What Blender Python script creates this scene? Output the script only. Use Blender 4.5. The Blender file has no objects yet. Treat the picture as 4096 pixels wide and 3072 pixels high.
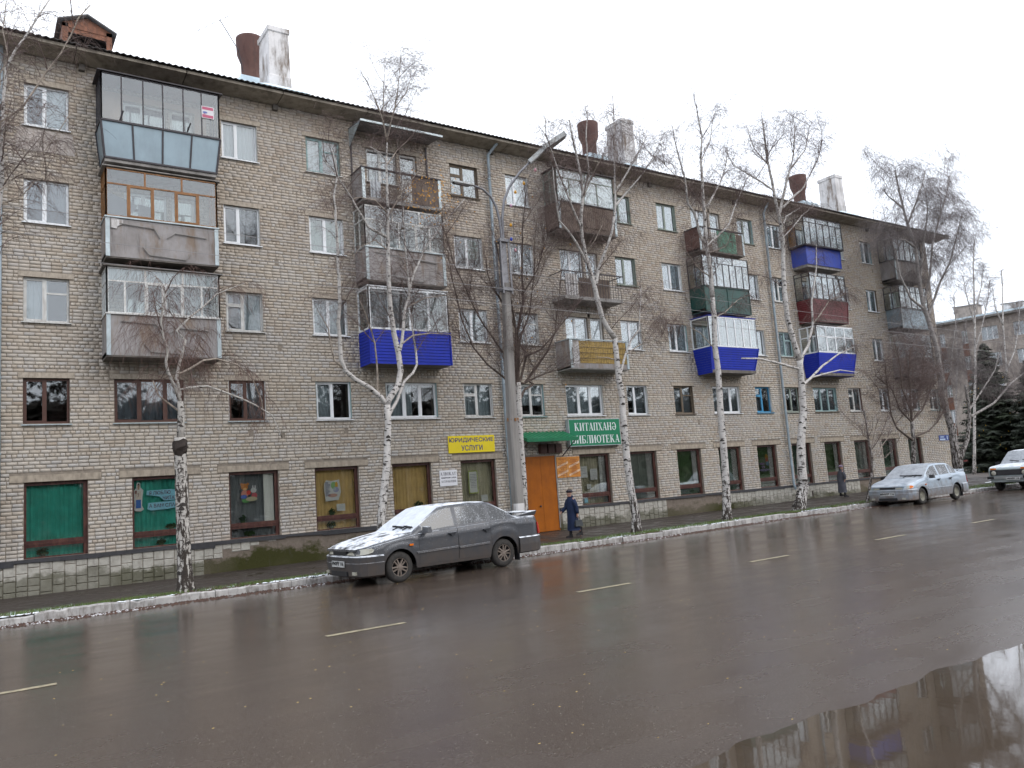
import bpy, math, random
import numpy as np
from mathutils import Matrix, Vector
PI=math.pi
sc=bpy.context.scene
C=sc.collection
rnd=random.Random(7)
# ---------------- camera ----------------
cd=bpy.data.cameras.new('camera'); cam=bpy.data.objects.new('camera',cd); C.objects.link(cam)
RX=Vector((0.82596404,-0.55916431,-0.07154501)); UX=Vector((-0.00998680,-0.14140960,0.98990080)); BX=Vector((-0.56363434,-0.81690795,-0.12238350))
cam.matrix_world=Matrix(((RX.x,UX.x,BX.x,0.0),(RX.y,UX.y,BX.y,-24.801),(RX.z,UX.z,BX.z,1.836),(0,0,0,1)))
cd.sensor_width=36.0; cd.lens=36.0*3197.7/4096.0; cd.clip_start=.1; cd.clip_end=900
sc.camera=cam
# ---------------- world: overcast daylight ----------------
w=bpy.data.worlds.new('World'); sc.world=w; w.use_nodes=True
t=w.node_tree; t.nodes.clear()
sky=t.nodes.new('ShaderNodeTexSky'); sky.sky_type='NISHITA'; sky.sun_disc=False
SUN_EL,SUN_ROT=math.radians(38),math.radians(150)
sky.sun_elevation=SUN_EL; sky.sun_rotation=SUN_ROT; sky.air_density=1.0; sky.dust_density=4.0; sky.ozone_density=1.0
# thick cloud layer: the clear sky behind it only tints it; thinner cloud up high is a little bluer
geo=t.nodes.new('ShaderNodeTexCoord')
nz=t.nodes.new('ShaderNodeTexNoise'); nz.inputs['Scale'].default_value=1.6; nz.inputs['Detail'].default_value=4
t.links.new(geo.outputs['Generated'],nz.inputs['Vector'])
rp=t.nodes.new('ShaderNodeValToRGB'); rp.color_ramp.elements[0].position=.25; rp.color_ramp.elements[1].position=.8
rp.color_ramp.elements[0].color=(9.6,10.3,11.6,1); rp.color_ramp.elements[1].color=(11.2,11.5,12.1,1)
t.links.new(nz.outputs['Fac'],rp.inputs['Fac'])
mx=t.nodes.new('ShaderNodeMix'); mx.data_type='RGBA'; mx.inputs['Factor'].default_value=.88
t.links.new(sky.outputs[0],mx.inputs['A']); t.links.new(rp.outputs[0],mx.inputs['B'])
bg=t.nodes.new('ShaderNodeBackground'); bg.inputs['Strength'].default_value=.135
t.links.new(mx.outputs['Result'],bg.inputs['Color'])
wo=t.nodes.new('ShaderNodeOutputWorld'); t.links.new(bg.outputs[0],wo.inputs['Surface'])
sd=bpy.data.lights.new('sun','SUN'); sd.energy=.6; sd.angle=math.radians(25); sd.color=(1,.97,.93)
so=bpy.data.objects.new('sun',sd); C.objects.link(so)
so.rotation_euler=(PI/2-SUN_EL,0,PI-SUN_ROT)
so.location=(0,-60,60)
vs=sc.view_settings; vs.view_transform='Standard'; vs.look='None'; vs.exposure=0.42; vs.gamma=1.0; vs.use_curve_mapping=False
sc.cycles.max_bounces=6; sc.cycles.diffuse_bounces=2; sc.cycles.glossy_bounces=3; sc.cycles.transparent_max_bounces=10
sc.cycles.sample_clamp_indirect=6.0

# ---------------- materials ----------------
class G:
    def __init__(s,name):
        s.m=bpy.data.materials.new(name); s.m.use_nodes=True; s.t=s.m.node_tree; s.t.nodes.clear()
        s.out=s.t.nodes.new('ShaderNodeOutputMaterial')
    def n(s,typ,inp=None,o=0,**kw):
        nd=s.t.nodes.new('ShaderNode'+typ)
        for k,v in kw.items(): setattr(nd,k,v)
        for k,v in (inp or {}).items():
            sk=nd.inputs[k]
            if isinstance(v,bpy.types.NodeSocket): s.t.links.new(v,sk)
            else:
                if isinstance(v,tuple) and len(v)==3 and sk.type=='RGBA': v=(*v,1)
                sk.default_value=v
        return nd.outputs[o]
    def pos(s): return s.n('NewGeometry')
    def vec(s,sx,sy,sz,src=None):
        return s.n('VectorMath',{0:src or s.pos(),1:(sx,sy,sz)},operation='MULTIPLY')
    def noise(s,v,scale,detail=3,rough=.55):
        return s.n('TexNoise',{'Vector':v,'Scale':scale,'Detail':detail,'Roughness':rough})
    def math(s,op,a,b=0.0,clamp=False):
        return s.n('Math',{0:a,1:b},operation=op,use_clamp=clamp)
    def rng(s,v,a,b,c=0.0,d=1.0,smooth=False):
        return s.n('MapRange',{'Value':v,'From Min':a,'From Max':b,'To Min':c,'To Max':d},interpolation_type='SMOOTHSTEP' if smooth else 'LINEAR')
    def mix(s,f,a,b):
        nd=s.t.nodes.new('ShaderNodeMix'); nd.data_type='RGBA'
        for k,v in (('Factor',f),('A',a),('B',b)):
            sk=[i for i in nd.inputs if i.name==k and (i.type=='RGBA' if k!='Factor' else i.type=='VALUE')][0]
            if isinstance(v,bpy.types.NodeSocket): s.t.links.new(v,sk)
            else: sk.default_value=(*v,1) if k!='Factor' else v
        return [o for o in nd.outputs if o.type=='RGBA'][0]
    def ramp(s,f,stops):
        nd=s.t.nodes.new('ShaderNodeValToRGB'); e=nd.color_ramp.elements
        while len(e)<len(stops): e.new(.5)
        for i,(p,c) in enumerate(stops): e[i].position=p; e[i].color=(*c,1)
        s.t.links.new(f,nd.inputs[0]); return nd.outputs[0]
    def sep(s,v,i): return s.n('SeparateXYZ',{0:v},o=i)
    def bump(s,h,st=.3,d=.01): return s.n('Bump',{'Height':h,'Strength':st,'Distance':d})
    def bsdf(s,**k):
        inp={kk.replace('_',' '):v for kk,v in k.items()}
        return s.n('BsdfPrincipled',inp)
    def surf(s,o): s.t.links.new(o,s.out.inputs['Surface']); return s.m
MATS={}
def paint(name,col,rough=.6,var=.12,scale=2.5,dirt=None,amt=.35,metal=0.0,spec=.4,bump=0.0,stretch=1.0,bs=40):
    if name in MATS: return MATS[name]
    g=G(name); p=g.vec(1,1,stretch)
    n=g.noise(p,scale,4); lo=tuple(c*(1-var) for c in col); hi=tuple(min(1,c*(1+var)) for c in col)
    c=g.mix(g.rng(n,.3,.7),lo,hi)
    if dirt:
        n2=g.noise(g.vec(1.3,1.3,.35*stretch),scale*1.7,5,.65)
        c=g.mix(g.rng(n2,.45,.72,0,amt),c,dirt)
    k=dict(Base_Color=c,Roughness=rough,Metallic=metal,Specular_IOR_Level=spec)
    if bump: k['Normal']=g.bump(g.noise(g.pos(),bs,3),bump,.01)
    m=g.surf(g.bsdf(**k)); MATS[name]=m; return m

def m_brick():
    g=G('silicate_brick'); P=g.pos()
    tint=g.n('Attribute',attribute_name='tint',o=2)
    c=g.ramp(tint,[(0,(.35,.28,.22)),(.22,(.44,.38,.31)),(.45,(.495,.44,.37)),(.62,(.46,.435,.405)),(.8,(.53,.475,.405)),(1,(.58,.53,.46))])
    big=g.noise(g.vec(.35,.35,.5),1.0,4)
    z=g.sep(P,2)
    warm=g.math('ADD',g.rng(z,3,12,0,.42),g.rng(big,.35,.7,-.25,.35),True)
    c=g.mix(warm,c,g.mix(.5,c,(.37,.275,.20)))
    cool=g.rng(g.noise(g.vec(.22,.22,.3),1.3,3),.5,.7,0,.28)
    c=g.mix(cool,c,(.38,.37,.37))
    st=g.noise(g.vec(1.6,1.6,.22),1.0,5,.7)
    c=g.mix(g.rng(st,.56,.78,0,.38),c,(.13,.10,.08))
    fine=g.noise(P,38,4,.7)
    c=g.mix(g.rng(fine,.3,.75,0,.22),c,(.22,.19,.165))
    return g.surf(g.bsdf(Base_Color=c,Roughness=.88,Specular_IOR_Level=.25,Normal=g.bump(fine,.5,.006)))
def m_mortar():
    g=G('old_mortar'); n=g.noise(g.pos(),9,4)
    c=g.ramp(n,[(.3,(.19,.16,.13)),(.7,(.29,.25,.205))])
    return g.surf(g.bsdf(Base_Color=c,Roughness=.95,Specular_IOR_Level=.2))
def m_glass(name,refl=.10,tint=(.86,.9,.9),rough=.02):
    g=G(name)
    fr=g.n('LayerWeight',{'Blend':.35},o=0)
    f=g.math('ADD',g.math('MULTIPLY',fr,.75),refl,True)
    bmp=g.bump(g.noise(g.vec(1,1,1),1.1,1),.025,.03)
    gl=g.n('BsdfGlossy',{'Color':(.95,.97,1),'Roughness':rough,'Normal':bmp})
    tr=g.n('BsdfTransparent',{'Color':tint})
    return g.surf(g.n('MixShader',{0:f,1:tr,2:gl}))
def m_panel(name,a,b,rust,amt=.6):
    g=G(name); P=g.pos()
    n=g.noise(g.vec(1,1,.8),1.4,5,.65); c=g.mix(g.rng(n,.35,.65),a,b)
    r=g.noise(g.vec(2.2,2.2,.6),1.1,5,.7); c=g.mix(g.rng(r,.50,.66,0,amt),c,rust)
    s=g.noise(g.vec(6,6,.7),1.0,4,.7); c=g.mix(g.rng(s,.54,.72,0,.55),c,(.07,.06,.055))
    return g.surf(g.bsdf(Base_Color=c,Roughness=.8,Specular_IOR_Level=.3,Normal=g.bump(g.noise(P,20,4),.3,.01)))
def m_bark(name,white,low):
    g=G(name); P=g.pos(); z=g.sep(P,2)
    base=g.mix(g.rng(g.noise(g.vec(2,2,1.2),3,3),.3,.7),tuple(c*.78 for c in white),white)
    len1=g.noise(g.vec(2.6,2.6,9),2.2,4,.7)
    base=g.mix(g.rng(len1,.585,.63),base,(.06,.05,.045))
    big=g.noise(g.vec(5,5,2.6),1.6,4,.7)
    base=g.mix(g.rng(big,.63,.68),base,(.035,.03,.028))
    rough_=g.noise(g.vec(14,14,4.0),1.0,4,.75)
    thr=g.rng(z,.1,low,.44,.62)
    k=g.math('SUBTRACT',rough_,thr); dark=g.rng(k,-.02,.03)
    fade=g.rng(z,low,low+1.2,1,0)
    base=g.mix(g.math('MULTIPLY',dark,fade),base,(.045,.036,.03))
    return g.surf(g.bsdf(Base_Color=base,Roughness=.85,Specular_IOR_Level=.25,Normal=g.bump(g.math('ADD',rough_,len1),.7,.03)))
def m_asphalt():
    g=G('wet_asphalt'); P=g.pos()
    big=g.noise(g.vec(.22,.45,1),1.0,4); grain=g.noise(P,70,3,.7); mid=g.noise(g.vec(.7,1.1,1),1.0,5,.6)
    c=g.mix(g.rng(big,.35,.65),(.044,.030,.023),(.062,.044,.033))
    c=g.mix(g.rng(grain,.42,.66,0,.75),c,(.11,.092,.078))
    spk=g.n('TexVoronoi',{'Vector':P,'Scale':21.0},o=0)
    c=g.mix(g.rng(spk,.06,.14,.7,0),c,(.20,.175,.14))
    tr=g.noise(g.vec(.12,2.6,1),1.0,3,.5)
    ro=g.math('ADD',g.rng(mid,.3,.7,.11,.22),g.rng(tr,.35,.65,0,.05))
    y=g.sep(P,1); ro=g.math('ADD',ro,g.rng(y,-14,-20,0,.08))
    h=g.math('ADD',g.math('MULTIPLY',grain,.5),g.math('MULTIPLY',mid,.25))
    return g.surf(g.bsdf(Base_Color=c,Roughness=ro,Specular_IOR_Level=.5,Normal=g.bump(h,.07,.010)))
def m_water():
    g=G('puddle_water'); n=g.noise(g.vec(5,2,1),1.6,2)
    return g.surf(g.bsdf(Base_Color=(.060,.045,.032),Roughness=.035,Specular_IOR_Level=.75,Normal=g.bump(n,.035,.01)))
def m_ground(name,grass,dirt,snow,amt):
    g=G(name); P=g.pos(); n=g.noise(P,2.2,5,.65); c=g.mix(g.rng(n,.35,.6),dirt,grass)
    n2=g.noise(g.vec(1,2,1),3.1,5,.7); c=g.mix(g.rng(n2,1-amt,1.06-amt,0,.9),c,snow)
    return g.surf(g.bsdf(Base_Color=c,Roughness=.8,Specular_IOR_Level=.3,Normal=g.bump(g.noise(P,25,4),.6,.03)))
def m_car(name,col,metal,dirt,damt,snow=.9,speck=.55):
    g=G(name); P=g.pos(); z=g.sep(P,2)
    nz=g.sep(g.n('NewGeometry',o=1),2)
    n=g.noise(P,5,4,.6)
    c=g.mix(g.math('MULTIPLY',g.math('ADD',g.rng(z,.85,.25),g.rng(n,.3,.7,-.4,.3),True),damt),col,dirt)
    up=g.rng(nz,.56,.80,smooth=True)
    patch=g.rng(g.noise(g.vec(1,1,1),3.4,5,.7),.36,.52)
    s1=g.math('MULTIPLY',up,patch)
    sp=g.noise(P,52,3,.75); fl=g.math('MULTIPLY',g.rng(sp,.60,.66),g.rng(nz,.02,.4,0,.8))
    sn=g.math('MAXIMUM',g.math('MULTIPLY',s1,snow),g.math('MULTIPLY',fl,speck))
    c=g.mix(sn,c,(.80,.83,.87))
    ro=g.math('MAXIMUM',g.math('MULTIPLY',sn,.9),g.rng(z,.9,.2,.32,.75))
    return g.surf(g.bsdf(Base_Color=c,Roughness=ro,Metallic=g.math('MULTIPLY',g.math('SUBTRACT',1.0,sn),metal),Specular_IOR_Level=.5,Normal=g.bump(g.math('MULTIPLY',sn,g.noise(P,60,3)),.5,.01)))
def m_carglass(name,amt,upmax):
    g=G(name); P=g.pos(); nz=g.sep(g.n('NewGeometry',o=1),2)
    sp=g.noise(P,46,4,.8); z=g.noise(P,4,3)
    side=g.rng(g.math('ADD',sp,g.math('MULTIPLY',z,.3)),.74-amt,.84-amt,0,.72)
    up=g.math('MULTIPLY',g.rng(nz,.50,.62),g.rng(g.noise(P,6,5,.7),.25,.6,upmax-.25,upmax))
    f=g.math('MAXIMUM',side,up)
    c=g.mix(f,(.022,.027,.032),(.74,.78,.83))
    return g.surf(g.bsdf(Base_Color=c,Roughness=g.rng(f,0,.4,.06,.8),Specular_IOR_Level=.6))
BRICK=m_brick(); MORTAR=m_mortar()
GLASS=m_glass('window_glass',.07); GLASSB=m_glass('balcony_glass',.05,(.92,.95,.94)); GLASSD=m_glass('shop_glass',.03,(.93,.93,.90),.03)
LINTEL=paint('concrete_lintel',(.36,.305,.24),.85,.2,5,(.12,.10,.08),.6)
CONC=paint('grey_concrete',(.27,.255,.24),.85,.2,3,(.10,.09,.08),.7,bump=.3)
CONCD=paint('dark_concrete',(.15,.135,.12),.9,.2,3,(.06,.05,.045),.7)
SOFFIT=paint('cornice_concrete',(.34,.30,.245),.9,.2,1.6,(.09,.075,.06),.7)
ETERNIT=paint('asbestos_sheet',(.17,.165,.165),.85,.2,3,(.07,.06,.06),.6)
WHITE=paint('white_plastic',(.76,.78,.80),.35,.03,3,(.5,.48,.45),.25)
WHITEW=paint('old_white_paint',(.60,.60,.58),.6,.12,6,(.3,.26,.22),.6)
BROWNP=paint('brown_window_paint',(.075,.032,.022),.45,.15,5)
SHOPP=paint('oxblood_shop_paint',(.062,.022,.018),.4,.25,6,(.25,.12,.08),.35)
GREENP=paint('pale_green_paint',(.23,.27,.235),.6,.2,5,(.16,.13,.1),.5)
BLUEP=paint('sky_blue_paint',(.05,.24,.42),.5,.15,5)
TEALP=paint('turquoise_reveal',(.26,.38,.385),.7,.12,5,(.3,.25,.2),.4)
OLDP=paint('weathered_brown_frame',(.13,.10,.07),.7,.25,8)
GALV=paint('galvanised_trim',(.40,.46,.48),.4,.15,4,(.2,.18,.16),.4,metal=.3)
PIPE=paint('downpipe_paint',(.28,.34,.38),.5,.15,4,(.2,.14,.1),.4,metal=.2)
DARKM=paint('dark_metal',(.035,.03,.035),.5,.2,6)
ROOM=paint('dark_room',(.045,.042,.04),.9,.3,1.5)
SNOW=paint('snow',(.80,.84,.88),.7,.05,8,bump=.3)
PANEL=m_panel('violet_grey_panel',(.235,.215,.205),(.33,.31,.305),(.20,.125,.065))
PANELB=m_panel('brown_boards',(.10,.075,.06),(.17,.13,.105),(.08,.045,.03))
SHEET=paint('blue_grey_sheet',(.25,.32,.36),.38,.10,1.2,(.17,.2,.22),.4,metal=.25,bump=.15,bs=3)
BLUES=paint('ultramarine_siding',(.016,.034,.36),.6,.10,1.5,(.03,.04,.18),.4,spec=.2)
BLUEL=paint('faded_blue_siding',(.045,.075,.36),.45,.12,1.5,(.08,.09,.2),.5)
REDS=paint('maroon_siding',(.12,.018,.022),.45,.15,1.5,(.05,.02,.02),.5)
GREENS=paint('dark_green_sheet',(.015,.065,.055),.45,.15,1.3,(.06,.07,.07),.5)
GREENL=paint('faded_green_sheet',(.045,.17,.11),.55,.12,2,(.1,.12,.08),.5)
WOOD=paint('varnished_wood',(.24,.105,.03),.5,.25,6,(.1,.05,.02),.5)
REED=paint('yellow_reed',(.36,.24,.07),.7,.25,8,(.14,.1,.04),.6)
SNOWM=paint('roof_snow',(.62,.74,.80),.6,.08,3)

# ---------------- mesh helpers ----------------
class MB:
    def __init__(s): s.v=[]; s.f=[]; s.mi=[]
    def quad(s,a,b,c,d,m=0):
        i=len(s.v); s.v+=[a,b,c,d]; s.f.append((i,i+1,i+2,i+3)); s.mi.append(m); return s
    def poly(s,pts,m=0):
        i=len(s.v); s.v+=list(pts); s.f.append(tuple(range(i,i+len(pts)))); s.mi.append(m); return s
    def box(s,x0,y0,z0,x1,y1,z1,m=0):
        i=len(s.v)
        s.v+=[(x0,y0,z0),(x1,y0,z0),(x1,y1,z0),(x0,y1,z0),(x0,y0,z1),(x1,y0,z1),(x1,y1,z1),(x0,y1,z1)]
        for f in ((0,3,2,1),(4,5,6,7),(0,1,5,4),(1,2,6,5),(2,3,7,6),(3,0,4,7)):
            s.f.append(tuple(i+k for k in f)); s.mi.append(m)
        return s
    def hexa(s,p,m=0):   # 8 points bottom ring then top ring
        i=len(s.v); s.v+=list(p)
        for f in ((0,3,2,1),(4,5,6,7),(0,1,5,4),(1,2,6,5),(2,3,7,6),(3,0,4,7)):
            s.f.append(tuple(i+k for k in f)); s.mi.append(m)
        return s
    def bar(s,a,b,w,h=None,m=0,up=(0,0,1)):
        a=Vector(a); b=Vector(b); d=(b-a).normalized(); u=Vector(up)
        if abs(d.dot(u))>.95: u=Vector((0,1,0))
        r=d.cross(u).normalized()*(w/2); q=r.cross(d).normalized()*((h or w)/2)
        return s.hexa([tuple(p) for p in (a-r-q,a+r-q,a+r+q,a-r+q,b-r-q,b+r-q,b+r+q,b-r+q)],m)
    def tube(s,pts,rad,n=8,m=0,cap=True,jit=0.0):
        pts=[Vector(p) for p in pts]; rings=[]; prev=None
        for k,p in enumerate(pts):
            d=(pts[min(k+1,len(pts)-1)]-pts[max(k-1,0)])
            if d.length<1e-6: d=Vector((0,0,1))
            d.normalize()
            if prev is None:
                prev=d.orthogonal().normalized()
            prev=(prev-d*prev.dot(d))
            if prev.length<1e-5: prev=d.orthogonal()
            prev.normalize(); q=d.cross(prev); r=rad[k] if isinstance(rad,(list,tuple)) else rad
            i=len(s.v)
            for j in range(n):
                a=2*PI*j/n; rr=r*(1+(rnd.uniform(-jit,jit) if jit else 0)); c_=math.cos(a)*rr; s_=math.sin(a)*rr
                s.v.append((p.x+prev.x*c_+q.x*s_,p.y+prev.y*c_+q.y*s_,p.z+prev.z*c_+q.z*s_))
            rings.append(i)
        for a,b in zip(rings,rings[1:]):
            for j in range(n):
                s.f.append((a+j,a+(j+1)%n,b+(j+1)%n,b+j)); s.mi.append(m)
        if cap and n>2:
            s.f.append(tuple(rings[0]+j for j in range(n-1,-1,-1))); s.mi.append(m)
            s.f.append(tuple(rings[-1]+j for j in range(n))); s.mi.append(m)
        return s
    def lathe(s,prof,n=20,c=(0,0,0),axis='z',m=0):
        rings=[]
        for (r,h) in prof:
            i=len(s.v)
            for j in range(n):
                a=2*PI*j/n; x=r*math.cos(a); y=r*math.sin(a)
                p=(x,y,h) if axis=='z' else ((x,h,y) if axis=='y' else (h,x,y))
                s.v.append((c[0]+p[0],c[1]+p[1],c[2]+p[2]))
            rings.append(i)
        for a,b in zip(rings,rings[1:]):
            for j in range(n): s.f.append((a+j,a+(j+1)%n,b+(j+1)%n,b+j)); s.mi.append(m)
        return s
    def mesh(s,name,mats,smooth=False):
        me=bpy.data.meshes.new(name); me.from_pydata(s.v,[],s.f)
        if not isinstance(mats,(list,tuple)): mats=[mats]
        for mm in mats: me.materials.append(mm)
        if len(mats)>1: me.polygons.foreach_set('material_index',s.mi)
        if smooth: me.polygons.foreach_set('use_smooth',[True]*len(me.polygons))
        return me
def link(name,me,parent=None,label=None,kind=None,loc=None):
    o=bpy.data.objects.new(name,me); C.objects.link(o)
    if loc: o.location=loc
    if parent is not None:
        o.parent=parent; o.matrix_parent_inverse=WINV[wroot(parent)]
    if label: o['label']=label
    if kind: o['kind']=kind
    return o
WINV={}
def wroot(o):
    while o.name not in WINV: o=o.parent
    return o.name
# sub-parts hang under parts whose own transform is identity in world space, so only the first level needs the inverse
def part(name,mb,mats,parent,label=None,kind=None,smooth=False,loc=None):
    me=mb.mesh(name,mats,smooth) if isinstance(mb,MB) else mb
    o=bpy.data.objects.new(name,me); C.objects.link(o)
    if loc: o.location=loc
    o.parent=parent
    if parent.name in WINV: o.matrix_parent_inverse=WINV[parent.name]
    elif parent.get('_loc'): pass
    if label: o['label']=label
    if kind: o['kind']=kind
    return o
def thing(name,label,cat,loc=(0,0,0),group=None,world=True,rot=0.0):
    """Empty at the thing's base; world=True: parts are given in world coordinates"""
    o=bpy.data.objects.new(name,None); C.objects.link(o); o.location=loc; o.rotation_euler=(0,0,rot); o.empty_display_size=.2
    o['label']=label; o['category']=cat
    if group: o['group']=group
    if world: WINV[o.name]=Matrix.Translation(-Vector(loc))
    return o
def single(name,mb,mats,label,cat,group=None,smooth=False):
    o=bpy.data.objects.new(name,mb.mesh(name,mats,smooth)); C.objects.link(o)
    o['label']=label; o['category']=cat
    if group: o['group']=group
    return o
def struct(name,mb,mats,kind='structure',smooth=False):
    o=bpy.data.objects.new(name,mb.mesh(name,mats,smooth)); C.objects.link(o); o['kind']=kind; return o
def interp(x,xs,ys):
    if x<=xs[0]: return ys[0]
    for i in range(len(xs)-1):
        if x<=xs[i+1]:
            t=(x-xs[i])/(xs[i+1]-xs[i]); return ys[i]+(ys[i+1]-ys[i])*t
    return ys[-1]
def Zs(x): return interp(x,[-20,4,19,30,48,70,90],[-.18,-.18,-.10,-.03,.12,.15,.40])
def yk(x): return interp(x,[0,16,21,30],[-8.45,-8.45,-8.0,-7.75])
ZR=.06
def gz(x,y):
    k=yk(x)+.15
    if y>=-4.6: return Zs(x)
    return Zs(x)+(.185-Zs(x))*min(1,(-4.6-y)/(-4.6-k))

# text: flat print as thin mesh
def text_mesh(txt,size,bold=0.0,sx=1.0,extrude=.002):
    cu=bpy.data.curves.new('lettering','FONT'); cu.body=txt; cu.size=size; cu.offset=bold; cu.extrude=extrude
    cu.align_x='CENTER'; cu.align_y='CENTER'; cu.resolution_u=3
    o=bpy.data.objects.new('tmp',cu); C.objects.link(o)
    dg=bpy.context.evaluated_depsgraph_get(); dg.update()
    me=bpy.data.meshes.new_from_object(o.evaluated_get(dg)); bpy.data.objects.remove(o); bpy.data.curves.remove(cu)
    xs=[v.co.x for v in me.vertices]
    if xs:
        cx=(min(xs)+max(xs))/2
        for v in me.vertices: v.co.x=(v.co.x-cx)*sx
    return me
def text_on(txt,cx,y,cz,height,width,mat,parent,bold=0.0,name='lettering'):
    """lettering standing on a wall facing -Y, scaled to width"""
    me=text_mesh(txt,1.0,bold); xs=[v.co.x for v in me.vertices]; ys=[v.co.y for v in me.vertices]
    w_=max(xs)-min(xs); h_=max(ys)-min(ys); my=(max(ys)+min(ys))/2
    for v in me.vertices:
        X=v.co.x*width/w_; Z=(v.co.y-my)*height/h_; v.co=(cx+X,y-v.co.z,cz+Z)
    me.materials.clear(); me.materials.append(mat)
    return part(name,me,mat,parent)
# serif capitals built from strokes (unit height 1): w, list of quads / arcs
def serif_glyph(ch):
    Q=[];T=.17;t_=.055
    def V(x,w=T,z0=0,z1=1): Q.append([(x,z0),(x+w,z0),(x+w,z1),(x,z1)])
    def H(x0,x1,z,h=t_): Q.append([(x0,z),(x1,z),(x1,z+h),(x0,z+h)])
    def S(x,z): H(x-.07,x+T+.07,z,.045)
    def D(x0,z0,x1,z1,w): Q.append([(x0,z0),(x0+w,z0),(x1+w,z1),(x1,z1)])
    def A(cx,cz,rx,rz,a0,a1,wx=.085,wz=.035,n=12):
        for i in range(n):
            a,b=[math.radians(a0+(a1-a0)*k/n) for k in (i,i+1)]
            o=lambda q,s:(cx+(rx+s*wx)*math.cos(q),cz+(rz+s*wz)*math.sin(q))
            Q.append([o(a,-1),o(a,1),o(b,1),o(b,-1)])
    W=.8
    if ch=='К': V(.08);S(.08,0);S(.08,.955);D(.52,.95,.25,.5,.07);D(.28,.52,.56,0,.19);S(.58,0);H(.45,.72,.955,.045);W=.86
    elif ch in 'ИН':
        V(.08);V(.58)
        for x in (.08,.58): S(x,0);S(x,.955)
        if ch=='И': D(.2,.05,.6,.93,.06)
        else: H(.2,.6,.48)
        W=.86
    elif ch=='Т': V(.29);S(.29,0);H(.02,.73,.945);V(.02,.04,.75,1);V(.69,.04,.75,1);W=.75
    elif ch=='А': D(.06,0,.33,1,.05);D(.52,0,.30,1,.17);H(.14,.6,.3);H(0,.2,0,.045);H(.45,.78,0,.045);W=.78
    elif ch=='П':
        V(.08);V(.55);H(.02,.8,.94,.06)
        for x in (.08,.55): S(x,0)
        W=.82
    elif ch=='Х': D(.55,0,.08,1,.18);D(.1,0,.6,1,.05);H(0,.3,0,.045);H(.45,.8,0,.045);H(0,.3,.955,.045);H(.45,.75,.955,.045);W=.8
    elif ch=='О': A(.4,.5,.31,.48,0,360,n=20);W=.8
    elif ch=='Ә': A(.4,.5,.3,.48,-150,150,n=18);H(.1,.68,.42);A(.4,.42,.3,.4,180,232,.06,.03,5);W=.78
    elif ch in 'БВР':
        V(.08);S(.08,0);S(.08,.955)
        if ch=='Б': H(.2,.66,.95);V(.62,.04,.78,1);A(.3,.26,.3,.24,-90,90);H(.2,.32,.49);H(.2,.32,0)
        if ch=='В': A(.28,.26,.31,.24,-90,90);A(.26,.75,.27,.23,-90,90);H(.2,.3,.49);H(.2,.3,0);H(.2,.3,.95)
        if ch=='Р': A(.28,.72,.3,.25,-90,90);H(.2,.3,.44);H(.2,.3,.95)
        W=.72
    elif ch=='Л': V(.55);S(.55,0);H(.2,.8,.94,.06);D(.14,0,.27,.95,.05);A(.1,.08,.06,.05,0,360,.03,.03,6);W=.82
    elif ch=='Д': V(.52,T,.1,1);H(.2,.76,.94,.06);D(.12,.1,.27,.95,.05);H(0,.82,.06);V(0,.04,-.16,.1);V(.78,.04,-.16,.1);W=.84
    elif ch=='Е': V(.08);H(.0,.64,0);H(.0,.62,.945);H(.2,.48,.48);V(.6,.04,0,.24);V(.58,.04,.78,1);V(.46,.035,.38,.62);W=.7
    elif ch=='С': A(.42,.5,.32,.48,50,310,n=16);V(.64,.04,.68,1);W=.74
    elif ch=='Я': V(.5);S(.5,0);S(.5,.955);A(.42,.72,.3,.25,90,270);H(.4,.52,.44);H(.4,.52,.95);D(.04,0,.36,.48,.17);H(-.02,.26,0,.045);W=.76
    return W,Q
def serif_on(txt,x0,x1,y,z0,h,mat,parent):
    mb=MB(); tot=0; gl=[]
    for ch in txt: gl.append((tot,serif_glyph(ch)[1])); tot+=serif_glyph(ch)[0]+.03
    k=(x1-x0)/tot
    for off,Q in gl:
        for j,q in enumerate(Q):
            pts=[(x0+(off+a)*k,y-.0003*(j%9),z0+b*h) for a,b in q]; mb.poly(pts)
    return part('lettering',mb,mat,parent)

# ---------------- ground ----------------
GRASSG=m_ground('verge_soil',(.040,.055,.018),(.042,.032,.023),(.5,.55,.58),.40)
mb=MB()
xs=[-300,-60,-20,-8]+[i*1.0 for i in range(-4,62)]+[70,80,90,120,200,420]
def cols(x):
    k=yk(x)+.13; L=[(-300,-.06),(-60,-.06),(-24.2,-.06),(k-.30,-.06),(k-.06,.0),(k,.185)]
    for i in range(1,8):
        y=k+(-4.6-k)*i/8; L.append((y,gz(x,y)+ (rnd.uniform(-.02,.02) if -5<x<61 else 0)))
    L+=[(-4.6,Zs(x)-.006),(0.02,Zs(x)-.006),(20,Zs(x)),(80,Zs(x)),(400,Zs(x))]
    return L
grid=[[ (x,y,z) for y,z in cols(x)] for x in xs]
for i in range(len(xs)-1):
    for j in range(len(grid[0])-1):
        mb.quad(grid[i][j],grid[i+1][j],grid[i+1][j+1],grid[i][j+1])
struct('ground',mb,GRASSG)
ASPH=m_asphalt()
mb=MB()
rx=[-300,-60]+[i*3.0 for i in range(-8,24)]+[80,120,420]
for a,b in zip(rx,rx[1:]): mb.quad((a,-23.9,ZR),(b,-23.9,ZR),(b,yk(b)+.02,ZR),(a,yk(a)+.02,ZR))
struct('road',mb,ASPH)
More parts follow.
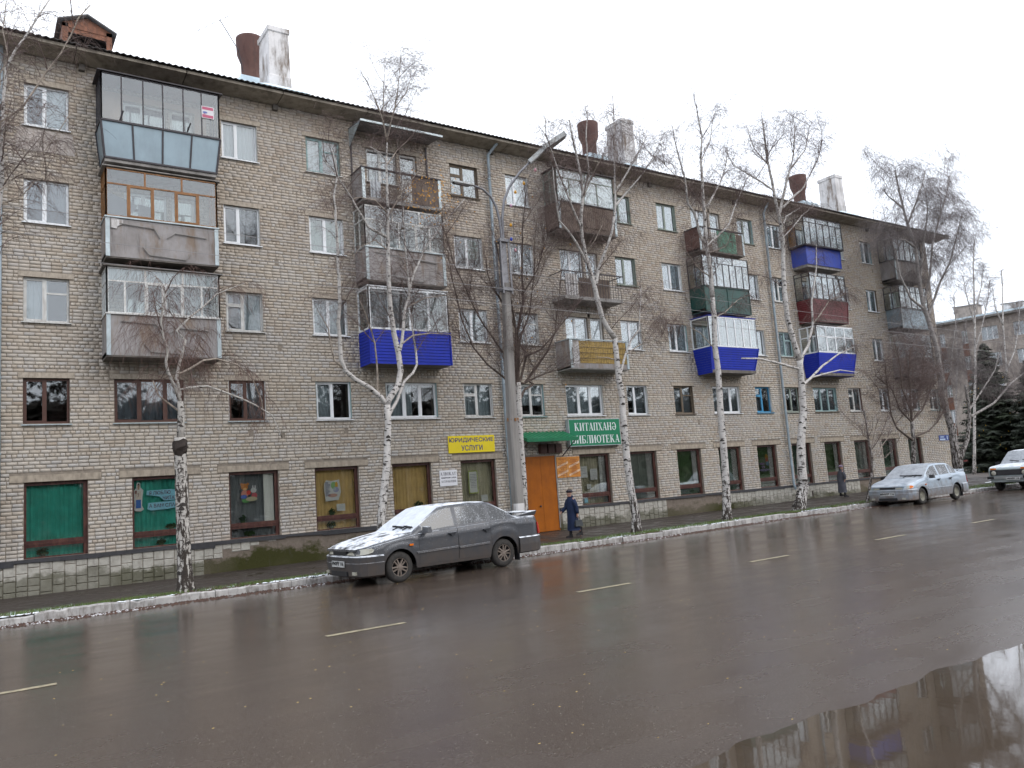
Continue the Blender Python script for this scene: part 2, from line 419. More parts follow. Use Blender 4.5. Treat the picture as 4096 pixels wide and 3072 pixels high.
def m_side():
    g=G('old_pavement_asphalt'); P=g.pos(); n=g.noise(P,1.3,5,.7); c=g.mix(g.rng(n,.35,.65),(.026,.019,.015),(.045,.034,.027))
    c=g.mix(g.rng(g.noise(P,30,4,.75),.5,.75,0,.6),c,(.075,.062,.052)); f=g.noise(g.vec(3,3,3),6,5,.8); c=g.mix(g.rng(f,.68,.73,0,.6),c,(.45,.45,.46))
    return g.surf(g.bsdf(Base_Color=c,Roughness=g.rng(n,.35,.6,.25,.7),Normal=g.bump(g.noise(P,30,4),.5,.02)))
SIDEW=m_side()
mb=MB()
for a,b in zip(xs[3:-4],xs[4:-3]): mb.quad((a,-4.75,Zs(a)+.004),(b,-4.75,Zs(b)+.004),(b,-.01,Zs(b)+.004),(a,-.01,Zs(a)+.004))
struct('pavement',mb,SIDEW)
mb=MB(); mb.quad((-60,-27,.16),(200,-27,.16),(200,-23.8,.16),(-60,-23.8,.16)); mb.quad((-60,-23.8,.16),(200,-23.8,.16),(200,-23.8,-.1),(-60,-23.8,-.1))
struct('near_pavement',mb,SIDEW)
# side lane and paths past the end of the block
PATH=paint('side_lane_asphalt',(.085,.07,.06),.6,.3,.8,(.05,.04,.035),.5,spec=.5)
mb=MB(); mb.quad((50.2,-4.6,.145),(66,-4.6,.158),(66,40,.158),(50.2,40,.145)); struct('side_lane',mb,PATH)
mb=MB(); mb.quad((66.01,3.0,.175),(140,3.0,.41),(140,10,.41),(66.01,10,.175)); struct('far_lane',mb,PATH)
mb=MB()
for i in range(150):
    if i<46: x=44+rnd.random()*22; y=-5.0+rnd.random()*1.8; r=.25+rnd.random()*.6
    else: x=rnd.choice([rnd.uniform(8,12),rnd.uniform(16.5,21),rnd.uniform(14,16),rnd.uniform(.5,7)]); y=yk(x)+.2+rnd.random()*1.0; r=.05+.13*rnd.random()
    z=gz(x,y)+.03
    mb.poly([(x+r*math.cos(a)*rnd.uniform(.7,1.4),y+.4*r*math.sin(a)*rnd.uniform(.7,1.2),z) for a in [k*PI/4 for k in range(8)]])
struct('verge_snow',mb,SNOW,kind='stuff')
# puddle in the near gutter
mb=MB(); top=[]; x=-6.0
while x<40:
    top.append((x,-21.10+.03*math.sin(x*3.1)+.025*math.sin(x*7.7+1)+rnd.uniform(-.015,.015))); x+=.11
for a,b in zip(top,top[1:]): mb.quad((a[0],-23.79,ZR+.005),(b[0],-23.79,ZR+.005),(b[0],b[1],ZR+.005),(a[0],a[1],ZR+.005))
struct('puddle',mb,m_water())
# road marking dashes
DASH=paint('worn_road_paint',(.30,.26,.17),.6,.35,9,(.07,.055,.045),.85)
mb=MB()
for k in range(-2,14):
    x=3.83+4.12*k; mb.quad((x,-14.72,ZR+.004),(x+1.12,-14.72,ZR+.004),(x+1.12,-14.61,ZR+.004),(x,-14.61,ZR+.004))
struct('lane_dashes',mb,DASH)
# kerb: separate stones
KERB=paint('worn_whitewash_kerb',(.40,.385,.37),.85,.25,5,(.11,.09,.075),1.0,bump=.6,bs=14)
kroot=bpy.data.objects.new('kerb',None); C.objects.link(kroot); kroot['kind']='structure'; WINV['kerb']=Matrix.Identity(4)
x=-8.0
while x<66:
    L=1.5 if x<30 else 3.0
    mb=MB(); a,b=x+.006,x+L-.006; ya,yb=yk(a),yk(b); h=.20+rnd.uniform(-.020,.018); h2=h+rnd.uniform(-.012,.012); dy=rnd.uniform(-.022,.022)
    n=12; prev=None
    for i in range(n+1):
        t=i/n; X=a+(b-a)*t; Y=ya+(yb-ya)*t+dy+rnd.uniform(-.010,.010); H=h+(h2-h)*t+rnd.uniform(-.009,.007)-(.03*rnd.random() if rnd.random()<.12 else 0)
        ring=[(X,Y,-.05),(X,Y,H-.02),(X,Y+.022,H),(X,Y+.15,H),(X,Y+.15,0)]
        if prev:
            for j in range(4): mb.quad(prev[j],ring[j],ring[j+1],prev[j+1])
        else: mb.poly(ring[::-1])
        prev=ring
    mb.poly(prev)
    part('kerbstone',mb,KERB,kroot); x+=L
# gutter litter, leaves and slush along the kerb
def scatter(name,n,fn,mat,kind='stuff'):
    mb=MB()
    for i in range(n):
        p,s,h=fn(); a=rnd.random()*PI; q=[]
        for k in range(5):
            an=a+k*2*PI/5; r=s*rnd.uniform(.6,1.2); q.append((p[0]+r*math.cos(an)*1.5,p[1]+r*math.sin(an)*.7,p[2]))
        c=(p[0],p[1],p[2]+h)
        for k in range(5): mb.poly([q[k],q[(k+1)%5],c])
    return struct(name,mb,mat,kind)
def gut(w,pw=1.6):
    x=rnd.uniform(-2,60); y=yk(x)-.02-w*rnd.random()**pw; return (x,y,ZR-.003)
LITTER=paint('wet_leaf_litter',(.060,.030,.020),.7,.5,20)
scatter('gutter_leaf_litter',9000,lambda:(gut(.42),rnd.uniform(.015,.04),rnd.uniform(.005,.03)),LITTER)
def gsn():
    while True:
        p=gut(.30,1.2)
        if math.sin(p[0]*1.3)+math.sin(p[0]*.53+1)+rnd.uniform(-.6,.6)>.35: return p,rnd.uniform(.008,.034),rnd.uniform(.004,.02)
scatter('gutter_slush',2600,gsn,paint('dirty_slush',(.55,.55,.56),.5,.3,14,(.16,.12,.1),.7))
LEAFY=paint('yellow_fallen_leaf',(.42,.30,.08),.6,.3,20)
def lf():
    x=rnd.uniform(-3,40); y=rnd.uniform(-21,-8.6); return (x,y,ZR-.001),rnd.uniform(.006,.014),.004
scatter('fallen_leaves',900,lf,LEAFY)
SPECK=paint('pale_grit',(.25,.23,.20),.7,.3,20)
def gr():
    x=rnd.uniform(-1,16)*rnd.random()**.3; y=rnd.uniform(-22.4,-12); return (x,y,ZR-.001),rnd.uniform(.003,.007),.003
scatter('road_grit',1500,gr,SPECK)
def ksn():
    while True:
        x=rnd.uniform(-1,40); y=yk(x)+.06+rnd.random()**1.5*.9
        if math.sin(x*1.1+.5)+math.sin(x*2.7)+rnd.uniform(-.8,.8)>.5: return (x,y,(.20 if y<yk(x)+.15 else gz(x,y)+.005)),rnd.uniform(.012,.05),rnd.uniform(.004,.015)
scatter('verge_snow_flecks',5200,ksn,SNOW)
scatter('verge_mud_crumbs',3000,lambda:((lambda x:(x,yk(x)+.04+rnd.random()**2*.5,.195))(rnd.uniform(-1,40)),rnd.uniform(.01,.035),rnd.uniform(.004,.02)),LITTER)
# grass on the verge
GR=paint('verge_grass',(.085,.14,.030),.7,.35,3,(.13,.11,.05),.6)
GR2=paint('frosted_grass',(.40,.47,.42),.7,.2,6)
for nm,cnt,mt,f in (('verge_grass',46000,GR,0),('frosted_verge_grass',9000,GR2,1)):
    mb=MB()
    for i in range(cnt):
        x=rnd.uniform(-2,62) if rnd.random()<.5 else rnd.uniform(-1,26)
        k=yk(x)+.17; y=k+(rnd.random()**1.7)*(3.0)
        d=math.sin(x*.9)+math.sin(x*2.3+2)+(.8 if x>24 else 0)
        if f and math.sin(x*.7+2)+math.sin(x*1.9)<rnd.uniform(-.4,1.2): continue
        if not f and d<rnd.uniform(-2.0,.2): continue
        z=gz(x,y)-.03; h=rnd.uniform(.05,.13); a=rnd.random()*PI; dx=math.cos(a)*.012; dy=math.sin(a)*.012; l=rnd.uniform(-.05,.05)
        mb.poly([(x-dx,y-dy,z),(x+dx,y+dy,z),(x+l,y+rnd.uniform(-.05,.05),z+h)])
    struct(nm,mb,mt,kind='stuff')

# ---------------- the apartment block ----------------
BX0,BX1=-9.0,48.7
bld=thing('apartment_block','long five-storey grey brick apartment block with balconies and shop windows along the street','building',(24,5,-.1))
F=[4.32+2.8*k for k in range(4)]; HW=1.24      # sill heights of storeys 2..5
WIN=[]   # x0,x1,z0,z1,style,jamb
OPEN=[]; LINT=[]
colsX=dict(A=(1.25,2.35),C=(6.61,7.74),D=(9.38,10.59),Fc=(14.96,16.2),Gc=(17.49,18.58),H=(22.93,24.1),I=(25.72,26.92),J=(31.19,32.33),K=(33.46,34.55),M=(38.75,39.92),N=(41.62,42.64),P=(46.8,47.9))
styles={ # per column: storeys 2,3,4,5
 'A':(('brown',''),('old2',''),('white',''),('white','')),'C':(('brown','w'),('old2','w'),('white1','w'),('white1','w')),
 'D':(('white','t'),('white','w'),('white','w'),('oldteal','g')),'Fc':(('old2','w'),('white','w'),('white','w'),('brownold','o')),
 'Gc':(('oldblue','b'),('old2','w'),('white','w'),('white1','w')),'H':(('white1','w'),('white','w'),('greenold','g'),('greenold','g')),
 'I':(('brownold','o'),('white','b'),('white','w'),('greenold','g')),'J':(('bluewin','w'),('white','w'),('white','w'),('greenold','t')),
 'K':(('greenold','o'),('oldteal','o'),('old2','w'),('white','w')),'M':(('old2','r'),('white','w'),('white','w'),('white','w')),
 'N':(('white','b'),('white','w'),('white1','o'),('white','b')),'P':(('oldblue','b'),('white','w'),('old2','w'),('white','w'))}
for c,(a,b) in colsX.items():
    for k in range(4): WIN.append((a,b,F[k],F[k]+HW,*styles[c][k],k+2))
for a,b,st,jb in ((3.46,5.32,'brown3',''),(11.86,13.85,'white3','t'),(19.68,21.59,'white3','w'),(28.21,30.06,'white3','w'),(35.72,37.68,'oldblue3','b'),(43.86,45.63,'white3','b')):
    WIN.append((a,b,F[0],F[0]+HW,st,jb,2))
ST=[3.15,10.95,19.32,27.32,35.22,43.35]
for s in ST:
    for k in range(1,4):
        WIN.append((s+.62,s+1.80,F[k],F[k]+HW,'white' if s!=10.95 else 'old2','',k+2))
        WIN.append((s+1.93,s+2.62,F[k]-.60,F[k]+HW,'door','',k+2))
SH=[(1.28,2.78,'teal'),(3.89,5.40,'teal'),(6.55,8.06,'grey'),(9.23,10.73,'yellow'),(11.95,13.44,'yellow'),(14.64,16.13,'greyw'),(20.1,21.67,'greyw'),(22.81,24.31,'pale'),(25.54,27.04,'green'),(28.2,29.7,'green2'),(30.87,32.3,'green'),(33.48,35.0,'green2'),(36.13,37.55,'green'),(38.73,40.15,'pale'),(41.3,42.73,'green2'),(43.9,45.3,'pale')]
for w_ in WIN:
    OPEN.append(w_[:4]); LINT.append((w_[0]-.12,w_[1]+.12,w_[3],w_[3]+.16))
for a,b,_ in SH: OPEN.append((a,b,.76,2.76)); LINT.append((a-.33,b+.33,2.76,2.95))
DOOR=(17.45,18.87,-.12,2.76); OPEN.append(DOOR)
VENT=[(x,F[k]-.55) for x in (8.18,) for k in (0,1,2,3)]+[(x,F[k]-.5) for x in (11.05-.75,) for k in (0,1,2,3)]+[(24.55,F[k]-.5) for k in (1,2,3)]+[(27.35-.3,F[k]-.5) for k in (0,1,2,3)]+[(40.15,F[k]-.5) for k in (0,3)]+[(42.5,F[k]-.45) for k in (1,2,3)]+[(7.2,F[0]-.5)]
VENT=[v for v in VENT if not any(a<v[0]+.12 and b>v[0] and c<v[1]+.14 and d>v[1] for a,b,c,d in OPEN)]
# wall slab with real openings
def wall_grid(x0,x1,z0,z1,ops,y):
    X=sorted({x0,x1,*[v for o in ops for v in o[:2]]}); Z=sorted({z0,z1,*[max(z0,v) for o in ops for v in o[2:4]]})
    X=[v for v in X if x0<=v<=x1]; mb=MB()
    for a,b in zip(X,X[1:]):
        run=None
        for c,d in zip(Z,Z[1:]):
            mx_,mz=(a+b)/2,(c+d)/2
            if any(o[0]<mx_<o[1] and o[2]<mz<o[3] for o in ops):
                if run is not None: mb.quad((a,y,run),(b,y,run),(b,y,c),(a,y,c)); run=None
            elif run is None: run=c
        if run is not None: mb.quad((a,y,run),(b,y,run),(b,y,z1),(a,y,z1))
    return mb
mb=wall_grid(BX0,BX1,-.4,15.05,OPEN,.014)
for a,b,c,d in OPEN:
    t_=.48
    mb.quad((a,.014,c),(a,t_,c),(a,t_,d),(a,.014,d)); mb.quad((b,.014,d),(b,t_,d),(b,t_,c),(b,.014,c))
    mb.quad((a,.014,d),(a,t_,d),(b,t_,d),(b,.014,d)); mb.quad((b,.014,c),(b,t_,c),(a,t_,c),(a,.014,c))
mb.quad((BX1,.014,-.4),(BX1,12,-.4),(BX1,12,15.05),(BX1,.014,15.05)); mb.quad((BX0,12,-.4),(BX0,.014,-.4),(BX0,.014,15.05),(BX0,12,15.05)); mb.quad((BX1,12,-.4),(BX0,12,-.4),(BX0,12,15.05),(BX1,12,15.05))
part('wall',mb,MORTAR,bld)
mb=MB()
for k in range(6):
    z=[-.2,3.3,6.5,9.3,12.1,14.9][k]; mb.quad((BX0+.1,.5,z),(BX1-.1,.5,z),(BX1-.1,4,z),(BX0+.1,4,z))
mb.quad((BX0+.1,4,-.2),(BX1-.1,4,-.2),(BX1-.1,4,15),(BX0+.1,4,15))
x=BX0+.1
for x in (BX0+.1,.2,3.2,6,8.6,11.3,14.3,16.9,19.2,22.3,24.9,27.6,30.5,32.9,35.5,38.2,40.8,43.1,46.2,BX1-.1): mb.quad((x,.5,-.2),(x,4,-.2),(x,4,15),(x,.5,15))
part('interior_wall',mb,ROOM,bld)
# bricks
EXC=[(a,b,c,d) for a,b,c,d in OPEN]+LINT+[(x,x+.125,z,z+.13) for x,z in VENT]
courses=[]
allb=[]
k=0; z=.72
while z<14.98:
    if z>=.70:
        header=(k%6==3); L=.125 if header else .2575; off=0 if k%2 else .13
        zm=z+.045; ex=sorted([(e[0],e[1]) for e in EXC if e[2]-.03<zm<e[3]+.03])
        x=-4.0+off+rnd.uniform(-.01,.01)
        while x<BX1-.02:
            l=L
            if not header and rnd.random()<.06: l=.125
            a,b=x,min(x+l-.013,BX1-.003); x+=l
            segs=[(a,b)]
            for e0,e1 in ex:
                ns=[]
                for s0,s1 in segs:
                    if e1<=s0 or e0>=s1: ns.append((s0,s1)); continue
                    if s0<e0-.03: ns.append((s0,e0-.004))
                    if s1>e1+.03: ns.append((e1+.004,s1))
                segs=ns
            for s in segs: allb.append((s[0],s[1],z,z+.089))
    k+=1; z+=.1
A=np.array(allb); N=len(A)
rs=np.random.RandomState(5)
tint=rs.rand(N)*.62+.18+.09*np.sin(A[:,0]*1.7)*np.sin(A[:,2]*2.3)
yj=rs.uniform(-.0045,.0045,N); cx=(A[:,0]+A[:,1])/2; cz=A[:,2]+.045
vis=(cx>.62)&(cx<5.3)&(cz<4.2)
dist=np.where(vis,np.hypot(np.hypot(cx,24.8),cz-1.84)*(1+.0*cx)/np.clip(A[:,1]-A[:,0],.05,.3),1e9)
near=np.argsort(dist)[:292]; mask=np.ones(N,bool); mask[near]=False
def brick_arrays(B,yj,tint,local=False):
    n=len(B); j=rs.uniform(-.0028,.0028,(n,8))
    x0,x1,z0,z1=B.T; f=yj; bk=np.full(n,.016); e=.0045
    P=np.empty((n,8,3))
    P[:,0]=np.stack([x0,bk,z0],1);P[:,1]=np.stack([x1,bk,z0],1);P[:,2]=np.stack([x1,bk,z1],1);P[:,3]=np.stack([x0,bk,z1],1)
    P[:,4]=np.stack([x0+e+j[:,0],f,z0+e+j[:,1]],1);P[:,5]=np.stack([x1-e+j[:,2],f,z0+e+j[:,3]],1)
    P[:,6]=np.stack([x1-e+j[:,4],f,z1-e+j[:,5]],1);P[:,7]=np.stack([x0+e+j[:,6],f,z1-e+j[:,7]],1)
    return P
FQ=np.array([[4,5,6,7],[0,1,5,4],[1,2,6,5],[2,3,7,6],[3,0,4,7]])
def brick_mesh(P,tint,name):
    n=len(P); me=bpy.data.meshes.new(name); me.vertices.add(n*8); me.vertices.foreach_set('co',P.reshape(-1))
    idx=(FQ[None]+np.arange(n)[:,None,None]*8).reshape(-1); me.loops.add(len(idx)); me.loops.foreach_set('vertex_index',idx.astype(np.int32))
    me.polygons.add(n*5); me.polygons.foreach_set('loop_start',np.arange(0,n*20,4,dtype=np.int32)); me.polygons.foreach_set('loop_total',np.full(n*5,4,np.int32))
    at=me.attributes.new('tint','FLOAT','POINT'); at.data.foreach_set('value',np.repeat(tint,8).astype(np.float32))
    me.materials.append(BRICK); me.update(calc_edges=True); return me
M_=A[mask]; part('brickwork',brick_mesh(brick_arrays(M_,yj[mask],tint[mask]),tint[mask],'brickwork'),BRICK,bld,kind='stuff')
cache={}
for i in near:
    a,b,c,d=A[i]; L=round(b-a,2); v=int(tint[i]*9)
    if (L,v) not in cache:
        Bq=np.array([[-L/2,L/2,-.0445,.0445]]); cache[(L,v)]=brick_mesh(brick_arrays(Bq,np.array([0.0]),None),np.array([tint[i]]),'brick')
    part('brick',cache[(L,v)],None,bld,loc=((a+b)/2,yj[i],c+.0445))
# lintels
LINTU=paint('upper_lintel',(.40,.345,.28),.88,.2,9,(.20,.16,.13),.6)
for (a,b,c,d) in LINT:
    mb=MB(); up=c>3; mb.box(a,-.004 if up else -.012,c+.004,b,.02,d-.006); part('lintel',mb,LINTU if up else LINTEL,bld)
for x,z in VENT:
    mb=MB(); mb.box(x,.10,z,x+.125,.11,z+.13); part('air_vent',mb,DARKM,bld)

# ---------------- windows ----------------
def curtain_mesh(x0,x1,y,z0,z1,amp=.02,nf=None,fold=None):
    mb=MB(); n=nf or max(8,int((x1-x0)*26)); pr=None; ph=rnd.random()*6
    for i in range(n+1):
        x=x0+(x1-x0)*i/n; yy=y+amp*math.sin(i*1.9+ph)+amp*.5*math.sin(i*.7+ph)
        if pr: mb.quad((pr[0],pr[1],z0),(x,yy,z0),(x,yy,z1),(pr[0],pr[1],z1))
        pr=(x,yy)
    return mb
CURT={'ww':paint('bright_net_strip',(.72,.74,.74),.9,.05,4),'w':paint('white_net_curtain',(.48,.50,.52),.9,.06,4),'g':paint('pale_green_curtain',(.26,.33,.27),.9,.1,4),'d':paint('dim_lilac_curtain',(.17,.17,.19),.9,.1,4),
 'teal':paint('teal_curtain',(.045,.36,.30),.85,.18,3),'yellow':paint('olive_yellow_curtain',(.62,.44,.19),.9,.1,3),'grey':paint('grey_blue_curtain',(.15,.17,.19),.9,.1,3),
 'green':paint('moss_green_curtain',(.13,.24,.10),.9,.15,3),'green2':paint('bottle_green_curtain',(.15,.26,.19),.9,.15,3),'pale':paint('pale_grey_green_curtain',(.36,.42,.38),.9,.12,3),'greyw':paint('dull_olive_curtain',(.42,.40,.30),.9,.1,3)}
FR={'white':WHITE,'white1':WHITE,'white3':WHITE,'old2':WHITEW,'brown':BROWNP,'brown3':BROWNP,'oldteal':TEALP,'brownold':OLDP,'oldblue':WHITEW,'oldblue3':TEALP,'greenold':GREENP,'bluewin':BLUEP,'door':WHITEW}
JB={'w':WHITEW,'t':TEALP,'g':GREENP,'b':TEALP,'o':OLDP,'r':BROWNP}
def window(a,b,c,d,st,jb,storey):
    y=.10; fr=FR[st]; mb=MB(); fw_=.055 if fr in (WHITE,WHITEW) else .06
    mb.box(a,y,c,a+fw_,y+.06,d); mb.box(b-fw_,y,c,b,y+.06,d); mb.box(a+fw_,y,d-fw_,b-fw_,y+.06,d); mb.box(a+fw_,y,c,b-fw_,y+.06,c+fw_)
    W=b-a; m=[]
    if st.endswith('3'): m=[a+W*.36,a+W*.67] if st!='brown3' else [a+W*.36,a+W*.72]
    elif st=='door': m=[]
    elif st in ('white','brown','oldteal','greenold','bluewin','oldblue','brownold','old2'): m=[a+W*.47]
    else: m=[a+W*.42]
    mw=.075
    if st=='brown3':
        mw=.09
    for q in m: mb.box(q-mw/2,y-.006,c+fw_,q+mw/2,y+.056,d-fw_)
    cells=[]; ed=[a+fw_]+[v for q in m for v in (q-mw/2,q+mw/2)]+[b-fw_]
    for i in range(0,len(ed),2): cells.append((ed[i],ed[i+1],c+fw_,d-fw_))
    # sash rims and small top vents (fortochka)
    panes=[]
    for i,(p,q,r,s) in enumerate(cells):
        if st in ('old2','oldteal','brownold','greenold','oldblue','bluewin') and i==(0 if a%2<1.2 else len(cells)-1) and st not in ('greenold',):
            zz_=r+(s-r)*.68; mb.box(p,y+.004,zz_-.025,q,y+.052,zz_+.025)
            parts_=[(p,q,r,zz_-.025),(p,q,zz_+.025,s)]
        elif st=='door': zz_=c+.85; mb.box(p,y+.004,zz_-.04,q,y+.052,zz_+.04); parts_=[(p,q,zz_+.04,s)]; mb.box(p,y+.02,r,q,y+.04,zz_-.04)
        else: parts_=[(p,q,r,s)]
        for (p,q,r,s) in parts_:
            if i%2==0 or st in ('white3',):
                e=.028; mb.box(p,y-.002,r,p+e,y+.05,s); mb.box(q-e,y-.002,r,q,y+.05,s); mb.box(p+e,y-.002,r,q-e,y+.05,r+e); mb.box(p+e,y-.002,s-e,q-e,y+.05,s); panes.append((p+e,q-e,r+e,s-e))
            else: panes.append((p,q,r,s))
    f=part('window',mb,fr,bld)
    for p,q,r,s in panes:
        g_=MB(); g_.box(p,y+.022,r,q,y+.028,s); part('pane',g_,GLASS,f)
    if st!='door':
        sm=MB(); ov=.05; th=.025
        sm.hexa([(a-ov,-.07,c-.05),(b+ov,-.07,c-.05),(b+ov,y,c-.02),(a-ov,y,c-.02),(a-ov,-.07,c-.05+th),(b+ov,-.07,c-.05+th),(b+ov,y,c-.02+th-.004),(a-ov,y,c-.02+th-.004)])
        part('sill',sm,{'brownold':OLDP,'greenold':GREENP,'bluewin':BLUEP,'oldblue':TEALP,'oldblue3':OLDP,'brown':GALV,'brown3':GALV}.get(st,WHITE if st.startswith('white') else WHITEW),f)
        jm={'oldteal':'g','brownold':'o'}.get(st,jb)
        if jm:
            
            j=MB(); j.box(b-.012,.0165,c+.03,b-.002,y-.007,d-.002); part('jamb',j,JB[jm],f)
            j=MB(); j.box(a+.002,.0165,c+.03,a+.012,y-.007,d-.002); part('jamb',j,JB[jm],f)
    r_=rnd.random()
    if st in('brown','brown3'): kind=None if r_<.6 else 'd'
    else: kind='w' if r_<.68 else ('g' if r_<.82 else 'd')
    if kind:
        sp=rnd.choice([(0,1),(0,1),(0,.55),(.4,1)]); zc_=c+.05 if rnd.random()<.75 else c+(d-c)*.35
        part('curtain',curtain_mesh(a+.03+(b-a-.06)*sp[0],a+.03+(b-a-.06)*sp[1],.235,zc_,d-.02),CURT[kind],f)
    return f
for w_ in WIN: window(*w_)
for (a,b,ck) in SH:
    c,d=.76,2.76; y=.12; mb=MB(); lw=.05 if a>0 else .08
    mb.box(a,y,c,a+.06,y+.09,d); mb.box(b-.10,y,c,b,y+.09,d); mb.box(a+.06,y,d-.09,b-.10,y+.09,d); mb.box(a+.06,y,c,b-.10,y+.09,c+.035)
    mb.box(a+.06,y-.012,1.05,b-.10,y+.07,1.11); mb.box(a+.06,y-.03,1.11,b-.10,y+.07,1.145); mb.box(a+.06,y-.006,1.145,b-.10,y+.07,1.22)
    f=part('shop_window',mb,SHOPP,bld)
    for p,q,r,s in ((a+.06,b-.10,c+.035,1.05),(a+.06,b-.10,1.22,d-.09)):
        g_=MB(); g_.box(p,y+.04,r,q,y+.046,s); part('pane',g_,GLASSD,f)
    if ck in('grey','yellow','greyw'):
        part('curtain',curtain_mesh(a+.02,b-.02,.30,c+.02,d-.02,.014),CURT[ck],f)
    else: part('curtain',curtain_mesh(a+.02,b-.02,.27,c+.02,d-.02,.02),CURT[ck],f)
    if a>20 or ck=='grey':
        part('curtain',curtain_mesh(b-.42,b-.12,.22,1.2,d-.04,.012),CURT['ww'],f,label='pale net strip at the right edge')
    if a<17:
        for q in range(rnd.randint(1,2)):
            x=rnd.uniform(a+.3,b-.4); pm=MB(); zz_=1.22 if q%2 else .80; R_=rnd.uniform(.10,.17); hh=rnd.uniform(.12,.24)
            for k in range(90):
                an=rnd.random()*6.28; rr_=R_*rnd.random()**.5; px_=x+rr_*math.cos(an); py_=.215+.05*math.sin(an)*rnd.random(); pz_=zz_+.04+hh*rnd.random()*(1-.5*rr_/R_); s_=rnd.uniform(.015,.035)
                pm.poly([(px_-s_,py_,pz_),(px_,py_+.01,pz_-s_*.6),(px_+s_,py_,pz_+s_*.4),(px_,py_-.01,pz_+s_)])
            pm.hexa([(x-.05,.19,zz_-.02),(x+.05,.19,zz_-.02),(x+.05,.25,zz_-.02),(x-.05,.25,zz_-.02),(x-.07,.18,zz_+.08),(x+.07,.18,zz_+.08),(x+.07,.26,zz_+.08),(x-.07,.26,zz_+.08)])
            part('potted_plant',pm,paint('pot_plant_leaf',(.025,.06,.02),.6,.5,20),f)
# plinth: felt strip, stone tiles, rendered stretches
FELT=paint('roofing_felt',(.022,.022,.026),.6,.2,4,(.06,.055,.05),.4)
x=BX0
while x<BX1:
    if DOOR[0]-.05<x<DOOR[1]: x=DOOR[1]+.02; continue
    L=rnd.uniform(.8,2.2); b=min(x+L,BX1)
    if x<DOOR[0]<b: b=DOOR[0]-.05
    lo=rnd.uniform(.64,.69); lo2=rnd.uniform(.62,.69)
    if int(x*7)%5==0: lo-=.07; lo2-=.06
    mb=MB(); mb.hexa([(x,-.085,lo),(b,-.085,lo2),(b,-.02,lo2),(x,-.02,lo),(x,-.075,.735),(b,-.07,.73),(b,.013,.757),(x,.013,.757)]); part('felt_strip',mb,FELT,bld); x=b+.003

STONE=[]
def m_moss(name,c1,c2,up):
    g=G(name); P=g.pos(); z=g.sep(P,2); n=g.noise(P,7,4,.65); c=g.mix(g.rng(n,.3,.7),c1,c2)
    m=g.noise(g.vec(.8,.8,1.2),1.4,5,.7); k=g.math('ADD',g.rng(z,up,-.15,-.2,1.0),g.rng(m,.3,.7,-.45,.45),True)
    k2=g.rng(g.noise(g.vec(.2,.2,.2),1.0,3),.40,.60)
    c=g.mix(g.math('MULTIPLY',g.rng(k,.10,.38),g.rng(k2,0,1,.4,1)),c,(.040,.040,.010))
    d_=g.noise(g.vec(3,3,.8),1.5,4,.7); c=g.mix(g.rng(d_,.55,.75,0,.6),c,(.07,.06,.05))
    return g.surf(g.bsdf(Base_Color=c,Roughness=.9,Specular_IOR_Level=.25,Normal=g.bump(g.noise(P,16,5,.7),.8,.02)))
STN=m_moss('mossy_split_stone',(.33,.31,.27),(.46,.44,.39),.50); RENDER=m_moss('mossy_render',(.15,.125,.10),(.21,.17,.14),.62)
mb=MB(); mb.box(BX0,-.022,-.5,DOOR[0]-.03,.012,.70); mb.box(DOOR[1]+.03,-.022,-.5,BX1,.012,.70); part('plinth',mb,RENDER,bld)
SECT=[(-3.0,7.95),(19.0,24.6),(28.2,38.7)]
cnt=0; rest=MB()
for s0,s1 in SECT:
    x=s0
    while x<s1-.1:
        wd=rnd.uniform(.255,.285); z=.665
        lim=Zs(x)-.10
        if s0<0 and x>5.6: lim=.50-.12*math.sin(x*4)+(-.35 if x<6.3 else 0)
        while z>lim+.05:
            h=rnd.choice([.13,.2,.27,.27,.32]); zb_=max(z-h,lim)
            pr=rnd.uniform(.012,.030); g=.005; y0=-.022; tilt=[rnd.uniform(-.006,.006) for _ in range(4)]
            p=[(x+g,y0,zb_+g),(x+wd-g,y0,zb_+g),(x+wd-g,y0,z-g),(x+g,y0,z-g)]
            e=.02; q=[(x+e,y0-pr+tilt[0],zb_+e),(x+wd-e,y0-pr+tilt[1],zb_+e),(x+wd-e,y0-pr+tilt[2],z-e),(x+e,y0-pr+tilt[3],z-e)]
            tgt=MB() if cnt<290 and x>.3 else rest
            tgt.poly(q)
            for k in range(4): tgt.quad(p[k],p[(k+1)%4],q[(k+1)%4],q[k])
            if tgt is not rest: part('stone',tgt,STN,bld); cnt+=1
            z=zb_
        x+=wd
part('stonework',rest,STN,bld,kind='stuff')
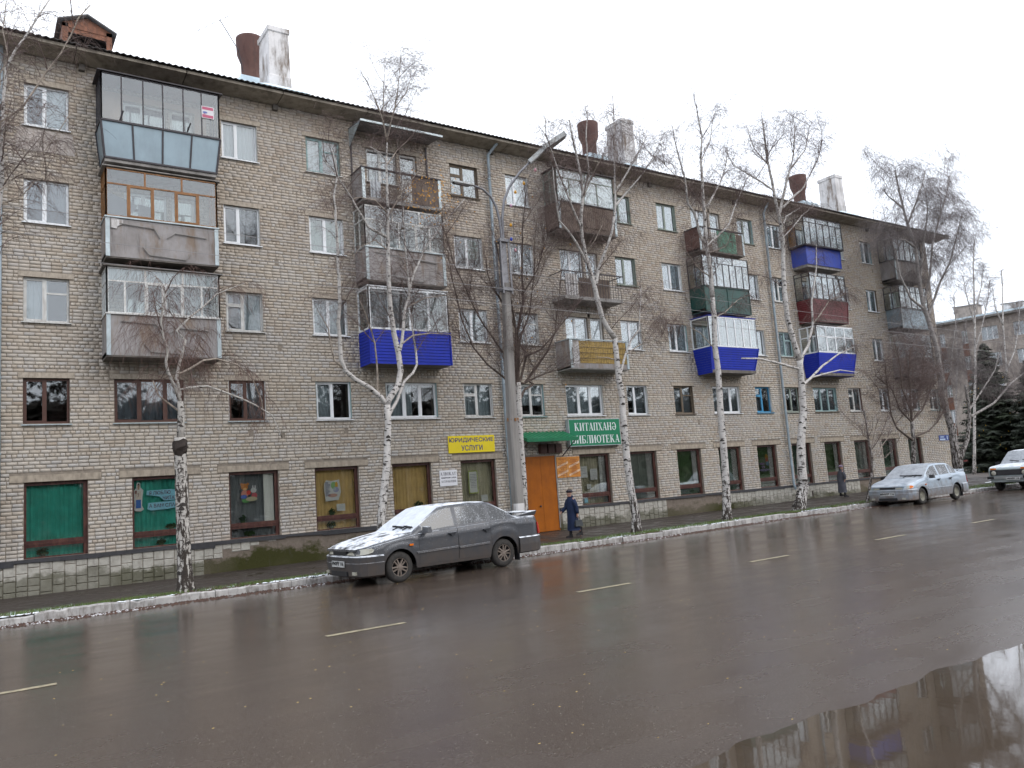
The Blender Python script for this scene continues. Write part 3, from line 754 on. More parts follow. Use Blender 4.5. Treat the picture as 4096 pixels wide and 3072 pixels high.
# cornice, roof, eave
mb=MB(); x=BX0-.4
while x<BX1+.8:
    b=min(x+2.96,BX1+1.3)
    mb.hexa([(x+.012,-.04,14.86),(b-.012,-.04,14.86),(b-.012,.3,14.80),(x+.012,.3,14.80),(x+.012,-.04,15.0),(b-.012,-.04,15.0),(b-.012,.3,15.0),(x+.012,.3,15.0)])
    s_=MB(); s_.hexa([(x+.008,-.74,14.885),(b-.008,-.74,14.885),(b-.008,-.04,14.80),(x+.008,-.04,14.80),(x+.008,-.74,14.975),(b-.008,-.74,14.975),(b-.008,-.04,15.0),(x+.008,-.04,15.0)])
    part('cornice_slab',s_,SOFFIT,bld); x+=2.97
part('wall_top',mb,SOFFIT,bld)
mb=MB(); n=int((BX1+2.2-BX0)/.0444)
def rz(y): return 15.005+(y+.86)*.30
pr=None
for i in range(n):
    x=BX0-.5+i*.0444; z=.021*math.sin(i*PI/2)
    cur=[(x,-.86,rz(-.86)+z),(x,1.2,rz(1.2)+z),(x,6,rz(6)+z),(x,-.86,rz(-.86)+z-.009)]
    if pr:
        mb.quad(pr[0],cur[0],cur[1],pr[1]); mb.quad(pr[1],cur[1],cur[2],pr[2]); mb.quad(pr[3],cur[3],cur[0],pr[0])
        mb.quad(cur[3],pr[3],(pr[0][0],-.1,rz(-.1)-.03),(cur[0][0],-.1,rz(-.1)-.03))
    pr=cur
mb.quad((BX0-.5,6,rz(6)),(BX1+1.3,6,rz(6)),(BX1+1.3,13,15.0),(BX0-.5,13,15.0))
roof=part('roof',mb,ETERNIT,bld)
for x in [2.6+2.84*i for i in range(17)]:
    mb=MB(); mb.box(x,-.12,14.62,x+.16,.012,14.80); part('beam_end',mb,CONCD,bld)
mb=MB(); mb.box(BX1+.9,-.84,14.80,BX1+1.32,-.74,15.05); part('eave_end_board',mb,CONC,bld)
# chimneys, vents
CHW=m_panel('flaking_whitewash',(.46,.44,.43),(.68,.66,.65),(.17,.13,.10),1.0)
RUST=m_panel('rusty_sheet',(.095,.05,.045),(.14,.075,.06),(.06,.03,.028),.6)
for i,cxx in enumerate((8.72,25.52,42.42)):
    mb=MB(); y0=1.5
    lv=[(15.2,.80,1.2,0),(16.75,.80,1.2,0),(16.8,.76,1.17,.0),(17.75,.74,1.15,0),(18.42,.72,1.13,0),(18.45,.80,1.2,-.03),(18.62,.80,1.2,-.03)]
    for (za,wa,da,oa),(zb2,wb,db,ob) in zip(lv,lv[1:]):
        o_=(.8-wa)/2; p_=(.8-wb)/2
        mb.hexa([(cxx+o_,y0+o_,za),(cxx+.8-o_,y0+o_,za),(cxx+.8-o_,y0+da,za),(cxx+o_,y0+da,za),(cxx+p_,y0+p_,zb2),(cxx+.8-p_,y0+p_,zb2),(cxx+.8-p_,y0+db,zb2),(cxx+p_,y0+db,zb2)])
    ch=part('chimney',mb,CHW,roof)
    mb=MB(); mb.lathe([(.36,15.6),(.36,17.9),(.37,18.4),(.50,18.75),(.53,19.35),(.53,19.42),(.47,19.42),(.46,19.0)],22,(cxx+.16,4.1,0)); part('ventilation_stack',mb,RUST,roof,smooth=True)
    mb=MB()
    mb.hexa([(cxx-.55,.95,16.02),(cxx+1.3,.95,16.02),(cxx+1.3,3.0,16.3),(cxx-.55,3.0,16.3),(cxx-.2,1.2,16.22),(cxx+1.0,1.2,16.22),(cxx+1.0,2.9,16.55),(cxx-.2,2.9,16.55)])
    mb.hexa([(cxx-.6,3.2,16.6),(cxx+1.3,3.2,16.6),(cxx+1.3,4.8,16.7),(cxx-.6,4.8,16.7),(cxx-.4,3.5,17.62),(cxx+1.0,3.5,17.62),(cxx+1.0,4.6,17.7),(cxx-.4,4.6,17.7)])
    part('flashing',mb,SNOWM,roof)
    mb=MB(); mb.box(cxx-2.0,-.80,15.045,cxx+1.6,.9,15.07)
# roof snow streaks near the eave
mb=MB()
for a,b in ((1.9,4.2),(7.3,10.6),(22.6,27.5),(37.5,44.5)):
    x=a
    while x<b:
        l=rnd.uniform(.1,.35); y=-.7+rnd.random()*.3; mb.quad((x,y,rz(y)+.026),(x+l,y,rz(y)+.026),(x+l,y+1.2,rz(y+1.2)+.028),(x,y+1.2,rz(y+1.2)+.028)); x+=l+rnd.uniform(.01,.1)
part('roof_snow_patches',mb,SNOWM,roof,kind='stuff')
# dormer of brown boards
BRD=paint('red_brown_boards',(.20,.085,.05),.75,.3,7,(.08,.04,.03),.6)
mb=MB(); a,b,y0=2.28,3.64,1.0
mb.box(a,y0,15.4,a+.16,y0+.05,16.62); mb.box(b-.16,y0,15.4,b,y0+.05,16.58); mb.poly([(a,y0,16.5),(b,y0,16.46),(b,y0,16.58),((a+b)/2,y0,16.90),(a,y0,16.62)])
mb.poly([(a+.14,y0+.02,16.34),(b-.14,y0+.02,16.30),(b-.14,y0+.02,16.5),(a+.14,y0+.02,16.52)]); mb.box(a,y0,15.4,b,y0+.05,15.98)
mb.box(a,y0+.06,15.4,a+.04,3.6,16.6); mb.box(b-.04,y0+.06,15.4,b,3.6,16.56)
dm=part('dormer',mb,BRD,roof)
mb=MB(); m_=((a+b)/2,16.98)
mb.hexa([(a-.14,y0-.15,16.60),(m_[0],y0-.15,m_[1]-.04),(m_[0],3.8,m_[1]-.04),(a-.14,3.8,16.60),(a-.14,y0-.15,16.64),(m_[0],y0-.15,m_[1]),(m_[0],3.8,m_[1]),(a-.14,3.8,16.64)])
mb.hexa([(m_[0],y0-.15,m_[1]-.04),(b+.12,y0-.15,16.52),(b+.12,3.8,16.52),(m_[0],3.8,m_[1]-.04),(m_[0],y0-.15,m_[1]),(b+.12,y0-.15,16.56),(b+.12,3.8,16.56),(m_[0],3.8,m_[1])])
part('dormer_roof',mb,ETERNIT,roof)
for i in range(13):
    mb=MB(); x=a+.2+i*.075; mb.bar((x,3.0,16.75),(x+.02,1.5,16.1),.02,.02); part('lath',mb,CONC,roof)
mb=MB(); mb.box(a+.05,3.3,15.4,b-.05,3.35,16.5); part('dormer_back_board',mb,ROOM,roof)
# downpipes
for nm,pts in (('a',[(.69,-.15,15.0),(.69,-.15,6.5),(.69,-.15,1.0)]),('b',[(16.84,-.55,14.98),(16.84,-.5,14.86),(16.64,-.17,14.5),(16.63,-.15,11.9),(16.62,-.15,9.4),(16.62,-.15,3.0),(16.62,-.15,.5)]),('c',[(33.2,-.5,14.95),(33.11,-.17,14.4),(33.11,-.15,9.6),(33.11,-.15,4.04),(33.11,-.15,.8),(33.08,-.25,.55)])):
    mb=MB(); mb.tube(pts,.062,10); d_=part('downpipe',mb,PIPE,bld,smooth=True)
    z=13.5
    while z>1.5: 
        mb=MB(); mb.lathe([(.062,z),(.075,z+.01),(.075,z+.05),(.062,z+.06)],10,(pts[-2][0],-.15,0)); part('pipe_collar',mb,PIPE,d_); z-=2.0
# painted patches on the wall
mb=MB(); mb.quad((1.05,-.010,11.98),(2.5,-.010,11.98),(2.45,-.010,12.62),(1.1,-.010,12.62)); part('plaster_patch',mb,paint('pale_plaster',(.40,.36,.33),.9,.2,3,(.25,.2,.16),.7),bld)

# unseen wood added behind the camera to darken the sky reflected in the windows
mb=MB(); rw_=random.Random(99)
for i in range(52000):
    x=rw_.uniform(-90,230); top=16.5+1.6*math.sin(x*.21)+1.2*math.sin(x*.57+1)+.8*math.sin(x*1.3)
    z=top*rw_.random()**.95; y=-72+rw_.uniform(-5,5)*(1.1-z/16); s=rw_.uniform(.2,.6) if z>13.5 else rw_.uniform(.6,1.5); a=rw_.random()*6.28; b=rw_.uniform(-1,1)
    u=Vector((math.cos(a),math.sin(a),b)).normalized()*s; v=Vector((-math.sin(a),math.cos(a),rw_.uniform(-1,1))).normalized()*s
    p=Vector((x,y,z)); mb.poly([tuple(p-u),tuple(p-v*.7),tuple(p+u),tuple(p+v*.7)])
struct('added_reflection_wood',mb,paint('added_bare_wood',(.055,.045,.035),.9,.4,.5),kind='stuff')

# ---------------- balconies ----------------
def PB(k): return 6.07+2.8*(k-3)
def balc_geo(s,D0,D1,ex,z0,z1,W=3.04):
    def P(t,side,u):   # side 0 left wall, 1 front, 2 right wall ; u 0..1 along
        xl=s-ex*t; xr=s+W+ex*t; D=D0+(D1-D0)*t; z=z0+(z1-z0)*t
        if side==1: return (xl+(xr-xl)*u,-D,z)
        if side==0: return (xl,-D*u,z)
        return (xr,-D*u,z)
    return P
def wallpiece(mb,P,t0,t1,side,u0,u1,th=.02,wedge=0.0,m=0):
    nx,ny={0:(-1,0),1:(0,-1),2:(1,0)}[side]
    a,b,c,d=P(t0,side,u0),P(t0,side,u1),P(t1,side,u1),P(t1,side,u0)
    o=lambda p,k:(p[0]+nx*k,p[1]+ny*k,p[2])
    inn=[o(p,-th) for p in (a,b,c,d)]; out=[o(a,wedge),o(b,wedge),c,d]
    mb.poly(out,m)
    for i in range(4): mb.quad(inn[i],inn[(i+1)%4],out[(i+1)%4],out[i],m)
    mb.poly(inn[::-1],m)
def slab(s,k,label,W=3.04,D=.86,mat=None):
    zb=PB(k); mb=MB(); mb.box(s,-D,zb-.02,s+W,.01,zb+.12)
    return part('balcony',mb,mat or CONCD,bld,label)
def parapet(s,b,z0,z1,kind,mats,D0=.87,D1=.87,ex=0,W=3.04,sides=(0,1,2),npan=4,front=(0,1)):
    P=balc_geo(s,D0,D1,ex,z0,z1,W)
    if kind=='siding':
        n=11
        for i in range(n):
            for sd_ in sides:
                mb=MB(); wallpiece(mb,P,i/n,(i+1)/n-.004,sd_,0.01,.99 if sd_!=1 else .99,.015,.016); part('slat',mb,mats[0],b)
        for sd_,u in ((1,0),(1,1)):
            mb=MB(); a=P(0,sd_,u); c=P(1,sd_,u); dx=.02 if u else -.02
            mb.bar((a[0]+dx*.4,a[1]-.01,a[2]),(c[0]+dx*.4,c[1]-.01,c[2]),.045,.045); part('corner_trim',mb,mats[0],b)
    elif kind=='panel':
        for sd_ in sides:
            mb=MB(); wallpiece(mb,P,0,1,sd_,0 if sd_!=1 else front[0],1 if sd_!=1 else front[1],.03); part('parapet_panel',mb,mats[0],b)
        for u in (0,1):
            mb=MB(); a=P(0,1,u); c=P(1,1,u); q=.05 if u==0 else -.05
            mb.bar((a[0]+q,a[1]-.012,a[2]),(c[0]+q,c[1]-.012,c[2]),.11,.02); part('corner_trim',mb,mats[1],b)
        mb=MB(); a=P(1,1,0); c=P(1,1,1); mb.box(a[0]-.03,a[1]-.05,a[2],c[0]+.03,a[1]+.05,a[2]+.04); mb.box(a[0]-.03,a[1]+.05,a[2],a[0]+.05,0,a[2]+.04); part('coping',mb,mats[2] if len(mats)>2 else mats[1],b)
    elif kind=='sheets':
        for sd_ in sides:
            n=npan if sd_==1 else 1
            for i in range(n):
                mb=MB(); wallpiece(mb,P,0,1,sd_,i/n+.004,(i+1)/n-.004,.012); part('sheet_panel',mb,mats[0],b)
            mb=MB()
            for i in range(n+1):
                a=P(0,sd_,i/n); c=P(1,sd_,i/n); o_={0:(-.012,0),1:(0,-.012),2:(.012,0)}[sd_]
                mb.bar((a[0]+o_[0],a[1]+o_[1],a[2]),(c[0]+o_[0],c[1]+o_[1],c[2]),.045,.03,up=(0,1,0) if sd_!=1 else (0,0,1))
            for t_ in (0,1):
                a=P(t_,sd_,0); c=P(t_,sd_,1); mb.bar((a[0],a[1]-(.013 if sd_==1 else 0),a[2]),(c[0],c[1]-(.013 if sd_==1 else 0),c[2]),.05,.05)
            part('sheet_frame',mb,mats[1],b)
def glazing(s,b,z0,z1,cols_,frame,fw_=.05,D=.87,W=3.04,trans=None,scols=(.5,),stran=None,sash=(),glass=None,ex=0,upcols=None,y_in=None):
    xl,xr=s-ex,s+W+ex; glass=glass or GLASSB
    def face(side,cc,tr,upc=None,sash=()):
        mb=MB(); L=(xr-xl) if side==1 else D
        def R(u0,u1,za,zb_,th=.04,off=0):
            if side==1: mb.box(xl+u0,-D-off,za,xl+u1,-D+th,zb_)
            elif side==0: mb.box(xl-off,-u1,za,xl+th,-u0,zb_)
            else: mb.box(xr-th,-u1,za,xr+off,-u0,zb_)
        fb=fw_*.8
        R(0,L,z0,z0+fb); R(0,L,z1-fb,z1); R(0,fw_,z0+fb,z1-fb); R(L-fw_,L,z0+fb,z1-fb)
        ed=[fw_]+[v for c_ in cc for v in (c_*L-fw_/2,c_*L+fw_/2)]+[L-fw_]
        zt=z0+(z1-z0)*tr if tr else z1-fb
        for c_ in cc: R(c_*L-fw_/2,c_*L+fw_/2,z0+fb,zt)
        cells=[(ed[i],ed[i+1],z0+fb,zt-(fb/2 if tr else 0)) for i in range(0,len(ed),2)]
        if tr:
            R(fw_,L-fw_,zt-fb/2,zt+fb/2,.035,.002)
            uc=cc if upc is None else upc; e2=[fw_]+[v for c_ in uc for v in (c_*L-fw_/2,c_*L+fw_/2)]+[L-fw_]
            for c_ in uc: R(c_*L-fw_/2,c_*L+fw_/2,zt+fb/2,z1-fb)
            cells+=[(e2[i],e2[i+1],zt+fb/2,z1-fb) for i in range(0,len(e2),2)]
        for i in sash:
            u0,u1,za,zb_=cells[i]; e=.04
            R(u0,u0+e,za,zb_,.03,.012);R(u1-e,u1,za,zb_,.03,.012);R(u0+e,u1-e,za,za+e,.03,.012);R(u0+e,u1-e,zb_-e,zb_,.03,.012); cells[i]=(u0+e,u1-e,za+e,zb_-e)
        f=part('glazing_frame',mb,frame,b)
        for (u0,u1,za,zb_) in cells:
            g_=MB()
            if side==1: g_.box(xl+u0,-D+.014,za,xl+u1,-D+.02,zb_)
            elif side==0: g_.box(xl+.014,-u1,za,xl+.02,-u0,zb_)
            else: g_.box(xr-.02,-u1,za,xr-.014,-u0,zb_)
            part('pane',g_,glass,b)
    face(1,cols_,trans,upcols,sash); face(0,scols,stran if stran is not None else trans); face(2,scols,stran if stran is not None else trans)
def cover(s,b,z,mat,W=3.04,D=.95,ex=.08,tilt=.0):
    mb=MB(); mb.hexa([(s-ex,-D,z),(s+W+ex,-D,z),(s+W+ex,0,z+tilt),(s-ex,0,z+tilt),(s-ex,-D,z+.03),(s+W+ex,-D,z+.03),(s+W+ex,0,z+tilt+.03),(s-ex,0,z+tilt+.03)]); part('cover_sheet',mb,mat,b)
def inner_curtain(s,b,u0,u1,z0,z1,mat,y=-.72): part('curtain',curtain_mesh(s+u0,s+u1,y,z0,z1,.025),mat,b)
def sticks(b,s,zb,col=None):
    for (a0,a1,a2,a3) in ((.35,.98,1.25,.93),(1.25,.93,1.42,.66),(1.6,.68,1.82,.86),(1.82,.86,2.7,.80),(.95,.36,1.12,.14),(1.12,.14,2.1,.08),(2.1,.08,2.25,.30)):
        mb=MB(); mb.bar((s+a0,-.905,zb+a1),(s+a2,-.905,zb+a3),.03,.02); part('batten',mb,CONC,b)
NETW=CURT['w']
# stack 1
s=3.16; zb=PB(3)
b=slab(s,3,'balcony with stained grey panel parapet and white wooden glazing, third floor, left stack')
parapet(s,b,zb+.02,zb+1.17,'panel',(PANEL,GALV,WHITEW)); glazing(s,b,zb+1.2,zb+2.52,(.155,.33,.49,.66,.83),WHITEW,.055,trans=.70,upcols=(.33,.66),scols=(.33,.66),sash=(2,3)); cover(s,b,zb+2.53,CONCD); sticks(b,s,zb)
inner_curtain(s,b,.05,1.0,zb+2.1,zb+2.5,NETW,-.8); inner_curtain(s,b,1.0,3.0,zb+2.12,zb+2.5,NETW,-.8); inner_curtain(s,b,2.1,2.9,zb+1.3,zb+1.95,NETW,-.4)
zb=PB(4)
b=slab(s,4,'balcony with stained grey panel parapet and varnished wooden glazing, fourth floor, left stack')
parapet(s,b,zb+.02,zb+1.14,'panel',(PANEL,GALV,GALV)); glazing(s,b,zb+1.18,zb+2.6,(.19,.41,.61,.82),WOOD,.05,trans=.68,upcols=(.34,.67),scols=(.33,.66),sash=(1,3)); cover(s,b,zb+2.63,CONC,D=.92); sticks(b,s,zb)
mb=MB(); mb.poly([(s+.12,-.905,zb+1.12),(s+.45,-.905,zb+1.10),(s+.44,-.905,zb+.96),(s+.3,-.905,zb+.9),(s+.28,-.905,zb+.82),(s+.12,-.905,zb+.84)]); part('plaster_patch',mb,CHW,b)
mb=MB(); mb.poly([(s+.1,-.5,zb+2.0),(s+.6,-.5,zb+1.85),(s+.9,-.5,zb+1.7),(s+.6,-.5,zb+1.25),(s+.1,-.5,zb+1.4)]); mb.poly([(s+.9,-.5,zb+1.75),(s+1.3,-.5,zb+1.7),(s+1.2,-.5,zb+1.2),(s+.9,-.5,zb+1.2)]); part('hanging_laundry',mb,CURT['d'],b)
zb=PB(5)
b=slab(s,5,'balcony with flared blue-grey sheet parapet and dark metal glazing, top floor, left stack',mat=CONC)
parapet(s,b,zb+.10,zb+1.15,'sheets',(SHEET,DARKM),D0=.86,D1=.98,ex=.11); glazing(s,b,zb+1.17,zb+2.58,(.165,.34,.505,.68,.84),DARKM,.035,D=.98,ex=.11,scols=(.33,.66),trans=None); cover(s,b,zb+2.6,DARKM,D=1.04,ex=.2,tilt=.03)
PEACH=paint('peach_wall_paint',(.46,.33,.25),.8,.1,2)
mb=MB(); mb.box(s,-.012,zb+.2,s+.6,-.009,zb+2.5); mb.box(s+2.64,-.012,zb+.2,s+3.0,-.009,zb+2.5); mb.box(s+.6,-.012,F[3]+HW+.01,s+2.64,-.009,zb+2.5); part('painted_wall',mb,PEACH,b)
mb=MB(); mb.box(s+2.62,-1.0,zb+1.75,s+2.98,-.995,zb+2.13); st=part('paper_notice',mb,paint('notice_paper',(.62,.60,.62),.6,.05),b)
mb=MB(); mb.box(s+2.64,-1.003,zb+2.02,s+2.96,-1.0005,zb+2.11); mb.box(s+2.64,-1.003,zb+1.77,s+2.96,-1.0005,zb+1.86); mb.poly([(s+2.66,-1.003,zb+1.87),(s+2.70,-1.003,zb+1.9),(s+2.75,-1.003,zb+1.87)]); part('pink_print',mb,paint('pink_print',(.45,.10,.17),.6,.1),st)
mb=MB(); mb.poly([(s+2.72+.07*math.cos(a*PI/6),-1.004,zb+1.93+.035*math.sin(a*PI/6)) for a in range(12)]); part('blue_print',mb,paint('blue_print',(.12,.16,.38),.6,.1),st)
for x in (s+.38,s+2.2):
    mb=MB(); mb.bar((x,-1.0,zb+1.2),(x+.07,-1.12,zb+1.45),.03,.03); part('bracket',mb,DARKM,b)
# stack 2
s=10.97; zb=PB(3)
b=slab(s,3,'balcony with ultramarine siding and white plastic glazing, third floor, second stack from the left')
parapet(s,b,zb-.02,zb+1.14,'siding',(BLUES,),D0=.87,D1=.87); glazing(s,b,zb+1.15,zb+2.58,(.245,.50,.74),WHITE,.075,scols=(),trans=None); cover(s,b,zb+2.60,WHITE,D=.9,ex=.02)
inner_curtain(s,b,.1,1.5,zb+1.2,zb+2.5,CURT['d'],-.3); inner_curtain(s,b,1.9,2.95,zb+1.2,zb+2.5,NETW,-.6)
zb=PB(4)
b=slab(s,4,'balcony with stained panel parapet and weathered wooden glazing, fourth floor, second stack')
parapet(s,b,zb+.02,zb+1.14,'panel',(PANEL,GALV,GALV)); glazing(s,b,zb+1.18,zb+2.62,(.2,.42,.63,.82),WHITEW,.05,trans=.66,upcols=(.35,.69),sash=(3,)); sticks(b,s,zb)
inner_curtain(s,b,1.1,2.6,zb+1.22,zb+2.0,NETW,-.3); inner_curtain(s,b,.1,2.9,zb+2.15,zb+2.58,CURT['d'],-.8)
zb=PB(5)
b=slab(s,5,'open balcony with grey side screen and thin rail under a steel canopy, top floor, second stack',mat=CONC)
parapet(s,b,zb+.02,zb+1.12,'panel',(PANEL,GALV,DARKM),sides=(0,2))
mb=MB(); mb.box(s,-.88,zb+1.10,s+3.04,-.85,zb+1.13)
for x in [s+.25*i for i in range(1,12)]: mb.box(x,-.87,zb+.12,x+.012,-.858,zb+1.10)
part('railing',mb,DARKM,b); P_=balc_geo(s,.87,.87,0,zb+.1,zb+1.1); mb=MB(); wallpiece(mb,P_,0,1,1,.62,.99,.02); part('parapet_panel',mb,PANELB,b)
inner_curtain(s,b,.62,1.0,zb+.2,zb+1.0,NETW,-.2)
mb=MB(); z_=PB(5)+2.72
mb.hexa([(s-.02,-1.02,z_),(s+3.15,-1.02,z_+.03),(s+3.15,-.0,z_+.12),(s-.02,-.0,z_+.12),(s-.02,-1.02,z_+.035),(s+3.15,-1.02,z_+.065),(s+3.15,0,z_+.15),(s-.02,0,z_+.15)]); part('canopy',mb,ETERNIT,b)
mb=MB(); mb.box(s-.03,-1.05,z_-.01,s+3.16,-1.02,z_+.06); part('canopy_edge',mb,GALV,b)
mb=MB(); mb.poly([(s-.02,-1.0,z_),(s-.02,0,z_+.1),(s-.02,0,z_-.55)]); mb.poly([(s+.0,-1.0,z_),(s+.0,0,z_-.55),(s+.0,0,z_+.1)]); part('canopy_side',mb,GALV,b)
mb=MB(); mb.bar((s+.03,-.03,z_-.02),(s+.03,-.03,zb+1.1),.04); part('post',mb,DARKM,b)
mb=MB(); mb.bar((s+3.0,-.03,z_-.02),(s+3.0,-.03,zb+.2),.05); part('post',mb,DARKM,b)
# stack 3
s=19.34; zb=PB(3)
b=slab(s,3,'open balcony screened with yellow reed matting, third floor, above the library sign',mat=CONC)
parapet(s,b,zb+.02,zb+1.14,'panel',(PANEL,GALV,GALV),sides=(0,2))
P_=balc_geo(s,.87,.87,0,zb+.02,zb+1.14); mb=MB(); wallpiece(mb,P_,.0,.17,1,0,1,.03); part('parapet_panel',mb,PANEL,b)
mb=MB(); wallpiece(mb,P_,.17,1,1,.06,.16,.02); part('white_board',mb,CHW,b)
for i in range(28):
    u0=.16+i*.83/28; mb=MB(); wallpiece(mb,P_,.18,.97,1,u0+.0015,u0+.0265,.012,rnd.uniform(0,.012)); part('reed_strip',mb,REED,b)
mb=MB()
for t_ in (.35,.55,.75): 
    a=P_(t_,1,.16); c_=P_(t_,1,.99); mb.bar((a[0],a[1]-.02,a[2]),(c_[0],c_[1]-.02,c_[2]),.012)
part('reed_binding',mb,OLDP,b)
zb=PB(4)
b=slab(s,4,'open balcony with bare thin rails and a row of bars, fourth floor, third stack',mat=CONC)
mb=MB(); mb.box(s-.15,-.90,zb+1.08,s+3.1,-.86,zb+1.12); mb.box(s-.03,-.86,zb+1.08,s+.0,0,zb+1.11); mb.box(s+3.04,-.86,zb+1.08,s+3.07,0,zb+1.11); mb.box(s,-.89,zb+.6,s+3.04,-.875,zb+.615)
for i in range(22): mb.box(s+.04+i*.138,-.885,zb+.12,s+.053+i*.138,-.873,zb+1.08)
part('railing',mb,DARKM,b)
mb=MB(); mb.box(s+.1,-.85,zb+.12,s+.7,-.83,zb+1.0); part('white_board',mb,CHW,b); mb=MB(); mb.box(s+.8,-.83,zb+.12,s+2.4,-.81,zb+.9); part('parapet_panel',mb,PANELB,b)
zb=PB(5)
b=slab(s,5,'balcony with dark weathered board parapet and old pale green glazing, top floor, third stack')
parapet(s,b,zb+.02,zb+1.14,'panel',(PANELB,GALV,DARKM))
for i in range(16):
    mb=MB(); x=s+.95+i*.105; mb.box(x,-.90,zb+.2,x+.085,-.885,zb+1.1-rnd.random()*.05); part('board',mb,PANELB,b)
glazing(s,b,zb+1.16,zb+2.52,(.22,.46,.70),GREENP,.05,trans=.74,upcols=(.5,)); cover(s,b,zb+2.55,DARKM,D=.95)
inner_curtain(s,b,.05,2.9,zb+1.2,zb+2.1,CURT['g'],-.75); mb=MB(); mb.box(s+.1,-.70,zb+2.12,s+3.0,-.68,zb+2.17); part('curtain_rail',mb,WOOD,b)
# stack 4
s=27.38; zb=PB(3)
b=slab(s,3,'balcony with flared ultramarine siding and white plastic glazing, third floor, fourth stack',W=2.95)
parapet(s,b,zb-.02,zb+1.12,'siding',(BLUES,),D0=.80,D1=1.05,ex=.20,W=2.85); glazing(s,b,zb+1.13,zb+2.5,(.2,.37,.54,.70,.85),WHITE,.06,D=1.05,W=2.85,ex=.20,scols=(),trans=None); cover(s,b,zb+2.52,BLUES,W=2.85,D=1.07,ex=.22)
inner_curtain(s,b,.0,.9,zb+1.15,zb+2.4,CURT['g'],-.5); inner_curtain(s,b,1.4,2.6,zb+1.15,zb+2.4,NETW,-.4)
zb=PB(4)
b=slab(s,4,'balcony with dark green sheet parapet and wide thin-barred glazing, fourth floor, fourth stack')
parapet(s,b,zb-.02,zb+1.13,'sheets',(GREENS,GREENS),npan=2,D0=.87,D1=.87); glazing(s,b,zb+1.15,zb+2.58,(.14,.28,.43,.57,.71,.86),DARKM,.03,D=.93,ex=.06,trans=.76,upcols=(.33,.66),scols=(.5,))
inner_curtain(s,b,.3,2.2,zb+1.2,zb+2.2,NETW,-.3); mb=MB(); mb.box(s+.02,-.8,zb+1.15,s+.035,-.05,zb+1.8); part('yellow_board',mb,REED,b)
zb=PB(5)
b=slab(s,5,'open balcony with rusty side screen and one faded green panel, top floor, fourth stack')
parapet(s,b,zb+.02,zb+1.08,'panel',(RUST,GALV,DARKM),sides=(0,))
P_=balc_geo(s,.87,.87,0,zb+.05,zb+1.06); mb=MB(); wallpiece(mb,P_,0,1,1,.40,.82,.02); part('parapet_panel',mb,GREENL,b); mb=MB(); wallpiece(mb,P_,0,.95,1,.84,1.0,.02); part('parapet_panel',mb,PANELB,b)
mb=MB(); mb.box(s,-.885,zb+1.07,s+3.04,-.86,zb+1.10)
for i in range(9): mb.box(s+.15+i*.13,-.88,zb+.12,s+.16+i*.13,-.87,zb+1.07)
part('railing',mb,DARKM,b)
mb=MB(); mb.box(s+.25,-.84,zb+.12,s+.6,-.82,zb+.6); part('white_board',mb,CHW,b)
# stack 5
s=35.25; zb=PB(3)
b=slab(s,3,'balcony with flared ultramarine siding and white glazing, third floor, fifth stack',W=2.9)
parapet(s,b,zb-.04,zb+1.12,'siding',(BLUES,),D0=.80,D1=1.0,ex=.16,W=2.85); glazing(s,b,zb+1.13,zb+2.5,(.25,.5,.75),WHITE,.07,D=1.0,W=2.85,ex=.16,trans=.6,upcols=(.25,.5,.75),scols=(.5,),sash=(1,))
inner_curtain(s,b,.05,2.8,zb+2.1,zb+2.45,NETW,-.85); inner_curtain(s,b,.6,1.3,zb+1.2,zb+2.1,CURT['d'],-.4)
zb=PB(4)
b=slab(s,4,'balcony with maroon siding and thin dark glazing bars, fourth floor, fifth stack',W=2.9)
parapet(s,b,zb-.05,zb+1.1,'siding',(REDS,),D0=.84,D1=.92,ex=.08,W=2.9); glazing(s,b,zb+1.12,zb+2.5,(.17,.34,.5,.67,.84),DARKM,.035,D=.92,W=2.9,ex=.08,trans=.86,upcols=(.25,.5,.75))
inner_curtain(s,b,.1,2.8,zb+1.2,zb+2.3,NETW,-.6)
zb=PB(5)
b=slab(s,5,'balcony with faded blue parapet, projecting thin glazing and an orange side panel, top floor, fifth stack',W=2.9,mat=CONC)
parapet(s,b,zb+.14,zb+1.05,'sheets',(BLUEL,BLUEL),D0=.87,D1=.87,npan=2,W=2.9); glazing(s-.15,b,zb+1.1,zb+2.55,(.16,.33,.5,.67,.84),DARKM,.035,D=1.05,W=3.1,ex=.08,trans=.82,upcols=(.33,.66))
mb=MB(); mb.box(s-.21,-.5,zb+1.15,s-.2,-.08,zb+2.3); part('orange_board',mb,paint('orange_board',(.33,.14,.015),.6,.2,6),b); cover(s-.15,b,zb+1.05,DARKM,W=3.1,D=1.07,ex=.1); inner_curtain(s,b,.1,2.7,zb+1.2,zb+2.2,NETW,-.7)
# stack 6
s=43.38
for k,lab,pm,gm in ((3,'balcony with grey panel parapet behind birch twigs, third floor, right-hand stack',PANEL,WHITEW),(4,'balcony with pale grey parapet and dark green-curtained side glass, fourth floor, right-hand stack',SHEET,DARKM),(5,'balcony with pinkish grey parapet and wide grey glazing, top floor, right-hand stack',PANEL,DARKM)):
    zb=PB(k); b=slab(s,k,lab,W=2.8)
    parapet(s,b,zb+.02,zb+1.14,'panel',(pm,GALV,GALV),W=2.75); glazing(s,b,zb+1.16,zb+2.48,(.2,.4,.6,.8),gm,.04,D=.95 if k!=3 else .88,W=2.8,ex=.06 if k!=3 else 0,trans=.72 if k<5 else None,scols=(.5,))
    inner_curtain(s,b,.1,1.6,zb+1.2,zb+2.2,CURT['g'] if k==4 else NETW,-.5)
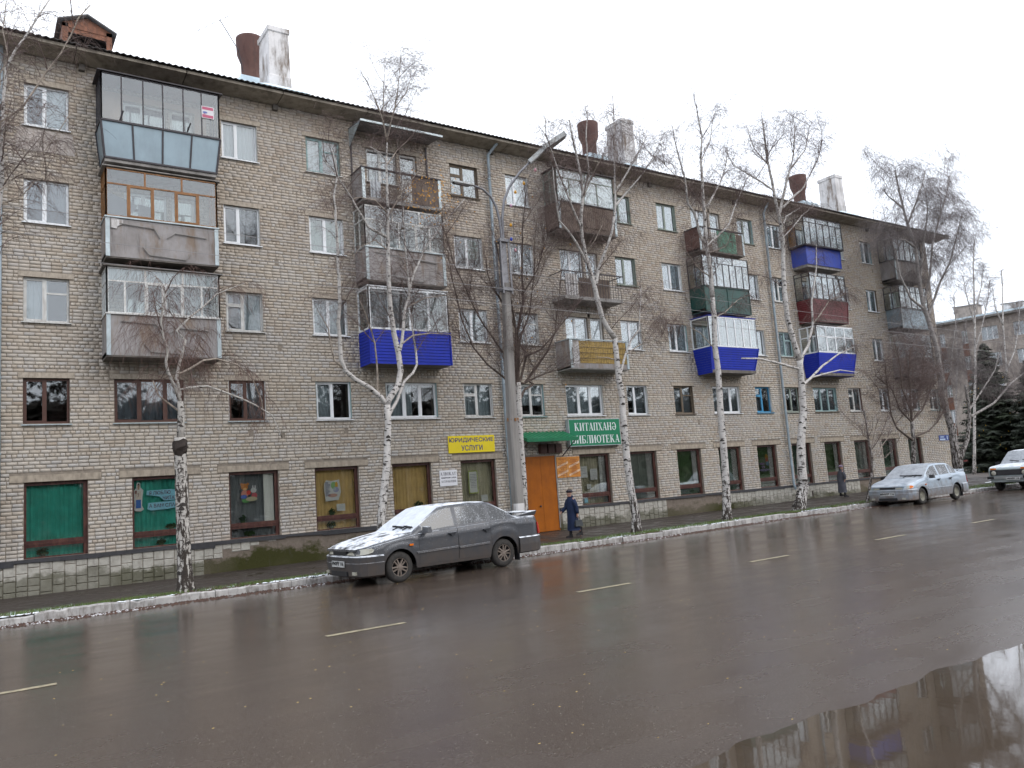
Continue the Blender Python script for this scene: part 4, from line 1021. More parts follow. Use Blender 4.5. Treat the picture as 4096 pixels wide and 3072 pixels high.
# ---------------- library entrance ----------------
ORANGE=paint('orange_door_paint',(.33,.092,.004),.5,.12,3,(.20,.06,.01),.5,spec=.25)
a,b_=DOOR[0],DOOR[1]
mb=MB(); mb.box(a+.03,.0,-.08,(a+b_)/2-.004,.04,2.72); mb.box((a+b_)/2+.004,.0,-.08,b_-.02,.04,2.72); 
dr=part('entrance_door',mb,ORANGE,bld)
mb=MB(); mb.lathe([(.0,-.06),(.035,-.055),(.035,-.02),(.02,0.0)],12,((a+b_)/2-.15,0,.88),'y'); part('door_knob',mb,DARKM,dr)
mb=MB(); mb.box(a,-.01,-.1,a+.03,.05,2.76); mb.box(b_-.02,-.01,-.1,b_,.05,2.76); mb.box(a,-.01,2.72,b_,.05,2.76); part('door_frame',mb,ORANGE,dr)
mb=MB(); mb.box(b_-.02,-.03,.0,b_+.03,-.011,2.72); part('door_post',mb,CONC,dr)
GRN=paint('green_roof_sheet',(.004,.155,.065),.4,.12,3,(.02,.08,.04),.4)
mb=MB(); cx0,cx1=16.95,19.35; n=48; pr=None
for i in range(n+1):
    x=cx0+(cx1-cx0)*i/n; z=.014*(1 if (i%4)<2 else -1)
    dz=rnd.uniform(-.004,.004); cur=[(x,-.95,3.39+z*.8+dz),(x,.0,3.70+z),(x,-.95,3.37+z*.8+dz)]
    if pr: mb.quad(pr[0],cur[0],cur[1],pr[1]); mb.quad(pr[2],(pr[1][0],0,3.67),(cur[1][0],0,3.67),cur[2]); mb.quad(pr[2],cur[2],cur[0],pr[0])
    pr=cur
cn=part('door_canopy',mb,GRN,bld)
mb=MB(); mb.box(cx0,-.955,3.27,cx1,-.935,3.385); mb.poly([(cx1,-.94,3.28),(cx1,0,3.62),(cx1,0,3.68),(cx1,-.94,3.39)]); mb.poly([(cx0,-.94,3.28),(cx0,-.94,3.39),(cx0,0,3.68),(cx0,0,3.62)]); part('canopy_fascia',mb,GRN,cn)
for x in (cx1-.12,cx0+.1):
    mb=MB(); mb.bar((x,-.02,2.72),(x+.02,-.88,3.30),.028); part('canopy_strut',mb,DARKM,cn)
MET=paint('red_brown_meter_box',(.06,.022,.016),.55,.2,6)
for i in range(3):
    mb=MB(); x=18.12+i*.36; mb.box(x,-.13,2.86,x+.32,-.002,3.22); mb.box(x+.02,-.145,2.9,x+.3,-.13,3.19); part('meter_box',mb,MET,bld)
# ---------------- signs and papers ----------------
YEL=paint('yellow_sign_board',(.74,.58,.012),.45,.04,2); NAVY=paint('dark_blue_lettering',(.035,.04,.17),.5,.05); WP=paint('white_sign_board',(.70,.70,.73),.45,.04,2); BLK=paint('black_lettering',(.03,.03,.045),.5,.05)
SGRN=paint('green_sign_board',(.006,.185,.085),.35,.05,2); SWH=paint('white_lettering',(.72,.76,.76),.4,.03)
t=thing('sign_board','yellow sign board reading ЮРИДИЧЕСКИЕ УСЛУГИ in dark blue capitals','sign',(15.13,-.02,3.03)); mb=MB(); mb.box(14.16,-.045,3.03,16.11,-.008,3.64); part('board',mb,YEL,t)
text_on('ЮРИДИЧЕСКИЕ',15.13,-.047,3.475,.185,1.86,NAVY,t,.018); text_on('УСЛУГИ',15.13,-.047,3.20,.20,.90,NAVY,t,.018)
t=thing('sign_board','small white notice board reading АДВОКАТ beside the fifth and sixth shop windows','sign',(14.08,-.02,1.89)); mb=MB(); mb.box(13.74,-.03,1.89,14.44,-.008,2.44); part('board',mb,WP,t)
serif_on('АДВОКАТ',13.76,14.40,-.032,2.26,.11,BLK,t); text_on('юридические  услуги',14.09,-.032,2.17,.055,.60,BLK,t,.02); serif_on('КСЕРОКОПИЯ',13.80,14.39,-.032,2.01,.075,BLK,t)
t=thing('light_box_sign','green library light box reading КИТАПХАНӘ БИБЛИОТЕКА in white serif capitals','sign',(20.85,-.1,3.07)); mb=MB(); mb.box(19.52,-.20,3.07,22.2,-.012,4.15); part('casing',mb,GALV,t)
mb=MB(); mb.box(19.55,-.204,3.10,22.17,-.2005,4.12); part('board',mb,SGRN,t)
serif_on('КИТАПХАНӘ',19.80,21.98,-.2065,3.68,.31,SWH,t); serif_on('БИБЛИОТЕКА',19.62,22.12,-.2065,3.18,.31,SWH,t)
INF=m_panel('orange_info_board',(.52,.20,.035),(.60,.27,.07),(.45,.16,.03),.5)
for i,(x0,x1,lab) in enumerate(((18.92,19.48,'orange text board right beside the orange entrance door'),(19.49,20.06,'orange text board next to the shop window, right one of the pair'))):
    t=thing('information_board',lab,'sign',((x0+x1)/2,-.02,1.89)); mb=MB(); mb.box(x0,-.03,1.89,x1,-.008,2.69); part('board',mb,INF,t)
    mb=MB()
    for q in (1.93,2.25): mb.poly([(x0+.01,-.0303,q),(x1-.01,-.0303,q+.19),(x1-.01,-.0303,q+.27),(x0+.01,-.0303,q+.08)])
    part('pale_band',mb,paint('pale_orange_band',(.66,.46,.30),.4,.1,6),t)
    mb=MB(); z=2.62; xm=(x0+x1)/2
    while z>1.95:
        hw_=rnd.uniform(.06,.24); seg=xm-hw_
        while seg<xm+hw_-.02:
            l=rnd.uniform(.03,.08); mb.box(seg,-.033,z,min(seg+l,xm+hw_),-.0315,z+.014); seg+=l+.012
        z-=rnd.choice([.028,.028,.05])
    part('small_print',mb,paint('brown_print',(.22,.05,.01),.6,.05),t)
t=thing('house_number_sign','small dark blue street name and house number plate near the far corner','sign',(47.8,-.02,2.49)); BLP=paint('blue_plate',(.03,.06,.25),.4,.05); PLB=paint('pale_blue_print',(.42,.52,.66),.5,.05)
mb=MB(); mb.box(47.22,-.03,2.49,47.93,-.008,2.80); part('board',mb,BLP,t); mb=MB(); mb.box(47.27,-.032,2.51,47.89,-.0302,2.60); mb.box(47.36,-.032,2.67,47.74,-.0302,2.73); part('small_print',mb,PLB,t)
mb=MB(); mb.box(47.97,-.03,2.49,48.32,-.008,2.80); part('number_board',mb,BLP,t); text_on('1',48.12,-.032,2.645,.22,.09,PLB,t,.01)
# papers and cut-outs inside the shop windows (behind the glass, on its inner face)
PAP=paint('window_paper',(.62,.64,.66),.7,.03); LB=paint('pale_blue_card',(.28,.62,.80),.7,.06); YG=.165
PRT=paint('grey_print',(.25,.25,.3),.7,.05)
def paper(x0,x1,z0,z1,lab,mat=None,lines=8,y=YG+.012,name='paper_notice',cat='notice',border=None):
    t=thing(name,lab,cat,((x0+x1)/2,y,z0)); mb=MB(); mb.box(x0,y,z0,x1,y+.003,z1); part('sheet',mb,border or mat or PAP,t)
    if border: mb=MB(); e=(x1-x0)*.1; mb.box(x0+e,y-.002,z0+e,x1-e,y-.0005,z1-e); part('paper',mb,mat or PAP,t)
    if lines:
        mb=MB()
        for i in range(lines):
            z=z1-(z1-z0)*(.18+.62*i/lines); h=(z1-z0)*.018; q=rnd.uniform(.22,.36)*(x1-x0); xm=(x0+x1)/2; mb.box(xm-q,y-.004,z,xm+q,y-.0025,z+h)
        part('small_print',mb,PRT,t)
    return t,y
paper(9.98,10.27,1.33,1.56,'small white notice low in the fourth shop window',lines=3)
t,y=paper(15.02,15.42,1.55,2.38,'green-edged notice with a white sheet in the sixth shop window',border=paint('yellow_green_border',(.35,.42,.12),.7,.25,9),lines=9)
paper(15.52,15.80,1.25,1.48,'small white notice low in the sixth shop window',lines=2)
paper(20.2,20.58,1.83,2.28,'white notice in the left part of the window right of the door',lines=4); paper(20.72,21.1,1.72,2.17,'white notice in the middle of the window right of the door',lines=4); paper(20.50,20.73,1.37,1.57,'small white notice low in the window right of the door',lines=2)
paper(20.32,20.50,.84,1.02,'small blue card in the bottom pane right of the door',mat=LB,lines=0,name='picture_card',cat='card')
t=thing('cut_out_banner','blue paper cut-out reading Я ЛЮБЛЮ ЧИТАТЬ А ВАМ СЛАБО in the second shop window','poster',(4.8,.17,1.8)); y=YG+.01
mb=MB(); 
mb.poly([(4.28,y,2.24),(4.30,y,2.36),(4.95,y,2.37),(5.1,y,2.34),(5.24,y,2.18),(5.24,y,2.06),(4.75,y,2.05),(4.62,y,2.18)]); mb.poly([(4.30,y,1.84),(4.33,y,2.01),(4.8,y,2.02),(5.25,y,2.04),(5.25,y,1.86),(4.8,y,1.80),(4.4,y,1.79)]); part('blue_banner',mb,LB,t)
RD=paint('dark_red_lettering',(.12,.04,.09),.6,.1)
text_on('Я ЛЮБЛЮ',4.64,y-.002,2.285,.105,.58,RD,t,.01); text_on('ЧИТАТЬ',4.95,y-.002,2.13,.105,.46,RD,t,.01); text_on('А ВАМ СЛАБО',4.78,y-.002,1.92,.11,.86,RD,t,.01)
mb=MB(); mb.poly([(4.06+.17*a,y,z) for a,z in ((-.4,1.80),(.4,1.78),(.9,1.84),(.6,1.95),(.7,2.2),(.85,2.38),(.4,2.46),(.35,2.60),(-.15,2.60),(-.25,2.46),(-.7,2.35),(-.6,2.1),(-.5,1.95),(-.75,1.88))]); part('cut_out_outline',mb,PAP,t)
for nm,pp,cl in (('printed_trousers',((-.35,1.88),(.45,1.88),(.45,2.12),(-.3,2.12)),(.05,.16,.5)),('printed_shirt',((-.35,2.12),(.45,2.12),(.5,2.36),(-.4,2.36)),(.62,.55,.5)),('printed_sleeve',((-.45,2.30),(-.2,2.28),(-.15,2.38),(-.4,2.38)),(.4,.03,.05)),('printed_head',((-.05,2.40),(.25,2.40),(.28,2.54),(-.08,2.54)),(.45,.3,.22)),('printed_hair',((-.08,2.52),(.28,2.52),(.22,2.58),(0,2.58)),(.03,.02,.02))):
    mb=MB(); mb.poly([(4.06+.17*a,y-.002,z) for a,z in pp]); part(nm,mb,paint(nm,cl,.6,.1),t)
text_on('7',4.07,y-.004,2.24,.11,.04,RD,t,.01)
def blobs(name,lab,cx_,cz_,items,bgp=None,cat='sticker'):
    t=thing(name,lab,cat,(cx_,YG+.01,cz_-.3)); y=YG+.012
    if bgp: mb=MB(); mb.poly([(cx_+a,y,cz_+b_) for a,b_ in bgp]); part('sheet',mb,PAP,t)
    for i,(dx,dz,rx_,rz_,col) in enumerate(items):
        mb=MB(); mb.poly([(cx_+dx+rx_*math.cos(q*PI/6),y-.002-.0006*i,cz_+dz+rz_*math.sin(q*PI/6)) for q in range(12)]); part('colour_print',mb,paint('print_%02d%02d%02d'%tuple(int(c*99) for c in col),col,.6,.06),t)
blobs('window_sticker','colourful cut-out of two cartoon animals in the third shop window',7.2,2.1,[(-.12,-.22,.13,.07,(.1,.3,.1)),(-.15,.2,.11,.10,(.5,.2,.05)),(-.24,.28,.04,.04,(.5,.2,.05)),(-.05,.28,.04,.04,(.5,.2,.05)),(-.14,.13,.06,.04,(.7,.45,.2)),(-.15,-.02,.11,.12,(.55,.25,.2)),(-.18,-.1,.1,.06,(.08,.15,.5)),(-.03,.02,.07,.07,(.6,.06,.05)),(.12,.08,.09,.08,(.55,.57,.6)),(.10,.18,.02,.06,(.55,.57,.6)),(.17,.18,.02,.06,(.55,.57,.6)),(.14,-.08,.09,.09,(.5,.12,.15)),(.05,-.18,.18,.07,(.45,.42,.3))])
blobs('window_poster','poster with a column of text and a colourful picture in the fourth shop window',9.86,2.05,[(.05,.12,.10,.12,(.25,.45,.2)),(.14,.12,.05,.12,(.6,.35,.05)),(.12,-.02,.10,.09,(.35,.35,.55)),(.0,-.2,.17,.06,(.55,.33,.28)),(.08,.0,.05,.06,(.4,.48,.5))],[(-.28,-.05),(-.24,-.38),(.2,-.36),(.29,-.1),(.24,.30),(-.02,.26),(-.2,.3),(-.27,.2)],'poster')
mb=MB()
for i in range(13): mb.box(9.62,YG+.006,2.27-i*.036,9.62+rnd.uniform(.1,.18),YG+.0075,2.285-i*.036)
t=thing('poster_text','column of small print on the poster in the fourth shop window','print',(9.7,YG,1.8)); part('small_print',mb,NAVY,t)
blobs('window_sticker','orange and red cartoon cut-out above lilac paper strips, window left of the drainpipe',31.95,2.0,[(-.25,.18,.12,.15,(.6,.35,.06)),(-.25,.05,.09,.11,(.6,.12,.04)),(-.22,-.12,.13,.10,(.25,.45,.6)),(-.62,-.12,.2,.06,(.36,.28,.5)),(-.55,-.27,.14,.06,(.40,.32,.5)),(-.5,-.42,.42,.06,(.38,.36,.55))])

# ---------------- birches ----------------
TREES={
't0':[(0.076,0.062,[(0.31,-7.4,0.36),(0.34,-7.4,3.57),(0.35,-7.4,5.43),(0.36,-7.4,6.87)]),
 (0.056,0.014,[(0.35,-7.4,5.91),(0.35,-7.4,5.91),(0.49,-7.5,7.94),(0.52,-7.52,8.21),(0.49,-7.55,8.79),(0.52,-7.59,9.69),(0.57,-7.63,10.45),(0.71,-7.66,10.84),(0.91,-7.68,11.2),(1.09,-7.7,11.62),(1.29,-7.72,12.02)]),
 (0.03,0.011,[(0.36,-7.4,6.87),(0.36,-7.4,6.87),(0.47,-7.78,9.26),(0.83,-7.86,9.6),(1.17,-7.99,10.27),(1.44,-8.08,10.72),(1.62,-8.16,11.14),(1.74,-8.22,11.49),(1.95,-8.28,11.8)]),
 (0.026,0.007,[(0.35,-7.4,5.67),(0.36,-7.4,5.67),(0.47,-7.99,7.83),(0.8,-8.14,8.23),(1.17,-8.3,8.62),(1.41,-8.44,9.02),(1.58,-8.55,9.37)]),
 (0.023,0.008,[(0.36,-7.4,6.63),(0.36,-7.4,6.63),(0.5,-7.23,7.83),(0.87,-7.16,8.09),(1.1,-7.1,8.46),(1.34,-7.06,8.57)]),
 (0.023,0.008,[(0.38,-7.47,7.33),(0.35,-7.47,7.33),(0.5,-6.7,10.79),(0.65,-6.62,11.13),(0.55,-6.46,11.85),(0.61,-6.3,12.62)])],
't1':[(0.134,0.114,[(3.65,-7.6,0.15),(3.63,-7.6,0.73),(3.61,-7.6,1.97),(3.6,-7.6,2.72),(3.6,-7.6,3.23)]),
 (0.076,0.061,[(3.6,-7.6,3.22),(3.6,-7.6,3.22),(3.62,-7.6,3.49),(3.63,-7.6,3.74),(3.61,-7.6,3.97)]),
 (0.037,0.008,[(3.61,-7.6,3.97),(3.61,-7.6,3.97),(3.52,-7.61,4.25),(3.39,-7.64,4.58),(3.34,-7.67,4.77),(3.38,-7.71,5.02),(3.28,-7.74,5.26),(3.25,-7.77,5.56),(3.32,-7.84,6.22),(3.14,-7.87,6.51)]),
 (0.037,0.008,[(3.58,-7.6,4.08),(3.62,-7.6,4.1),(3.55,-7.58,4.48),(3.65,-7.51,4.83),(3.79,-7.42,5.28),(3.61,-7.38,5.49),(3.9,-7.32,5.81),(4.2,-7.26,6.07),(4.5,-7.2,6.38),(4.81,-7.15,6.54),(5.12,-7.11,6.7)]),
 (0.029,0.008,[(3.57,-7.57,4.55),(3.61,-7.57,4.54),(3.83,-7.55,4.66),(4.11,-7.49,4.85),(4.41,-7.41,4.91),(4.86,-7.3,4.81),(5.2,-7.22,4.53),(5.42,-7.11,4.06),(5.51,-7.02,3.56)]),
 (0.033,0.008,[(3.61,-7.6,3.99),(3.62,-7.6,4),(3.57,-7.6,4.2),(3.81,-7.58,4.26),(4.17,-7.53,4.3),(4.51,-7.48,4.19),(4.89,-7.45,4.05),(5.21,-7.41,3.9),(5.55,-7.37,3.69),(5.8,-7.32,3.19)]),
 (0.025,0.012,[(3.63,-7.6,3.74),(3.62,-7.6,3.74),(3.38,-7.62,3.94),(3.19,-7.66,4.08),(3.08,-7.75,4.37)])],
't2':[(0.111,0.083,[(8.51,-6.3,0.73),(8.56,-6.3,1.34),(8.67,-6.3,1.95),(8.76,-6.3,2.49),(8.86,-6.3,3.52),(8.86,-6.3,4.03)]),
 (0.064,0.013,[(8.86,-6.3,4),(8.86,-6.3,4),(8.7,-6.31,4.23),(8.37,-6.36,4.47),(7.95,-6.44,4.66),(7.7,-6.48,4.87),(7.58,-6.52,5.16),(7.56,-6.58,5.62),(7.5,-6.63,6.04),(7.54,-6.69,6.48),(7.53,-6.77,7.07),(7.47,-6.87,7.79),(7.43,-6.97,8.53),(7.38,-7.04,9.08),(7.46,-7.12,9.62),(7.33,-7.2,10.2)]),
 (0.025,0.007,[(7.7,-6.48,4.87),(7.7,-6.48,4.87),(7.41,-6.51,5.1),(7.29,-6.63,5.49),(7.19,-6.77,5.84),(6.89,-6.9,6.24)]),
 (0.083,0.022,[(8.86,-6.3,4.03),(8.86,-6.3,4.03),(8.91,-6.3,4.17),(9.2,-6.3,4.51),(9.3,-6.3,4.93),(9.26,-6.3,5.4),(9.15,-6.3,5.88),(9.11,-6.3,6.51),(9.09,-6.3,6.99),(9.12,-6.3,8.13),(9.17,-6.3,9.15),(9.19,-6.3,9.91),(9.22,-6.3,10.67),(9.26,-6.3,11.13)]),
 (0.027,0.005,[(9.26,-6.3,11.13),(9.26,-6.3,11.13),(9.16,-6.34,11.71),(9.03,-6.39,12.01),(8.89,-6.42,12.26),(8.71,-6.47,12.62),(8.49,-6.5,12.9)]),
 (0.027,0.005,[(9.26,-6.3,11.13),(9.26,-6.3,11.13),(9.47,-6.24,11.89),(9.62,-6.19,12.22),(9.8,-6.12,13),(9.91,-6.06,13.58),(10,-6.02,13.99)]),
 (0.016,0.004,[(9.15,-6.34,11.71),(9.15,-6.34,11.71),(9.19,-6.36,12.29),(9.25,-6.41,12.99),(9.27,-6.43,13.4)]),
 (0.016,0.004,[(9.62,-6.19,12.22),(9.62,-6.19,12.22),(9.96,-6.26,12.73),(10.05,-6.35,13.07),(10.08,-6.4,13.34)]),
 (0.037,0.011,[(9.14,-6.3,8.47),(9.15,-6.3,8.47),(8.58,-6.35,8.66),(8.05,-6.52,9.33),(7.67,-6.61,9.81),(7.27,-6.7,10.17)]),
 (0.032,0.008,[(9.21,-6.3,10.55),(9.25,-6.3,10.56),(9,-6.32,10.79),(8.73,-6.36,10.89)]),
 (0.027,0.008,[(9.21,-6.3,10.48),(9.23,-6.3,10.49),(9.6,-6.24,11),(10.06,-6.12,11.46)]),
 (0.047,0.01,[(9.24,-6.3,5.45),(9.31,-6.3,5.47),(9.38,-6.29,5.7),(9.63,-6.12,6.65),(9.76,-6.07,6.93),(9.81,-6.04,7.18),(9.84,-5.95,7.81),(9.86,-5.87,8.33),(9.9,-5.75,9.24),(9.99,-5.64,10.03),(9.99,-5.55,10.68)]),
 (0.032,0.011,[(9.8,-6.04,7.14),(9.81,-6.04,7.14),(10.01,-5.98,7.65),(10.25,-5.85,8.01),(10.59,-5.69,8.57),(11.4,-5.43,9.46),(12.31,-5.17,10.38)]),
 (0.046,0.015,[(8.86,-6.3,3.79),(8.92,-6.3,3.8),(9.17,-6.26,4.14),(9.49,-6.09,4.68),(9.79,-6.03,4.91),(9.96,-5.97,5.15),(9.98,-5.88,5.66),(9.97,-5.8,6.07),(10.02,-5.7,6.63),(10.01,-5.63,7)]),
 (0.03,0.01,[(8.72,-6.31,4.21),(8.74,-6.31,4.22),(8.61,-6.32,4.42),(8.6,-6.39,4.78),(8.54,-6.52,5.18),(8.47,-6.6,5.54),(8.37,-6.66,5.83),(8.24,-6.73,6.14),(8.02,-6.83,6.58)]),
 (0.026,0.01,[(9.36,-6.29,5.63),(9.38,-6.29,5.63),(9.73,-6.25,5.88),(10.39,-6.05,6.01),(11.03,-5.91,6.04),(11.69,-5.76,5.89)]),
 (0.021,0.005,[(9.63,-6.12,6.65),(9.63,-6.12,6.65),(10.29,-6.01,6.99),(11.2,-5.76,7.21),(12.14,-5.55,7.48),(13.39,-5.29,7.71)]),
 (0.021,0.005,[(9.17,-6.3,9.15),(9.17,-6.3,9.15),(8.81,-6.33,9.44),(8.35,-6.42,9.41),(7.9,-6.5,9.25),(7.31,-6.59,8.88)]),
 (0.021,0.005,[(9.12,-6.3,8.13),(9.11,-6.3,8.13),(8.75,-6.33,8.35),(8.27,-6.43,8.07),(7.95,-6.51,7.69)]),
 (0.021,0.005,[(9.16,-6.3,9.02),(9.16,-6.3,9.02),(9.61,-6.21,9.74),(10.19,-6.06,10.45),(10.57,-5.98,10.91)])],
't3':[(0.116,0.087,[(13.42,-5.5,0.06),(13.43,-5.5,1),(13.47,-5.5,2.02),(13.46,-5.5,2.81),(13.5,-5.5,3.74),(13.52,-5.5,4.61),(13.52,-5.5,4.77)]),
 (0.047,0.012,[(13.52,-5.5,4.66),(13.51,-5.5,4.66),(13.49,-5.5,4.8),(13.48,-5.58,5.55),(13.47,-5.67,6.35),(13.34,-5.76,7.15),(13.12,-5.8,7.53),(12.94,-5.87,8.21),(12.81,-5.95,8.93)]),
 (0.053,0.012,[(13.52,-5.5,4.7),(13.52,-5.5,4.7),(13.63,-5.5,5.56),(13.64,-5.5,6.25),(13.97,-5.5,7.39),(13.97,-5.5,8.1),(14.14,-5.5,9.7),(14.39,-5.5,10.86)]),
 (0.042,0.009,[(13.52,-5.5,4.7),(13.56,-5.5,4.7),(13.65,-5.49,4.88),(14.01,-5.36,5.61),(14.68,-5.26,5.86),(15.14,-5.18,6.24),(15.78,-5.06,6.82),(16.49,-4.94,7.4),(17.02,-4.83,8.11)]),
 (0.036,0.009,[(13.6,-5.5,4.78),(13.74,-5.49,4.75),(14.31,-5.38,4.96),(14.77,-5.24,5.11),(15.42,-5.1,5.27),(16.24,-4.93,5.5)]),
 (0.042,0.009,[(13.81,-5.48,4.77),(13.81,-5.48,4.78),(14.22,-5.54,5.22),(14.57,-5.68,5.71),(14.85,-5.79,6.29),(14.93,-5.91,7.05),(15.01,-6.01,7.66)]),
 (0.047,0.03,[(13.51,-5.5,4.32),(13.6,-5.5,4.33),(13.76,-5.49,4.56),(14.14,-5.44,4.73),(13.96,-5.4,4.87)]),
 (0.036,0.009,[(13.52,-5.5,4.48),(13.47,-5.5,4.47),(12.97,-5.57,4.94),(12.38,-5.7,5.26),(11.86,-5.8,5.74),(11.45,-5.94,6.53),(11.19,-6.07,7.38),(10.97,-6.23,8.35)]),
 (0.036,0.009,[(13.52,-5.5,4.63),(13.49,-5.5,4.62),(13.28,-5.53,5.37),(13,-5.56,5.69),(12.24,-5.62,6.65),(11.46,-5.71,8.18),(11.14,-5.77,9.24)]),
 (0.03,0.006,[(13.97,-5.5,7.47),(13.94,-5.5,7.47),(14.5,-5.61,8.27),(14.75,-5.7,9.07),(14.82,-5.81,10.09)]),
 (0.03,0.006,[(13.48,-5.6,5.74),(13.5,-5.6,5.74),(13.95,-5.8,6.86),(14.06,-5.98,7.98),(14.08,-6.17,9.09),(14.15,-6.28,9.77)]),
 (0.03,0.006,[(13.48,-5.67,6.33),(13.49,-5.67,6.33),(13.2,-5.71,6.91),(12.57,-5.83,7.66),(12.33,-5.93,8.58)])],
't4':[(0.125,0.081,[(16.35,-7,0.26),(16.37,-7,0.63),(16.28,-7,1.33),(16.22,-7,2.23),(16.23,-7,2.99),(16.22,-7,3.61),(16.25,-7,4.15),(16.19,-7,4.64),(16.17,-7,5.39),(16.17,-7,5.94)]),
 (0.083,0.023,[(16.17,-7,5.94),(16.17,-7,5.94),(15.95,-7,6.2),(15.74,-7,6.55),(15.61,-7,7.02),(15.53,-7,7.57),(15.41,-7,7.93),(15.29,-7,8.47),(15.21,-7,9.03),(15.23,-7,9.5),(15.38,-7,10.32),(15.38,-7,10.89),(15.27,-7,11.59),(15.15,-7,12.2),(15.11,-7,12.67)]),
 (0.036,0.012,[(15.38,-7,10.4),(15.39,-7,10.41),(15.68,-7.04,10.93),(15.57,-7.14,11.59),(15.56,-7.22,12.34),(15.62,-7.29,12.97)]),
 (0.036,0.012,[(15.22,-7,9.31),(15.21,-7,9.31),(14.92,-7.04,9.82),(14.67,-7.11,10.26),(14.3,-7.2,11.01),(14.14,-7.24,11.38),(13.93,-7.29,11.83),(13.9,-7.35,12.34)]),
 (0.042,0.012,[(15.34,-7,8.24),(15.27,-7,8.22),(14.94,-7.08,8.72),(14.5,-7.21,9.07),(14.17,-7.27,9.28),(14,-7.41,9.97),(13.86,-7.56,10.76)]),
 (0.054,0.012,[(15.52,-7,7.59),(15.62,-7,7.62),(15.83,-6.96,8.17),(16.3,-6.86,8.82),(16.66,-6.79,9.46),(16.94,-6.72,10.26),(17.08,-6.65,10.99),(17.28,-6.53,12.2),(17.51,-6.42,13.41),(17.61,-6.34,14.3)]),
 (0.038,0.01,[(16.95,-6.71,10.33),(16.99,-6.71,10.34),(17.66,-6.61,10.95),(18.25,-6.49,11.45),(19.72,-6.23,12.86)]),
 (0.038,0.01,[(17.06,-6.66,10.9),(17.14,-6.66,10.91),(17.73,-6.61,11.6),(18.25,-6.57,12.26),(18.88,-6.52,13.12)]),
 (0.042,0.012,[(16.19,-7,4.81),(16.25,-7,4.82),(16.32,-6.99,4.97),(16.72,-6.88,5.62),(17.01,-6.81,5.96),(17.48,-6.73,6.34),(17.71,-6.62,7.1),(17.93,-6.52,7.77)]),
 (0.024,0.006,[(16.17,-7,5.27),(16.2,-7,5.27),(15.78,-7.03,5.33),(15.27,-7.11,5.32)]),
 (0.024,0.006,[(16.61,-6.91,5.45),(16.61,-6.91,5.45),(17.38,-6.79,5.82),(18.51,-6.57,6.15),(19.41,-6.41,6.55)]),
 (0.024,0.006,[(15.35,-7,10.16),(15.36,-7,10.16),(15.65,-7.09,10.81),(15.98,-7.25,11.45),(16.35,-7.34,11.8)]),
 (0.018,0.006,[(15.29,-7,8.47),(15.29,-7,8.47),(15.66,-7.06,8.93),(15.9,-7.19,9.39)])],
't5':[(0.131,0.075,[(19.95,-7.3,0.12),(19.97,-7.3,0.34),(20.07,-7.3,1.16),(20.13,-7.3,1.97),(20.16,-7.3,2.78),(20.18,-7.3,3.69),(20.27,-7.3,4.95),(20.24,-7.3,5.79),(20.35,-7.3,6.82),(20.37,-7.3,7.43)]),
 (0.079,0.021,[(20.37,-7.3,7.43),(20.37,-7.3,7.43),(20.4,-7.3,8.15),(20.38,-7.3,8.88),(20.31,-7.3,9.36),(20.41,-7.3,10.23),(20.41,-7.3,10.77),(20.52,-7.3,12.36),(20.69,-7.3,13.11),(20.6,-7.3,13.82),(20.57,-7.3,14.2)]),
 (0.053,0.013,[(20.33,-7.3,9.23),(20.32,-7.3,9.22),(20.11,-7.31,9.45),(19.76,-7.42,10.23),(19.5,-7.45,10.48),(19.34,-7.54,11.31),(19.15,-7.6,11.81),(18.93,-7.66,12.39),(18.82,-7.72,12.95)]),
 (0.04,0.01,[(20.33,-7.3,9.23),(20.43,-7.3,9.25),(21.05,-7.24,9.66),(21.71,-7.16,10.09),(22.21,-7.08,10.8),(22.69,-7.01,11.41),(23.57,-6.89,12.44)]),
 (0.027,0.007,[(20.37,-7.3,8.96),(20.62,-7.29,9.03),(21.5,-7.12,9.35),(22.02,-6.99,9.85)]),
 (0.04,0.01,[(20.41,-7.3,10.54),(20.39,-7.3,10.53),(20.69,-7.29,10.71),(21.51,-7.16,11.6),(21.95,-7.09,12.19),(22.3,-7.01,13.02)]),
 (0.026,0.007,[(19.39,-7.52,11.08),(19.42,-7.52,11.09),(18.88,-7.57,11.32),(18.22,-7.7,11.58)]),
 (0.027,0.007,[(20.4,-7.3,8.12),(20.41,-7.3,8.12),(19.85,-7.35,8.31),(19.05,-7.51,8.85),(18.74,-7.57,9.13)]),
 (0.026,0.007,[(20.34,-7.3,6.76),(20.34,-7.3,6.76),(20.99,-7.23,6.98),(21.97,-7.01,7.53),(22.84,-6.87,7.81)]),
 (0.02,0.007,[(20.25,-7.3,5.66),(20.25,-7.3,5.67),(19.47,-7.41,6.19),(18.43,-7.57,6.43),(17.44,-7.7,6.43)]),
 (0.02,0.007,[(20.51,-7.3,12.22),(20.54,-7.3,12.23),(20.96,-7.4,12.98),(21.1,-7.48,13.69)])],
't6':[(0.181,0.103,[(23.74,-7.2,0.2),(23.97,-7.2,0.61),(24.16,-7.2,1.03),(24.15,-7.2,1.56),(24.23,-7.2,2.14),(24.39,-7.2,2.86),(24.64,-7.2,3.57),(24.66,-7.2,4.02),(24.73,-7.2,4.68),(24.76,-7.2,5.47)]),
 (0.108,0.027,[(24.76,-7.2,5.47),(24.76,-7.2,5.47),(24.51,-7.2,6.27),(24.35,-7.2,7.08),(24.35,-7.2,8.01),(24.48,-7.2,9.06),(24.62,-7.2,9.86),(24.56,-7.2,10.82),(24.43,-7.2,11.46),(24.38,-7.2,12.15),(24.25,-7.2,12.92),(24.24,-7.2,13.69),(24.23,-7.2,14.46)]),
